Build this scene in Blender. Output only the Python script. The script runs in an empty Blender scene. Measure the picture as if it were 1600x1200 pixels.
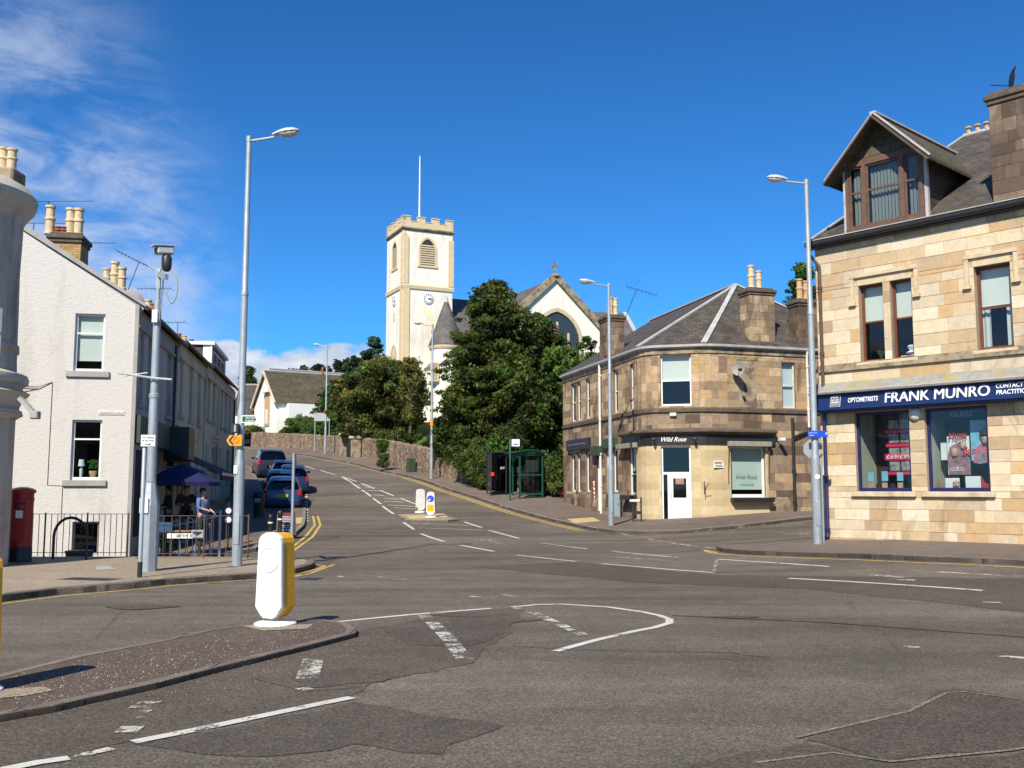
import bpy, math, random, numpy as np
from mathutils import Vector, Matrix, noise
from mathutils.geometry import delaunay_2d_cdt
sc = bpy.context.scene; COL = sc.collection
R = math.radians
# ------------------------------------------------------------ camera
EYE = 1.65; FPX = 1550.0; PITCH = math.atan(165/FPX)
cd = bpy.data.cameras.new('camera'); cam = bpy.data.objects.new('camera', cd); COL.objects.link(cam)
cd.sensor_width = 36; cd.lens = 36*FPX/1600; cd.clip_start = .1; cd.clip_end = 5000
cam.location = (0, 0, EYE); cam.rotation_euler = (R(90)+PITCH, 0, 0); sc.camera = cam
# ------------------------------------------------------------ sun
SUN_AZ, SUN_EL = 200, 43
S = Vector((math.sin(R(SUN_AZ))*math.cos(R(SUN_EL)), math.cos(R(SUN_AZ))*math.cos(R(SUN_EL)), math.sin(R(SUN_EL))))
ld = bpy.data.lights.new('sun', 'SUN'); ld.energy = 5.0; ld.angle = R(.5); ld.color = (1, .925, .80)
sun = bpy.data.objects.new('sun', ld); COL.objects.link(sun); sun.rotation_euler = S.to_track_quat('Z', 'Y').to_euler(); sun.location = (0, 0, 60)
sc.view_settings.view_transform = 'Standard'; sc.view_settings.look = 'None'; sc.view_settings.gamma = 1
sc.view_settings.exposure = 0.42
sc.cycles.max_bounces = 6; sc.cycles.transparent_max_bounces = 12
# ------------------------------------------------------------ node helpers
class NT:
    def __init__(s, tree): s.t = tree; s.n = tree.nodes; s.l = tree.links
    def new(s, typ, **kw):
        n = s.n.new(typ)
        for k, v in kw.items(): setattr(n, k, v)
        return n
    def put(s, sock, val):
        if hasattr(val, 'is_output'): s.l.new(val, sock)
        elif val is not None:
            try: sock.default_value = val
            except Exception:
                sock.default_value = tuple(val)+(1,) if hasattr(val, '__len__') else (val, val, val, 1)
    def math(s, op, a, b=None, c=None, clamp=False):
        n = s.new('ShaderNodeMath', operation=op, use_clamp=clamp)
        s.put(n.inputs[0], a)
        if b is not None: s.put(n.inputs[1], b)
        if c is not None: s.put(n.inputs[2], c)
        return n.outputs[0]
    def vmath(s, op, a, b=None):
        n = s.new('ShaderNodeVectorMath', operation=op); s.put(n.inputs[0], a)
        if b is not None: s.put(n.inputs[1], b)
        return n.outputs[0] if op not in ('LENGTH', 'DOT_PRODUCT') else n.outputs['Value']
    def noise(s, vec, scale, detail=4, rough=.55, dist=0):
        n = s.new('ShaderNodeTexNoise'); s.put(n.inputs['Vector'], vec); n.inputs['Scale'].default_value = scale
        n.inputs['Detail'].default_value = detail; n.inputs['Roughness'].default_value = rough; n.inputs['Distortion'].default_value = dist
        return n.outputs['Fac']
    def ramp(s, fac, stops, interp='LINEAR'):
        n = s.new('ShaderNodeValToRGB'); s.put(n.inputs[0], fac); cr = n.color_ramp; cr.interpolation = interp
        while len(cr.elements) < len(stops): cr.elements.new(.5)
        for e, (p, c) in zip(cr.elements, stops):
            e.position = p; e.color = (c if hasattr(c, '__len__') else (c, c, c))[:3]+(1,) if hasattr(c, '__len__') else (c, c, c, 1)
        return n.outputs[0]
    def mix(s, fac, a, b, mode='MIX'):
        n = s.new('ShaderNodeMix', data_type='RGBA', blend_type=mode); n.clamp_result = False
        s.put(n.inputs[0], fac); s.put(n.inputs[6], a); s.put(n.inputs[7], b); return n.outputs[2]
    def maprange(s, v, a, b, c=0, d=1, smooth=False):
        n = s.new('ShaderNodeMapRange'); n.interpolation_type = 'SMOOTHSTEP' if smooth else 'LINEAR'
        s.put(n.inputs[0], v)
        for i, q in enumerate((a, b, c, d)): n.inputs[i+1].default_value = q
        return n.outputs[0]
    def mapping(s, vec, scale=(1, 1, 1), rot=(0, 0, 0)):
        n = s.new('ShaderNodeMapping'); s.put(n.inputs[0], vec); n.inputs['Scale'].default_value = scale; n.inputs['Rotation'].default_value = rot
        return n.outputs[0]
# ------------------------------------------------------------ sky
world = bpy.data.worlds.new('World'); sc.world = world; world.use_nodes = True
w = NT(world.node_tree); w.n.clear()
sky = w.new('ShaderNodeTexSky', sky_type='NISHITA'); sky.sun_disc = False
sky.sun_elevation = R(SUN_EL); sky.sun_rotation = R(SUN_AZ); sky.altitude = 100; sky.air_density = 1.0; sky.dust_density = .35; sky.ozone_density = 3.5
tc = w.new('ShaderNodeTexCoord').outputs['Generated']
sx = w.new('ShaderNodeSeparateXYZ'); w.put(sx.inputs[0], tc)
X, Y, Z = sx.outputs
elev = w.math('MULTIPLY', w.math('ARCSINE', Z), 180/math.pi)
azim = w.math('MULTIPLY', w.math('ARCTAN2', X, Y), 180/math.pi)
cv = w.new('ShaderNodeCombineXYZ'); w.put(cv.inputs[0], azim); w.put(cv.inputs[1], elev)
cvec = cv.outputs[0]
# high wispy cloud, upper left, streaming down to the right
wisp_v = w.mapping(cvec, (.10, .26, 1), (0, 0, R(38)))
n1 = w.noise(wisp_v, 1.5, 8, .62, .5)
n2 = w.noise(w.mapping(cvec, (.05, .07, 1)), 1.0, 4, .6)
line = w.math('ADD', w.math('MULTIPLY', azim, 1.0), w.math('MULTIPLY', elev, .62))   # decreases to the upper left edge
m_w = w.math('MULTIPLY', w.maprange(line, -12, -3, 1, 0, True), w.maprange(azim, -13, -22, 0, 1, True))
m_w = w.math('MULTIPLY', m_w, w.maprange(elev, 30, 17, 0, 1, True))
wsp = w.math('MULTIPLY', w.maprange(w.math('ADD', n1, w.math('MULTIPLY', n2, .5)), .55, 1.0, 0, 1, True), m_w)
wsp = w.math('MULTIPLY', wsp, .85)
# heaped cloud bank low over the hills
n3 = w.noise(w.mapping(cvec, (.16, .30, 1)), 1.6, 8, .55)
n4 = w.noise(w.mapping(cvec, (.09, .0, 1)), 1.3, 3, .5)
top = w.math('ADD', w.math('MULTIPLY', n4, 4.2), w.math('ADD', 4.0, w.math('MULTIPLY', n3, 4.2)))
m_c = w.maprange(w.math('SUBTRACT', top, elev), -.1, .5, 0, 1, True)
m_c = w.math('MULTIPLY', m_c, w.math('MULTIPLY', w.maprange(azim, -34, -30, 0, 1, True), w.maprange(azim, -5.5, -9, 0, 1, True)))
cshade = w.mix(w.maprange(w.noise(w.mapping(cvec, (.2, .42, 1)), 2.2, 6, .6), .35, .65), (.50, .58, .74), (.90, .92, .98))
skyc = w.mix(1, sky.outputs[0], (.29, .92, 1.54), 'MULTIPLY')
grad = w.maprange(elev, 2, 34, 1.26, .86)
gc = w.new('ShaderNodeCombineColor'); 
for i in range(3): w.put(gc.inputs[i], grad)
skyc = w.mix(1, skyc, gc.outputs[0], 'MULTIPLY')
c10 = w.mix(1, cshade, (10.5, 10.5, 10.5), 'MULTIPLY')
col = w.mix(wsp, skyc, (7.2, 8.1, 9.8)); col = w.mix(w.math('MULTIPLY', m_c, .93), col, c10)
bg = w.new('ShaderNodeBackground'); w.put(bg.inputs[0], col); bg.inputs[1].default_value = .067
wo = w.new('ShaderNodeOutputWorld'); w.l.new(bg.outputs[0], wo.inputs[0])
# ------------------------------------------------------------ geometry of the place
def ray(px, py):
    u = (px-800)/FPX; v = (600-py)/FPX; c, s_ = math.cos(PITCH), math.sin(PITCH)
    return Vector((u, c-v*s_, s_+v*c))
def P(px, py, D):
    r = ray(px, py); k = D/r.y
    return Vector((r.x*k, D, EYE+r.z*k))
def sst(t): t = min(1, max(0, t)); return t*t*(3-2*t)
_s = np.arange(-60, 400, .5)
_h = np.interp(_s, [-60, 25, 32, 38.8, 44, 48.4, 52, 57.3, 68, 75, 81.4, 92, 110, 150, 400], [0, 0, .1, .3, .47, .85, 1.35, 1.98, 2.95, 3.75, 4.5, 5.5, 7, 9, 20])
_k = np.hanning(11); _k /= _k.sum(); _h = np.convolve(np.pad(_h, 5, 'edge'), _k, 'valid')
def gz(x, y):
    z = float(np.interp(y+.15*x, _s, _h))
    z += .33*sst((x-3)/8)*sst((y-12)/10)
    z -= .45*sst((-6.6-x)/3)*sst((y-23.5)/1.8)*(1-sst((y-28)/5))
    return z
def G(px, py, off=0.0):
    r = ray(px, py); a = 3.0; D = a
    while D < 200:
        x = r.x/r.y*D; z = EYE+r.z/r.y*D
        if z < gz(x, D)+off: break
        a = D; D += .5
    b = D
    for _ in range(20):
        m = (a+b)/2
        if EYE+r.z/r.y*m < gz(r.x/r.y*m, m)+off: b = m
        else: a = m
    return Vector((r.x/r.y*b, b, gz(r.x/r.y*b, b)+off))
def Fr(p, az):            # frame: x along the face (seen from outside, to the right), y inward, z up
    a = R(az); d = Vector((math.sin(a), math.cos(a), 0)); n = Vector((-d.y, d.x, 0))
    M = Matrix(((d.x, n.x, 0, p[0]), (d.y, n.y, 0, p[1]), (0, 0, 1, p[2]), (0, 0, 0, 1)))
    return M
def onp(M, px, py, y=0.0):   # pixel ray hitting the face: local x, z
    Mi = M.inverted(); o = Mi @ Vector((0, 0, EYE)); d = Mi.to_3x3() @ ray(px, py)
    t = (y-o.y)/d.y; q = o+d*t; return q.x, q.z
def rect(M, x0, y0, x1, y1, x=None):      # pixel rectangle -> local (x,z,w,h)
    ym = (y0+y1)/2; a = onp(M, x0, ym); b = onp(M, x1, ym); xm = (x0+x1)/2
    t = onp(M, xm, y0)[1]; bo = onp(M, xm, y1)[1]
    return (a[0], bo, b[0]-a[0], t-bo)
# ------------------------------------------------------------ mesh builder
WM = {}
class MB:
    def __init__(s, M=None): s.v = []; s.f = []; s.c = []; s.M = M or Matrix()
    def add(s, vs, fs, col=None):
        o = len(s.v); M = s.M
        s.v += [M @ Vector(p) for p in vs]
        for f in fs: s.f.append(tuple(i+o for i in f)); s.c.append(col)
    def quad(s, a, b, c, d, col=None): s.add([a, b, c, d], [(0, 1, 2, 3)], col)
    def poly(s, pts, col=None): s.add(pts, [tuple(range(len(pts)))], col)
    def box(s, x0, x1, y0, y1, z0, z1, col=None, bev=0):
        if bev: return s.bbox(x0, x1, y0, y1, z0, z1, bev, col)
        v = [(x, y, z) for z in (z0, z1) for y in (y0, y1) for x in (x0, x1)]
        s.add(v, [(0, 2, 3, 1), (4, 5, 7, 6), (0, 1, 5, 4), (2, 6, 7, 3), (0, 4, 6, 2), (1, 3, 7, 5)], col)
    def bbox(s, x0, x1, y0, y1, z0, z1, b, col=None):
        xs = [x0, x0+b, x1-b, x1]; ys = [y0, y0+b, y1-b, y1]; zs = [z0, z0+b, z1-b, z1]
        v = []; f = []
        def q(pts): o = len(v); v.extend(pts); f.append(tuple(range(o, o+len(pts))))
        X0, X1, X2, X3 = xs; Y0, Y1, Y2, Y3 = ys; Z0, Z1, Z2, Z3 = zs
        q([(X1, Y0, Z1), (X2, Y0, Z1), (X2, Y0, Z2), (X1, Y0, Z2)]); q([(X2, Y3, Z1), (X1, Y3, Z1), (X1, Y3, Z2), (X2, Y3, Z2)])
        q([(X0, Y2, Z1), (X0, Y1, Z1), (X0, Y1, Z2), (X0, Y2, Z2)]); q([(X3, Y1, Z1), (X3, Y2, Z1), (X3, Y2, Z2), (X3, Y1, Z2)])
        q([(X1, Y1, Z3), (X2, Y1, Z3), (X2, Y2, Z3), (X1, Y2, Z3)]); q([(X1, Y2, Z0), (X2, Y2, Z0), (X2, Y1, Z0), (X1, Y1, Z0)])
        q([(X0, Y1, Z1), (X1, Y0, Z1), (X1, Y0, Z2), (X0, Y1, Z2)]); q([(X2, Y0, Z1), (X3, Y1, Z1), (X3, Y1, Z2), (X2, Y0, Z2)])
        q([(X3, Y2, Z1), (X2, Y3, Z1), (X2, Y3, Z2), (X3, Y2, Z2)]); q([(X1, Y3, Z1), (X0, Y2, Z1), (X0, Y2, Z2), (X1, Y3, Z2)])
        q([(X1, Y0, Z2), (X2, Y0, Z2), (X2, Y1, Z3), (X1, Y1, Z3)]); q([(X3, Y1, Z2), (X3, Y2, Z2), (X2, Y2, Z3), (X2, Y1, Z3)])
        q([(X2, Y3, Z2), (X1, Y3, Z2), (X1, Y2, Z3), (X2, Y2, Z3)]); q([(X0, Y2, Z2), (X0, Y1, Z2), (X1, Y1, Z3), (X1, Y2, Z3)])
        q([(X2, Y0, Z1), (X1, Y0, Z1), (X1, Y1, Z0), (X2, Y1, Z0)]); q([(X3, Y2, Z1), (X3, Y1, Z1), (X2, Y1, Z0), (X2, Y2, Z0)])
        q([(X1, Y3, Z1), (X2, Y3, Z1), (X2, Y2, Z0), (X1, Y2, Z0)]); q([(X0, Y1, Z1), (X0, Y2, Z1), (X1, Y2, Z0), (X1, Y1, Z0)])
        for (a, b_, c) in (((X1, Y0, Z2), (X1, Y1, Z3), (X0, Y1, Z2)), ((X3, Y1, Z2), (X2, Y1, Z3), (X2, Y0, Z2)), ((X2, Y3, Z2), (X2, Y2, Z3), (X3, Y2, Z2)), ((X0, Y2, Z2), (X1, Y2, Z3), (X1, Y3, Z2)),
                           ((X0, Y1, Z1), (X1, Y1, Z0), (X1, Y0, Z1)), ((X2, Y0, Z1), (X2, Y1, Z0), (X3, Y1, Z1)), ((X3, Y2, Z1), (X2, Y2, Z0), (X2, Y3, Z1)), ((X1, Y3, Z1), (X1, Y2, Z0), (X0, Y2, Z1))): q([a, b_, c])
        s.add(v, f, col)
    def prism(s, pts, a, b, axis='y', col=None):      # 2D polygon extruded along an axis
        n = len(pts); mk = {'y': lambda p, t: (p[0], t, p[1]), 'z': lambda p, t: (p[0], p[1], t), 'x': lambda p, t: (t, p[0], p[1])}[axis]
        v = [mk(p, a) for p in pts]+[mk(p, b) for p in pts]
        s.add(v, [tuple(range(n)), tuple(range(2*n-1, n-1, -1))]+[(i, i+n, (i+1) % n+n, (i+1) % n) for i in range(n)], col)
    def beam(s, a, b, w_, h, col=None, up=(0, 0, 1)):
        a = Vector(a); b = Vector(b); d = (b-a).normalized(); u = Vector(up)
        x = d.cross(u)
        if x.length < 1e-4: x = d.cross(Vector((0, 1, 0)))
        x.normalize(); z = x.cross(d); x *= w_/2; z *= h/2
        v = [a-x-z, a+x-z, a+x+z, a-x+z, b-x-z, b+x-z, b+x+z, b-x+z]
        s.add(v, [(3, 2, 1, 0), (4, 5, 6, 7), (0, 1, 5, 4), (1, 2, 6, 5), (2, 3, 7, 6), (3, 0, 4, 7)], col)
    def tube(s, pts, r, n=10, cap=True, col=None):
        pts = [Vector(p) for p in pts]; rs = r if hasattr(r, '__len__') else [r]*len(pts)
        v = []; ref = None
        for i, p in enumerate(pts):
            d = (pts[min(i+1, len(pts)-1)]-pts[max(i-1, 0)]).normalized()
            if ref is None: ref = d.orthogonal().normalized()
            ref = (ref-d*ref.dot(d)).normalized(); b = d.cross(ref)
            v += [p+(ref*math.cos(t)+b*math.sin(t))*rs[i] for t in [2*math.pi*k/n for k in range(n)]]
        f = [(i*n+k, i*n+(k+1) % n, (i+1)*n+(k+1) % n, (i+1)*n+k) for i in range(len(pts)-1) for k in range(n)]
        if cap: f += [tuple(range(n-1, -1, -1)), tuple(range((len(pts)-1)*n, len(pts)*n))]
        s.add(v, f, col)
    def lathe(s, prof, c=(0, 0, 0), n=20, a0=0, a1=2*math.pi, col=None):
        full = abs(a1-a0-2*math.pi) < 1e-6; m = n if full else n+1; v = []
        for r_, z in prof: v += [(c[0]+r_*math.cos(a0+(a1-a0)*k/n), c[1]+r_*math.sin(a0+(a1-a0)*k/n), c[2]+z) for k in range(m)]
        f = []
        for i in range(len(prof)-1):
            for k in range(n): f.append((i*m+k, i*m+(k+1) % m, (i+1)*m+(k+1) % m, (i+1)*m+k))
        s.add(v, f, col)
        if full:
            if prof[0][0] > 1e-4: s.add(v[:m], [tuple(range(m-1, -1, -1))], col)
            if prof[-1][0] > 1e-4: s.add(v[-m:], [tuple(range(m))], col)
    def build(s, name, mat, parent=None, smooth=False, uv=True):
        me = bpy.data.meshes.new(name); ob = bpy.data.objects.new(name, me); COL.objects.link(ob)
        vs = s.v
        if parent is not None:
            ob.parent = parent; W = WM[parent]; Wi = W.inverted(); vs = [Wi @ p for p in vs]; WM[ob] = W
        else: WM[ob] = Matrix()
        me.from_pydata([tuple(p) for p in vs], [], s.f); me.materials.append(mat)
        if any(c is not None for c in s.c):
            at = me.color_attributes.new('Col', 'FLOAT_COLOR', 'CORNER'); arr = []
            for p, c in zip(me.polygons, s.c):
                c = c if c is not None else (.5, .5, .5); arr += [c[0], c[1], c[2], 1.0]*p.loop_total
            at.data.foreach_set('color', arr)
        if uv: autouv(me)
        if smooth:
            me.polygons.foreach_set('use_smooth', [True]*len(me.polygons))
            try: me.set_sharp_from_angle(angle=R(40))
            except Exception: pass
        return ob
def autouv(me):
    ul = me.uv_layers.new(name='UVMap'); n = len(me.loops)
    if not n: return
    co = np.empty(len(me.vertices)*3); me.vertices.foreach_get('co', co); co = co.reshape(-1, 3)
    li = np.empty(n, int); me.loops.foreach_get('vertex_index', li)
    nr = np.empty(len(me.polygons)*3); me.polygons.foreach_get('normal', nr); nr = nr.reshape(-1, 3)
    lt = np.empty(len(me.polygons), int); me.polygons.foreach_get('loop_total', lt)
    N = np.repeat(nr, lt, 0); p = co[li]
    flat = np.abs(N[:, 2]) > .98
    t = np.stack([-N[:, 1], N[:, 0], np.zeros(n)], 1); ln = np.linalg.norm(t, axis=1); ln[ln < 1e-6] = 1; t /= ln[:, None]
    b = np.cross(N, t)
    t[flat] = (1, 0, 0); b[flat] = (0, 1, 0)
    uvs = np.stack([(p*t).sum(1), (p*b).sum(1)], 1).astype(np.float32).ravel(); ul.data.foreach_set('uv', uvs)
def empty(name, loc, rz=0, label=None, cat=None, group=None, M=None):
    o = bpy.data.objects.new(name, None); COL.objects.link(o); o.empty_display_size = .3
    if M is not None:
        o.location = M.translation; o.rotation_euler = (0, 0, M.to_euler().z); WM[o] = M.copy()
    else:
        o.location = loc; o.rotation_euler = (0, 0, rz); WM[o] = Matrix.Translation(Vector(loc)) @ Matrix.Rotation(rz, 4, 'Z')
    return tag(o, label, cat, group)
def tag(o, label=None, cat=None, group=None, kind=None):
    for k, v in (('label', label), ('category', cat), ('group', group), ('kind', kind)):
        if v: o[k] = v
    return o
def struct(o, kind='structure'): o['kind'] = kind; return o
CH = {}
def copy_tree(o, parent=None):
    c = o.copy(); COL.objects.link(c); c.parent = parent
    for ch in list(o.children): copy_tree(ch, c)
    return c
def place(o, p, rz, label, group=None, scale=None):
    o.location = p; o.rotation_euler = (0, 0, rz); o['label'] = label
    if group: o['group'] = group
    if scale: o.scale = (scale,)*3
    return o
def text(M, s_, x, z, h, mat, parent, name='lettering', depth=.006, bold=0.0, shear=0.0, sx_=1.0, y=-.005, align='LEFT', width=None, spacing=1.0):
    cu = bpy.data.curves.new('tmp', 'FONT'); cu.body = s_; cu.size = 1; cu.extrude = .5; cu.offset = bold; cu.shear = shear; cu.space_character = spacing; cu.resolution_u = 3
    to = bpy.data.objects.new('tmp', cu); COL.objects.link(to); bpy.context.view_layer.update()
    me = bpy.data.meshes.new_from_object(to.evaluated_get(bpy.context.evaluated_depsgraph_get()))
    bpy.data.objects.remove(to); bpy.data.curves.remove(cu)
    xs = [v.co.x for v in me.vertices]; x0, x1 = min(xs), max(xs)
    k = h/.70; kx = k*sx_
    if width: kx = width/(x1-x0)
    ww = (x1-x0)*kx; ox = x if align == 'LEFT' else (x-ww/2 if align == 'CENTER' else x-ww)
    W = WM[parent].inverted() @ M
    for v in me.vertices:
        c = v.co; v.co = W @ Vector((ox+(c.x-x0)*kx, y-depth*(c.z+.5), z+c.y*k))
    me.name = name; me.materials.clear(); me.materials.append(mat)
    ob = bpy.data.objects.new(name, me); COL.objects.link(ob); ob.parent = parent; WM[ob] = WM[parent]
    return ob
# ------------------------------------------------------------ materials
MT = {}
def base(name, rough=.7, metal=0.0, spec=None):
    m = bpy.data.materials.new(name); m.use_nodes = True; t = NT(m.node_tree); b = t.n['Principled BSDF']
    b.inputs['Roughness'].default_value = rough; b.inputs['Metallic'].default_value = metal
    if spec is not None: b.inputs['Specular IOR Level'].default_value = spec
    MT[name] = m; return m, t, b
def obc(t): return t.new('ShaderNodeTexCoord').outputs['Object']
def uvc(t): return t.new('ShaderNodeTexCoord').outputs['UV']
def bump(t, b, h, strength=.3, dist=.01):
    n = t.new('ShaderNodeBump'); n.inputs['Strength'].default_value = strength; n.inputs['Distance'].default_value = dist
    t.put(n.inputs['Height'], h); t.l.new(n.outputs[0], b.inputs['Normal'])
def scl(t, col, f): return t.mix(1, col, t.ramp(f, [(0, 0.0), (1, 1.0)]), 'MULTIPLY')
def pm(name, col, rough=.7, metal=0, var=.2, scale=2.0, bs=.2, bscale=60, bd=.004, attr=False, dirt=None, streak=None, spec=None, coat=0):
    m, t, b = base(name, rough, metal, spec); o = obc(t)
    if attr: a = t.new('ShaderNodeAttribute', attribute_name='Col'); c = a.outputs['Color']
    else: c = tuple(col)+(1,)
    n1 = t.noise(o, scale, 5, .6); n2 = t.noise(o, scale*9, 4, .6)
    f = t.math('ADD', t.math('MULTIPLY', n1, .65), t.math('MULTIPLY', n2, .35))
    lo, hi = 1-var, 1+var
    c = t.mix(1, c, t.ramp(f, [(.3, lo*.8 if False else lo), (.7, min(1.6, hi))]), 'MULTIPLY')
    if dirt: c = t.mix(t.maprange(t.noise(o, dirt[1], 6, .65), dirt[2], dirt[2]+.14, 0, dirt[3]), c, tuple(dirt[0])+(1,))
    if streak: c = t.mix(t.maprange(t.noise(t.mapping(o, (1, 1, .12)), streak[1], 6, .65), streak[2], streak[2]+.16, 0, streak[3]), c, tuple(streak[0])+(1,))
    t.put(b.inputs['Base Color'], c)
    if coat: b.inputs['Coat Weight'].default_value = coat; b.inputs['Coat Roughness'].default_value = .06
    if bs: bump(t, b, t.noise(o, bscale, 4, .65), bs, bd)
    return m
def asphalt(name, c0, c1, patch=1.0, wear=True):
    m, t, b = base(name, .86, 0, .25); o = obc(t)
    v = t.new('ShaderNodeTexVoronoi'); v.inputs['Scale'].default_value = 75; t.put(v.inputs['Vector'], o)
    n = t.noise(o, 320, 2, .6); big = t.noise(o, .22, 6, .6, .4); mid = t.noise(o, 1.6, 6, .65); 
    sc_ = t.new('ShaderNodeSeparateColor'); t.put(sc_.inputs[0], v.outputs['Color'])
    sp = t.math('ADD', t.math('MULTIPLY', sc_.outputs[0], .5), t.math('MULTIPLY', n, .5))
    f = t.math('ADD', t.math('MULTIPLY', big, .55*patch), t.math('MULTIPLY', mid, .45))
    c = t.mix(t.maprange(f, .34, .64), tuple(c0)+(1,), tuple(c1)+(1,))
    c = t.mix(1, c, t.ramp(sp, [(.25, .55), (.5, .95), (.72, 1.45), (.8, 2.2)]), 'MULTIPLY')
    if wear:   # long dark seams and cracks
        vv = t.new('ShaderNodeTexVoronoi', feature='DISTANCE_TO_EDGE'); vv.inputs['Scale'].default_value = .16
        wv = t.vmath('ADD', o, t.mix(1, t.new('ShaderNodeTexNoise').outputs['Color'], (1.2, 1.2, 1.2, 1), 'MULTIPLY'))
        t.put(vv.inputs['Vector'], wv)
        cr = t.math('MULTIPLY', t.maprange(vv.outputs['Distance'], .0, .0035, 1, 0), t.maprange(t.noise(o, .5, 3), .50, .6, 0, .55))
        c = t.mix(cr, c, (.035, .032, .03, 1))
        # tyre-polished bands and oil stains
        st = t.noise(t.mapping(o, (.06, .5, 1), (0, 0, R(-8))), 1.3, 5, .6)
        c = t.mix(1, c, t.ramp(st, [(.34, .70), (.64, 1.18)]), 'MULTIPLY')
        bl = t.noise(t.mapping(o, (.35, .35, 1)), 1.0, 4, .6, .8); c = t.mix(t.maprange(bl, .60, .70, 0, .35), c, (.055, .047, .04, 1))
        sp2 = t.noise(o, 2.6, 3, .5); c = t.mix(t.maprange(sp2, .70, .76, 0, .5), c, (.04, .035, .03, 1))
    t.put(b.inputs['Base Color'], c)
    bump(t, b, t.math('ADD', v.outputs['Distance'], n), .55, .004)
    return m
asphalt('asphalt', (.098, .082, .063), (.158, .134, .106))
asphalt('asphalt_dark', (.066, .054, .042), (.104, .086, .067), 1, False)
asphalt('asphalt_brown', (.076, .060, .045), (.124, .101, .077), 1, False)
asphalt('pavement', (.23, .185, .135), (.34, .27, .20), 1, False)
asphalt('pavement_dark', (.115, .09, .072), (.19, .15, .12), 1, False)
asphalt('island_top', (.085, .062, .048), (.125, .092, .070), 1, False)
asphalt('patch_edge', (.17, .145, .11), (.23, .195, .15), 1, False)
def paint(name, col, thr, under=(.1, .09, .085)):
    m, t, b = base(name, .75, 0, .3); o = obc(t)
    n = t.math('ADD', t.math('MULTIPLY', t.noise(o, 3.5, 7, .68), .6), t.math('MULTIPLY', t.noise(o, 38, 4, .7), .4))
    f = t.maprange(n, thr, thr+.05)
    c = t.mix(t.maprange(t.noise(o, 1.3, 5, .6), .3, .7), tuple(x*.8 for x in col)+(1,), tuple(col)+(1,))
    t.put(b.inputs['Base Color'], c); t.put(b.inputs['Alpha'], f); return m
paint('paint_white', (.62, .60, .54), .405); paint('paint_worn', (.60, .57, .50), .495)
paint('paint_yellow', (.62, .42, .12), .40)
def stonekerb(name, col):
    m, t, b = base(name, .85); u = uvc(t); o = obc(t)
    n = t.noise(o, 9, 6, .65); c = t.mix(t.maprange(n, .3, .7), tuple(x*.6 for x in col)+(1,), tuple(col)+(1,))
    c = t.mix(t.maprange(t.noise(o, 1.1, 5), .45, .6, 0, .6), c, tuple(x*.45 for x in col)+(1,))
    j = t.new('ShaderNodeTexBrick'); j.offset = 0; t.put(j.inputs['Vector'], u); j.inputs['Scale'].default_value = 1; j.inputs['Brick Width'].default_value = .9; j.inputs['Row Height'].default_value = 50
    j.inputs['Mortar Size'].default_value = .012; j.inputs['Color1'].default_value = (1, 1, 1, 1); j.inputs['Color2'].default_value = (.85, .85, .85, 1); j.inputs['Mortar'].default_value = (.25, .22, .2, 1)
    t.put(b.inputs['Base Color'], t.mix(1, c, j.outputs[0], 'MULTIPLY')); bump(t, b, n, .4, .01); return m
stonekerb('kerb', (.34, .29, .23)); stonekerb('kerb_dark', (.19, .16, .13)); stonekerb('kerb_worn', (.24, .195, .15))
# ashlar: each block has its own stone colour (attribute), plus grain and weather staining
def ashlar_m(name, soot=.35, sootcol=(.10, .075, .055), thr=.5, grain=.22, moss=False):
    m, t, b = base(name, .88, 0, .2); o = obc(t); c = t.new('ShaderNodeAttribute', attribute_name='Col').outputs['Color']
    n1 = t.noise(o, 5, 6, .65); n2 = t.noise(t.mapping(o, (1, 1, 2.2)), 22, 5, .7)
    f = t.math('ADD', t.math('MULTIPLY', n1, .5), t.math('MULTIPLY', n2, .5))
    c = t.mix(1, c, t.ramp(f, [(.3, 1-grain*1.6), (.68, 1+grain)]), 'MULTIPLY')
    s1 = t.noise(t.mapping(o, (1, 1, .36)), .9, 8, .66, 1.2)
    c = t.mix(t.maprange(s1, thr+.02, thr+.11, 0, soot), c, tuple(sootcol)+(1,))
    sp = t.noise(o, 60, 2, .5); c = t.mix(t.maprange(sp, .66, .72, 0, .35), c, tuple(sootcol)+(1,))
    t.put(b.inputs['Base Color'], c); bump(t, b, t.math('ADD', n1, t.noise(o, 50, 4, .7)), .5, .012); return m
ashlar_m('stone_light', .45, (.22, .15, .09), .56, .16)
ashlar_m('stone_weathered', .78, (.12, .078, .050), .48, .28)
ashlar_m('stone_clean', .2, (.30, .23, .14), .6, .12)
ashlar_m('stone_chimney', .55, (.075, .05, .035), .44, .28)
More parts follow.
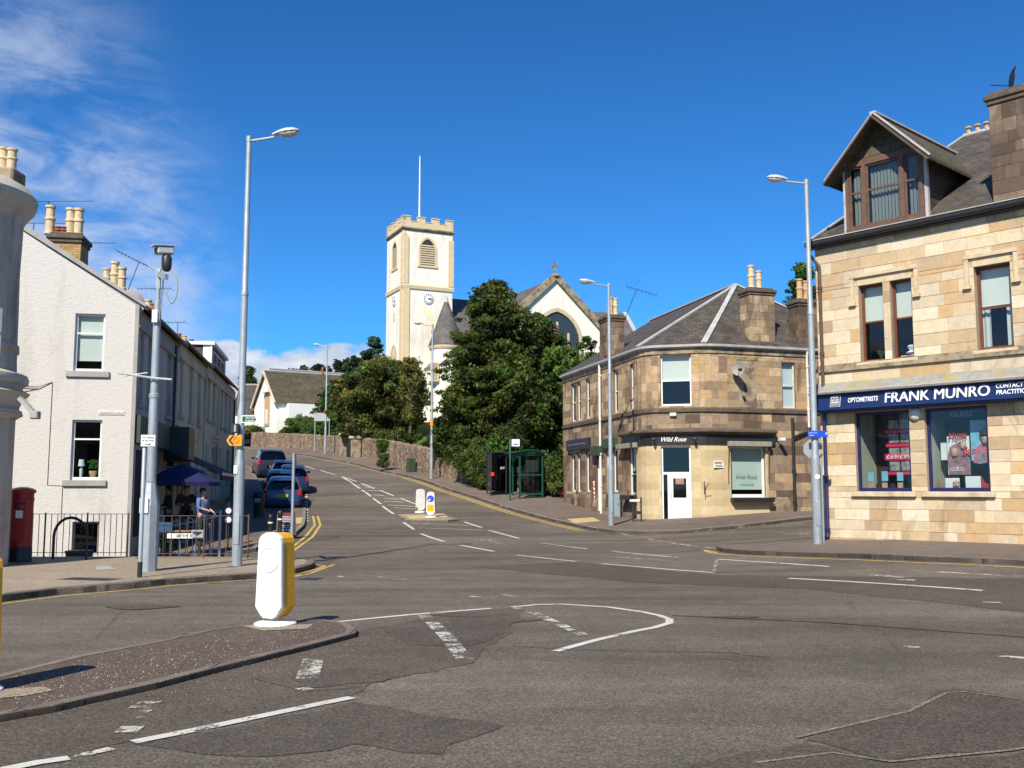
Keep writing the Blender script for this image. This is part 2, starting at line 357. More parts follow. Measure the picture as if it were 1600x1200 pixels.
def slate(name, c0, c1, moss=(.12, .11, .05), mossamt=.4, w_=.28, h_=.2):
    m, t, b = base(name, .7, 0, .35); u = uvc(t); o = obc(t)
    j = t.new('ShaderNodeTexBrick'); t.put(j.inputs['Vector'], u); j.inputs['Scale'].default_value = 1; j.inputs['Brick Width'].default_value = w_; j.inputs['Row Height'].default_value = h_
    j.inputs['Mortar Size'].default_value = .010; j.inputs['Mortar Smooth'].default_value = .3; j.inputs['Bias'].default_value = 0
    j.inputs['Color1'].default_value = tuple(c0)+(1,); j.inputs['Color2'].default_value = tuple(c1)+(1,); j.inputs['Mortar'].default_value = tuple(x*.35 for x in c0)+(1,)
    c = t.mix(1, j.outputs[0], t.ramp(t.noise(o, 1.2, 6, .65), [(.3, .65), (.7, 1.3)]), 'MULTIPLY')
    c = t.mix(1, c, t.ramp(t.noise(o, 40, 3, .6), [(.3, .75), (.7, 1.25)]), 'MULTIPLY')
    c = t.mix(t.maprange(t.noise(o, 2.3, 7, .7), .50, .66, 0, mossamt), c, tuple(moss)+(1,))
    t.put(b.inputs['Base Color'], c)
    sv = t.new('ShaderNodeSeparateXYZ'); t.put(sv.inputs[0], u); rr = t.math('FRACT', t.math('DIVIDE', sv.outputs[1], h_))
    bump(t, b, t.math('ADD', t.math('MULTIPLY', rr, -1.0), t.math('MULTIPLY', t.noise(o, 25, 4), .6)), .8, .018); return m
slate('slate', (.060, .050, .043), (.100, .083, .070)); slate('slate_brown', (.085, .070, .055), (.14, .115, .085), (.10, .085, .04), .6)
slate('slate_mossy', (.07, .056, .036), (.11, .088, .058), (.12, .11, .045), .75); slate('slate_grey', (.10, .09, .088), (.14, .128, .122), (.12, .11, .08), .3)
slate('slate_hung', (.075, .055, .045), (.13, .09, .065), (.09, .07, .05), .3, .3, .17)
def rubble(name):
    m, t, b = base(name, .9, 0, .2); u = uvc(t); o = obc(t)
    wv = t.vmath('ADD', t.mapping(u, (1, 1.5, 1)), t.mix(1, t.new('ShaderNodeTexNoise').outputs['Color'], (.1, .1, .1, 1), 'MULTIPLY'))
    v = t.new('ShaderNodeTexVoronoi'); v.inputs['Scale'].default_value = 3.6; t.put(v.inputs['Vector'], wv)
    e = t.new('ShaderNodeTexVoronoi', feature='DISTANCE_TO_EDGE'); e.inputs['Scale'].default_value = 3.6; t.put(e.inputs['Vector'], wv)
    s_ = t.new('ShaderNodeSeparateColor'); t.put(s_.inputs[0], v.outputs['Color'])
    c = t.ramp(s_.outputs[0], [(0, (.14, .09, .06)), (.25, (.24, .165, .11)), (.5, (.33, .25, .165)), (.75, (.19, .125, .085)), (1, (.42, .33, .22))])
    c = t.mix(t.maprange(e.outputs['Distance'], .0, .055, .75, 0), c, (.40, .33, .25, 1))
    c = t.mix(1, c, t.ramp(t.noise(o, 14, 5, .7), [(.3, .6), (.7, 1.35)]), 'MULTIPLY')
    c = t.mix(t.maprange(t.noise(t.mapping(o, (1, 1, .4)), .8, 6, .65), .48, .64, 0, .65), c, (.12, .075, .06, 1))
    t.put(b.inputs['Base Color'], c); bump(t, b, t.math('ADD', t.maprange(e.outputs['Distance'], 0, .12), t.math('MULTIPLY', t.noise(o, 30, 4), .5)), .9, .04); return m
rubble('rubble')
def harl(name, col, dirt, amt=.3, sc2=30, bs=.7, bd=.012, thr=.52):
    m, t, b = base(name, .9, 0, .2); o = obc(t)
    n = t.noise(t.mapping(o, (1, 1, 1.6)), 7, 5, .6, 1.0); n2 = t.noise(o, sc2, 5, .7)
    c = t.mix(1, tuple(col)+(1,), t.ramp(n2, [(.3, .9), (.7, 1.06)]), 'MULTIPLY')
    c = t.mix(t.maprange(t.noise(t.mapping(o, (1, 1, .25)), 1.1, 7, .7), thr, thr+.2, 0, amt), c, tuple(dirt)+(1,))
    t.put(b.inputs['Base Color'], c); bump(t, b, t.math('ADD', t.math('MULTIPLY', n, 1.6), n2), bs, bd); return m
harl('harl_grey', (.60, .57, .525), (.38, .345, .29), .55, 26, .45, .022, .53)
harl('harl_white', (.87, .82, .72), (.55, .52, .45), .35)
harl('harl_tower', (.86, .81, .71), (.50, .45, .36), .65, 22, .6, .02, .50)
harl('render_cream', (.68, .57, .41), (.28, .23, .17), .6, 30, .4, .01, .46)
harl('render_grey', (.50, .45, .39), (.2, .17, .15), .6, 30, .4, .01, .46)
harl('render_white', (.62, .58, .53), (.36, .31, .27), .6, 30, .3, .01, .5)
harl('render_turret', (.56, .49, .39), (.25, .17, .11), .85, 30, .3, .01, .49)
pm('cream_trim', (.66, .53, .33), .8, var=.12, dirt=((.4, .3, .18), 3, .55, .4))
pm('stone_trim', (.34, .27, .18), .88, var=.3, scale=4, dirt=((.09, .06, .04), 2.2, .46, .75), bd=.01)
pm('stone_trim_dark', (.10, .075, .055), .88, var=.4, scale=4, dirt=((.25, .19, .12), 3, .55, .5), bd=.01)
pm('stone_trim_light', (.58, .47, .31), .85, var=.18, scale=4, dirt=((.3, .21, .12), 3, .54, .5), bd=.008)
pm('slab_grey', (.34, .32, .30), .85, var=.2)
pm('ledge', (.27, .26, .23), .85, var=.3, scale=6, dirt=((.34, .27, .04), 1.6, .50, .85))
pm('lead', (.42, .41, .40), .55, var=.25, scale=3, bs=.1)
pm('metal_dark', (.03, .03, .032), .45, .2, var=.3)
pm('paint_black', (.022, .021, .022), .4, var=.3)
pm('metal_rust', (.13, .07, .045), .8, .1, var=.5, scale=9)
pm('galv', (.36, .40, .42), .5, .35, var=.18, scale=5, bs=.08, streak=((.24, .25, .26), 3, .52, .6))
pm('galv_pale', (.50, .53, .54), .55, .2, var=.15, scale=5, bs=.05)
pm('timber_dark', (.09, .055, .038), .75, var=.35, scale=6)
pm('timber_red', (.15, .045, .025), .55, var=.3, scale=7)
pm('timber_brown', (.13, .072, .048), .65, var=.35, scale=7)
pm('white_paint', (.80, .80, .78), .45, var=.05, bs=.05)
pm('white_old', (.66, .63, .58), .6, var=.18, scale=6, dirt=((.35, .3, .25), 5, .56, .5))
pm('white_plastic', (.78, .77, .73), .42, var=.08, scale=4, bs=.05, dirt=((.42, .38, .31), 5, .56, .5), streak=((.5, .46, .38), 7, .55, .55))
pm('amber', (.80, .38, .01), .4, var=.18, scale=5, bs=.03, dirt=((.4, .22, .05), 6, .58, .4)); pm('orange_sign', (.85, .30, .01), .45, var=.05, bs=0)
pm('navy', (.008, .022, .095), .38, var=.12, bs=.03); pm('navy_frame', (.018, .018, .085), .4, var=.15, bs=.03)
pm('pillar_red', (.33, .012, .008), .38, var=.2, scale=6, bs=.05); pm('red', (.55, .02, .02), .45, var=.1, bs=.03)
pm('green_paint', (.006, .062, .042), .4, var=.2, bs=.03); pm('green_sign', (.005, .09, .04), .5, var=.05, bs=0)
pm('green_box', (.04, .065, .035), .6, var=.2); pm('grey_box', (.20, .27, .31), .5, var=.12, bs=.03)
pm('blue_sign', (.01, .07, .5), .45, var=.05, bs=0); pm('sign_white', (.78, .78, .76), .5, var=.04, bs=0); pm('sign_grey', (.38, .39, .40), .5, .3, var=.1, bs=.03)
pm('tactile', (.50, .38, .17), .85, var=.2, scale=8, bs=.5, bscale=60, bd=.01)
pm('pot_clay', (.52, .34, .16), .8, var=.3, scale=9, bs=.1, dirt=((.2, .14, .08), 6, .5, .5)); pm('pot_buff', (.60, .47, .29), .8, var=.25, scale=8, bs=.1); pm('pot_red', (.28, .09, .05), .8, var=.3, scale=9)
pm('blind', (.78, .77, .70), .9, var=.04, bs=0); pm('blind_grey', (.72, .75, .74), .9, var=.06, bs=0); pm('curtain', (.62, .62, .60), .9, var=.08, bs=0)
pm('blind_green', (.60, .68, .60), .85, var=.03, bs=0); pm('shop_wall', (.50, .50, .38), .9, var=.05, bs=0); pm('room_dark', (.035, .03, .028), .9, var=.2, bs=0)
pm('umbrella_blue', (.010, .013, .075), .8, var=.1, bs=.05); pm('awning', (.02, .017, .018), .85, var=.2); pm('wood', (.33, .18, .08), .6, var=.3, scale=6)
pm('rubber', (.015, .015, .016), .75, var=.2); pm('rim', (.45, .45, .46), .3, .8, var=.1, bs=0); pm('tail_red', (.5, .01, .01), .2, var=.05, bs=0, coat=.6); pm('plate_yellow', (.80, .50, .01), .4, var=.03, bs=0)
pm('skin', (.52, .30, .20), .55, var=.06, bs=0); pm('hair', (.03, .02, .015), .7, var=.2); pm('cloth_blue', (.11, .17, .38), .9, var=.15); pm('cloth_dark', (.03, .03, .04), .9, var=.2); pm('cloth_brown', (.06, .035, .03), .9, var=.2)
pm('bark', (.10, .07, .05), .9, var=.4, scale=8, bd=.02); pm('brick_buff', (.40, .27, .12), .9, var=.3)
pm('script_cream', (.85, .83, .75), .5, var=0, bs=0); pm('script_grey', (.25, .33, .31), .6, var=0, bs=0); pm('magenta', (.72, .02, .10), .5, var=.05, bs=0); pm('tarp_blue', (.03, .12, .5), .5, var=.2)
pm('skin_print', (.55, .33, .24), .6, var=.5, scale=14, bs=0); pm('print_blue', (.22, .48, .62), .5, var=.3, scale=4, bs=0); pm('print_pink', (.62, .14, .22), .6, var=.4, scale=20, bs=0); pm('print_mono', (.35, .32, .32), .6, var=1.0, scale=10, bs=0); pm('print_brown', (.33, .17, .17), .6, var=.7, scale=9, bs=0)
pm('lamp_glass', (.55, .52, .48), .25, var=.1, bs=0)
def carpaint(name, col): return pm(name, col, .38, .1, var=.05, scale=1, bs=0, coat=.55)
carpaint('car_blue', (.010, .024, .095)); carpaint('car_navy', (.007, .014, .055)); carpaint('car_black', (.010, .012, .016)); carpaint('car_steel', (.016, .034, .085)); carpaint('car_dark_blue', (.02, .03, .09))
def brickm(name, c0, c1, mo, w_=.23, h_=.075):
    m, t, b = base(name, .9, 0, .2); u = uvc(t); o = obc(t); j = t.new('ShaderNodeTexBrick'); t.put(j.inputs['Vector'], u); j.inputs['Scale'].default_value = 1
    j.inputs['Brick Width'].default_value = w_; j.inputs['Row Height'].default_value = h_; j.inputs['Mortar Size'].default_value = .008
    j.inputs['Color1'].default_value = tuple(c0)+(1,); j.inputs['Color2'].default_value = tuple(c1)+(1,); j.inputs['Mortar'].default_value = tuple(mo)+(1,)
    t.put(b.inputs['Base Color'], t.mix(1, j.outputs[0], t.ramp(t.noise(o, 3, 5), [(.3, .7), (.7, 1.3)]), 'MULTIPLY')); bump(t, b, j.outputs['Fac'], -.4, .01); return m
brickm('brick', (.46, .30, .11), (.34, .21, .08), (.22, .16, .09))
def glassm(name, tr=.65, tint=(.75, .82, .82), ior=1.5):
    m = bpy.data.materials.new(name); m.use_nodes = True; t = NT(m.node_tree); t.n.clear(); MT[name] = m
    g = t.new('ShaderNodeBsdfGlossy'); g.inputs['Roughness'].default_value = .03; g.inputs['Color'].default_value = (.9, .95, 1, 1)
    tn = t.new('ShaderNodeBsdfTransparent'); tn.inputs[0].default_value = tuple(tint)+(1,)
    bm = t.new('ShaderNodeBump'); bm.inputs['Strength'].default_value = .02; bm.inputs['Distance'].default_value = .05; t.put(bm.inputs['Height'], t.noise(obc(t), 2.5, 2)); t.l.new(bm.outputs[0], g.inputs['Normal'])
    lw_ = t.new('ShaderNodeLayerWeight'); lw_.inputs[0].default_value = .5; fr5 = t.math('POWER', lw_.outputs['Facing'], 4.5)
    mx = t.new('ShaderNodeMixShader'); t.put(mx.inputs[0], t.math('ADD', t.math('MULTIPLY', fr5, .85), .055, clamp=True)); t.l.new(tn.outputs[0], mx.inputs[1]); t.l.new(g.outputs[0], mx.inputs[2])
    out = t.new('ShaderNodeOutputMaterial'); t.l.new(mx.outputs[0], out.inputs[0]); return m
glassm('glass'); glassm('glass_car', tint=(.10, .12, .12)); glassm('glass_dark', tint=(.22, .25, .25)); glassm('glass_smoke', tint=(.42, .46, .46)); glassm('glass_dim', tint=(.35, .38, .37))
def leafm(name, rough=.6, tr=.35):
    m, t, b = base(name, rough, 0, .3); c = t.new('ShaderNodeAttribute', attribute_name='Col').outputs['Color']; t.put(b.inputs['Base Color'], c)
    tl = t.new('ShaderNodeBsdfTranslucent'); t.put(tl.inputs[0], t.mix(1, c, (1.3, 1.5, .6, 1), 'MULTIPLY')); mx = t.new('ShaderNodeMixShader'); mx.inputs[0].default_value = tr
    out = t.n['Material Output']; t.l.new(b.outputs[0], mx.inputs[1]); t.l.new(tl.outputs[0], mx.inputs[2]); t.l.new(mx.outputs[0], out.inputs[0]); return m
leafm('leaf'); leafm('needle', .7, .15)
def grassm(name, c0, c1):
    m, t, b = base(name, .95, 0, .1); o = obc(t); t.put(b.inputs['Base Color'], t.mix(t.maprange(t.noise(o, 1.5, 7, .7), .3, .7), tuple(c0)+(1,), tuple(c1)+(1,))); bump(t, b, t.noise(o, 20, 5, .7), .8, .05); return m
grassm('grass', (.05, .085, .018), (.11, .15, .04)); grassm('hill', (.02, .035, .015), (.045, .06, .025)); grassm('earth', (.10, .085, .05), (.07, .09, .03))
M_ = MT
# ------------------------------------------------------------ ground, road, pavements
rnd = random.Random(7)
def V2(p): return Vector((p[0], p[1]))
def inpoly(x, y, poly):
    c = False; n = len(poly); j = n-1
    for i in range(n):
        if (poly[i][1] > y) != (poly[j][1] > y) and x < (poly[j][0]-poly[i][0])*(y-poly[i][1])/(poly[j][1]-poly[i][1])+poly[i][0]: c = not c
        j = i
    return c
def resample(pts, step):
    out = []
    for a, b in zip(pts[:-1], pts[1:]):
        n = max(1, int(math.ceil((Vector(b)-Vector(a)).length/step)))
        out += [Vector(a).lerp(Vector(b), i/n) for i in range(n)]
    return out+[Vector(pts[-1])]
def drape(name, poly, zoff, mat, step=.7, skirt=0, zf=gz, parent=None):
    ring = resample([V2(p) for p in poly]+[V2(poly[0])], step)[:-1]
    pts = list(ring); xs = [p.x for p in ring]; ys = [p.y for p in ring]
    x = min(xs)+step/2
    while x < max(xs):
        y = min(ys)+step/2
        while y < max(ys):
            if inpoly(x, y, ring) and min((Vector((x, y))-q).length_squared for q in ring[::1]) > (.35*step)**2: pts.append(Vector((x, y)))
            y += step
        x += step
    n = len(ring)
    vs, es, fs, *_ = delaunay_2d_cdt(pts, [(i, (i+1) % n) for i in range(n)], [], 1, 1e-5)
    mb = MB(); mb.add([(p.x, p.y, zf(p.x, p.y)+zoff) for p in vs], [tuple(f) for f in fs])
    if skirt:
        for i in range(n):
            a, b = ring[i], ring[(i+1) % n]; za, zb = zf(a.x, a.y)+zoff, zf(b.x, b.y)+zoff
            mb.quad((a.x, a.y, za-skirt), (b.x, b.y, zb-skirt), (b.x, b.y, zb), (a.x, a.y, za))
    o = mb.build(name, M_[mat], parent)
    return o
def kerbline(mb, pts, h=.12, w_=.14, side=1, lip=.006):
    pts = resample([V2(p) for p in pts], .45); n = len(pts); L = []
    for i, p in enumerate(pts):
        d = (pts[min(i+1, n-1)]-pts[max(0, i-1)]).normalized(); L.append(Vector((-d.y, d.x))*side)
    for i in range(n-1):
        a, b = pts[i], pts[i+1]; A, B = a+L[i]*w_, b+L[i+1]*w_; za, zb = gz(a.x, a.y), gz(b.x, b.y)
        e = .02; a2, b2 = a+L[i]*e, b+L[i+1]*e
        mb.quad((a.x, a.y, za-.1), (b.x, b.y, zb-.1), (b.x, b.y, zb+h-.015), (a.x, a.y, za+h-.015))
        mb.quad((a.x, a.y, za+h-.015), (b.x, b.y, zb+h-.015), (b2.x, b2.y, zb+h+lip), (a2.x, a2.y, za+h+lip))
        mb.quad((a2.x, a2.y, za+h+lip), (b2.x, b2.y, zb+h+lip), (B.x, B.y, zb+h+lip), (A.x, A.y, za+h+lip))
def strip(mb, pts, w_, off=.006, lat=0.0, step=.4, px=True, h=0):
    if px: pts = [G(*p) for p in pts]
    pts = resample([V2(p) for p in pts], step); n = len(pts); L = []
    for i, p in enumerate(pts):
        d = (pts[min(i+1, n-1)]-pts[max(0, i-1)]).normalized(); L.append(Vector((-d.y, d.x)))
    for i in range(n-1):
        a, b = pts[i]+L[i]*lat, pts[i+1]+L[i+1]*lat
        q = [a-L[i]*w_/2, b-L[i+1]*w_/2, b+L[i+1]*w_/2, a+L[i]*w_/2]
        mb.poly([(p.x, p.y, gz(p.x, p.y)+off+h) for p in q])
def gp(l): return [G(*p) for p in l]
# one sheet of ground out to the horizon
def axis(a, b, st, far):
    l = list(np.arange(a, b+1e-6, st)); q = st
    lo = [a]; 
    while lo[-1] > -far: q *= 1.5; lo.append(lo[-1]-q)
    q = st; hi = [b]
    while hi[-1] < far: q *= 1.5; hi.append(hi[-1]+q)
    return sorted(lo[1:])+l+hi[1:]
def gridmesh(name, xs, ys, zf, mat):
    mb = MB(); nx = len(xs); mb.add([(x, y, zf(x, y)) for y in ys for x in xs], [(j*nx+i, j*nx+i+1, (j+1)*nx+i+1, (j+1)*nx+i) for j in range(len(ys)-1) for i in range(nx-1)])
    return mb.build(name, M_[mat], smooth=True)
struct(gridmesh('ground', axis(-80, 80, 4, 2500), axis(-20, 180, 4, 2500), lambda x, y: gz(x, y)-.35-.0*x, 'earth'))
struct(gridmesh('road', list(np.arange(-50, 50.1, .8)), list(np.arange(-6, 128, .8)), gz, 'asphalt'))
# pavements --------------------------------------------------
KR = [(330, 701), (380, 703), (480, 712), (560, 727), (640, 746), (700, 766), (770, 788), (830, 806), (885, 820), (925, 829), (960, 833), (1000, 835), (1060, 834), (1140, 827), (1210, 819), (1272, 812)]
KRw = gp(KR)
WALLB = [(392, 700), (440, 701), (492, 705), (530, 710), (562, 716), (603, 727), (672, 744), (722, 757), (768, 768)]
WALLB2 = [(792, 770), (849, 773), (884, 778)]
WBw = gp(WALLB); WB2w = gp(WALLB2)
C0 = Vector((2.53, 49.0)); C1 = Vector((5.2, 38.7)); C2 = Vector((7.61, 38.05)); C3 = Vector((15.2, 40.5))
inside = [Vector((9, 41)), Vector((5, 50))]
pav = [V2(p) for p in KRw]+[Vector((17, 41.5)), Vector((12, 43)), Vector((6.5, 42)), Vector((4.4, 50.5))]+[V2(p)+Vector((.3, .5)) for p in reversed(WB2w)]+[V2(p)+Vector((.15, .3)) for p in reversed(WBw)]+[V2(G(330, 698))]
struct(drape('pavement', pav, .11, 'pavement_dark', .9, .2))
kb = MB(); kerbline(kb, KRw, .11, .13, 1); struct(kb.build('kerb', M_['kerb']))
FMc = Vector((8.1, 26.0)); FMd = Vector((.669, -.743)); FMn = Vector((.743, .669))
KF = [(1275, 847), (1215, 851), (1165, 855), (1130, 857.5), (1119, 860), (1128, 863), (1145, 865), (1175, 867), (1290, 871), (1440, 877), (1600, 884), (1750, 892)]
KFw = gp(KF)
pavf = [V2(p) for p in KFw]+[FMc+FMd*9.5, FMc+FMn*.4+FMd*9.5, FMc+FMn*.4-FMd*.0, FMc+FMn*6, FMc+FMn*6-FMd*1.2]
struct(drape('pavement', pavf, .11, 'pavement_dark', .9, .2))
kb = MB(); kerbline(kb, KFw, .11, .14, 1); struct(kb.build('kerb', M_['kerb_dark']))
KL = [(-150, 962), (0, 941), (88, 930), (210, 919.5), (259, 914), (350, 907.5), (406, 904), (462, 897), (485, 890), (492, 885), (485, 881.5), (469, 880), (430, 880), (385, 881)]
KLw = gp(KL[:-2])
pavl = [V2(p) for p in reversed(KLw)]+[V2(G(-150, 962))]
back = [P(a, 800, 23.25) for a in (389, 330, 240, 200, 100, 0, -150)]
pavl = [V2(p) for p in KLw]+[V2(p) for p in back[1:]]
struct(drape('pavement', pavl, .11, 'pavement', .9, .25))
kb = MB(); kerbline(kb, KLw, .11, .14, 1); struct(kb.build('kerb', M_['kerb_dark']))
# café pavement along the left terrace, with its build-out
KC = [(300, 872), (360, 868), (400, 862), (430, 852), (456, 842), (475, 825), (477.5, 816), (478, 800), (478, 797), (412, 797), (408, 760), (392, 733), (372, 722)]
KCw = gp(KC)
rowd = Vector((math.sin(R(-10)), math.cos(R(-10)))); rown = Vector((-rowd.y, rowd.x)); LC = Vector((-10.72, 28.0))
pavc = [V2(p) for p in KCw]+[LC+rowd*34+rown*.5, LC+rowd*28+rown*.5, LC+rown*.5+rowd*.3, LC+Vector((0.0, .1))]
pavc = [V2(p) for p in KCw]+[LC+rowd*33+rown*.6, LC+rown*.5+rowd*.3]
struct(drape('pavement', pavc, .11, 'pavement_dark', .9, .2))
kb = MB(); kerbline(kb, KCw, .11, .14, 1); struct(kb.build('kerb', M_['kerb']))
# pavement details: tactile panels, covers
for l in ([(968, 806), (1000, 806), (1072, 812), (1020, 817)], ):
    pass
def sheet(name, px, off, mat, h=0, step=.5):
    w_ = gp(px) if h == 0 else [G(a, b, h) for a, b in px]
    return drape(name, w_, off+h, mat, step)
struct(sheet('tactile_paving', [(886, 811), (926, 808.5), (938, 814), (898, 818)], .004, 'tactile', .11))
struct(sheet('tactile_paving', [(459, 809), (475, 808), (476, 818), (458, 818)], .004, 'tactile', .11))
struct(sheet('tactile_paving', [(447, 826), (462, 826), (461, 833), (447, 833)], .004, 'tactile', .11))
# foreground traffic island
IS = [(-120, 1084), (0, 1053), (115, 1025), (245, 1001), (322, 984), (385, 976), (450, 970), (507, 968), (545, 973), (558, 982), (556, 989), (490, 1006), (350, 1040), (245, 1067), (122, 1094), (87, 1102), (0, 1117), (-120, 1142)]
ISw = [V2(G(a, b, .055)) for a, b in IS]
struct(drape('traffic_island', ISw, .055, 'island_top', .5, .2))
kb = MB(); cl = ISw+[ISw[0]]; kerbline(kb, cl, .055, .12, -1, .004); struct(kb.build('kerb', M_['kerb_worn']))
# far splitter island between the two lanes
IS2 = [(620, 803), (693, 801), (700, 806), (717, 811), (700, 812.5), (634, 812)]
IS2w = [V2(G(a, b, .08)) for a, b in IS2]
struct(drape('traffic_island', IS2w, .08, 'pavement', .5, .2))
kb = MB(); kerbline(kb, IS2w+[IS2w[0]], .08, .14, -1); struct(kb.build('kerb', M_['kerb']))
struct(sheet('tactile_paving', [(636, 806), (664, 805), (667, 810), (640, 811)], .004, 'tactile', .08)); struct(sheet('tactile_paving', [(676, 804), (694, 803), (701, 808), (680, 809)], .004, 'tactile', .08))
# patches of newer and older tarmac
def patch(px, off, mat):
    w_ = resample([V2(p) for p in gp(px)]+[V2(G(*px[0]))], .22)[:-1]
    w_ = [p+Vector((noise.noise(Vector((p.x*3.1, p.y*3.1, 1))), noise.noise(Vector((p.x*3.1, p.y*3.1, 7)))))*.09+Vector((noise.noise(Vector((p.x*.9, p.y*.9, 3))), noise.noise(Vector((p.x*.9, p.y*.9, 9)))))*.12 for p in w_]
    return struct(drape('tarmac_patch', w_, off, mat, .5))
patch([(-120, 1143), (0, 1117), (245, 1067), (490, 1007), (558, 988), (700, 958), (820, 948), (812, 968), (735, 1036), (600, 1062), (555, 1086), (205, 1160), (108, 1182), (-60, 1215), (-300, 1240), (-300, 1180)], .0045, 'asphalt_brown')
patch([(215, 1166), (552, 1096), (640, 1112), (785, 1133), (700, 1178), (560, 1165), (420, 1180), (300, 1178)], .0045, 'asphalt_dark')
patch([(1245, 1153), (1420, 1112), (1478, 1083), (1505, 1081), (1640, 1100), (1700, 1150), (1580, 1172), (1392, 1191)], .0045, 'asphalt_dark')
patch([(1020, 1215), (1235, 1160), (1300, 1172), (1386, 1196), (1560, 1184), (1700, 1160), (1760, 1215)], .0055, 'asphalt_dark')
patch([(740, 886), (900, 878), (1110, 898), (1400, 902), (1600, 905), (1700, 930), (1600, 958), (1250, 920), (1000, 910)], .0045, 'asphalt_dark')
patch([(600, 985), (690, 975), (780, 962), (810, 972), (745, 1010), (640, 1008)], .0085, 'asphalt_dark')
patch([(470, 1052), (560, 1043), (612, 1052), (600, 1066), (520, 1076), (470, 1074)], .0085, 'asphalt_dark')
# edges, seams and tar bands
mb = MB()
strip(mb, [(1245, 1154), (1420, 1113), (1478, 1084), (1505, 1082), (1640, 1100)], .035, .009); strip(mb, [(1180, 1194), (1300, 1178), (1392, 1192), (1580, 1174), (1700, 1152)], .035, .010)
struct(mb.build('patch_edge', M_['patch_edge']))
mb = MB()
for l, w_ in (([(500, 818), (518, 815)], .04), ([(820, 870), (990, 866)], .03), ([(1050, 962), (1290, 973), (1600, 996)], .05),
              ([(800, 1010), (900, 1016), (1130, 1020), (1200, 1028)], .02), ([(560, 1075), (480, 1082), (400, 1062)], .02)): strip(mb, l, w_, .008)
struct(mb.build('tar_seam', M_['asphalt_dark']))
mb = MB()
for cx_, cy_, rx, ry in ((775, 970, .55, .25), (735, 962, .5, .18), (220, 949, .5, .28), (1150, 965, .3, .12)):
    c = G(cx_, cy_); pts = [(c.x+rx*math.cos(t)*(1+.2*math.sin(3*t)), c.y+ry*math.sin(t)*(1+.2*math.cos(4*t))) for t in [i*math.pi/10 for i in range(20)]]
    mb.poly([(x, y, gz(x, y)+.0092) for x, y in pts])
struct(mb.build('oil_stain', M_['asphalt_dark']))
# painted lines ------------------------------------------------
mb = MB()
Z_ = lambda l: [(400+a/3.2, 700+b/3.2) for a, b in l]
Y_ = lambda l: [(800+a/2, 780+b/2) for a, b in l]
for l in ([(232, 88), (295, 105)], [(322, 112), (395, 133)], [(428, 143), (455, 160), (480, 172)], [(428, 143), (505, 168)], [(478, 176), (520, 203)], [(530, 210), (575, 242)], [(585, 252), (625, 280)], [(632, 290), (688, 330)],
          [(738, 372), (790, 408)], [(822, 428), (880, 450), (940, 468)], [(525, 177), (590, 203)], [(620, 212), (690, 240)], [(722, 252), (797, 280)], [(1042, 370), (1128, 398)], [(1165, 412), (1315, 452)], [(1425, 475), (1630, 503)], [(1015, 485), (1190, 518)]):
    strip(mb, Z_(l), .12)
for l in ([(505, 186), (560, 186)], [(545, 196), (600, 200)], [(560, 213), (620, 215)], [(588, 233), (640, 239)], [(640, 252), (715, 257)], [(640, 267), (735, 270)], [(660, 285), (800, 293)], [(690, 298), (800, 306)], [(775, 375), (1090, 388)], [(810, 400), (1130, 410)]): strip(mb, Z_(l), .10)
for l in ([(15, 175), (200, 195)], [(90, 137), (235, 156)], [(312, 163), (520, 182)], [(280, 202), (630, 230)], [(645, 188), (990, 211)], [(865, 248), (1470, 286)]): strip(mb, Y_(l), .11)
strip(mb, [(511, 973.5), (640, 961), (767, 951)], .10); strip(mb, [(800, 949), (840, 945), (880, 944.5), (950, 949), (1000, 956), (1030, 962), (1046, 968), (1046, 974), (1022, 981), (990, 987), (930, 1001), (868, 1018)], .10)
strip(mb, [(208, 1161), (300, 1143), (400, 1122), (500, 1101), (550, 1091)], .11, .009); strip(mb, [(-40, 1213), (60, 1193), (108, 1186)], .11, .009)
struct(mb.build('road_marking', M_['paint_white']))
mb = MB()
for l in ([(1225, 223), (1640, 246)], [(285, 178), (495, 193)], [(410, 122), (590, 150), (680, 158)], [(1515, 491), (1620, 499)], [(1225, 460), (1275, 465)], [(320, 100), (392, 121)]): strip(mb, Y_(l), .12)
for l in ([(400, 118), (705, 99)], [(630, 228), (640, 190)], [(1470, 322), (1530, 324)]): strip(mb, Y_(l), .07)
for l in ([(824, 104), (960, 102)], [(838, 108), (960, 107)], [(870, 112), (960, 111.5)], [(900, 117), (960, 117)]): strip(mb, Y_(l), .12)
for l in ([(1070, 742), (1185, 752)], [(1235, 733), (1315, 745)], [(500, 635), (545, 636)], [(580, 640), (640, 647)], [(700, 655), (760, 658)], [(410, 642), (445, 646)], [(1100, 462), (1205, 457)], [(1120, 456), (1165, 462), (1255, 487)], [(1285, 803), (1335, 803)]): strip(mb, Z_(l), .11)
strip(mb, Y_([(1105, 235), (1220, 245)]), .16); strip(mb, Y_([(1140, 250), (1260, 254)]), .16)
strip(mb, [(108, 1186), (175, 1171)], .09, .009)
struct(mb.build('road_marking', M_['paint_worn']))
mb = MB()   # broad worn bars of the hatching
def bar(px): w_ = gp(px); ws = resample([(V2(w_[0])+V2(w_[-1]))/2, (V2(w_[1])+V2(w_[2]))/2], .3); strip(mb, ws, (w_[0]-w_[-1]).length, .0125, 0, .3, False)
strip(mb, [(664, 963), (700, 998), (728, 1034)], .17, .0125); strip(mb, [(832, 958), (870, 975), (912, 994)], .14, .0125)
strip(mb, [(490, 1030), (480, 1062)], .20, .0125); strip(mb, [(470, 1077), (482, 1080)], .12, .0125); strip(mb, [(236, 1098), (218, 1109)], .17, .0125); strip(mb, [(228, 1112), (222, 1124)], .09, .0125); strip(mb, [(208, 1137), (196, 1147)], .16, .0125)
struct(mb.build('road_marking', M_['paint_worn']))
mb = MB()
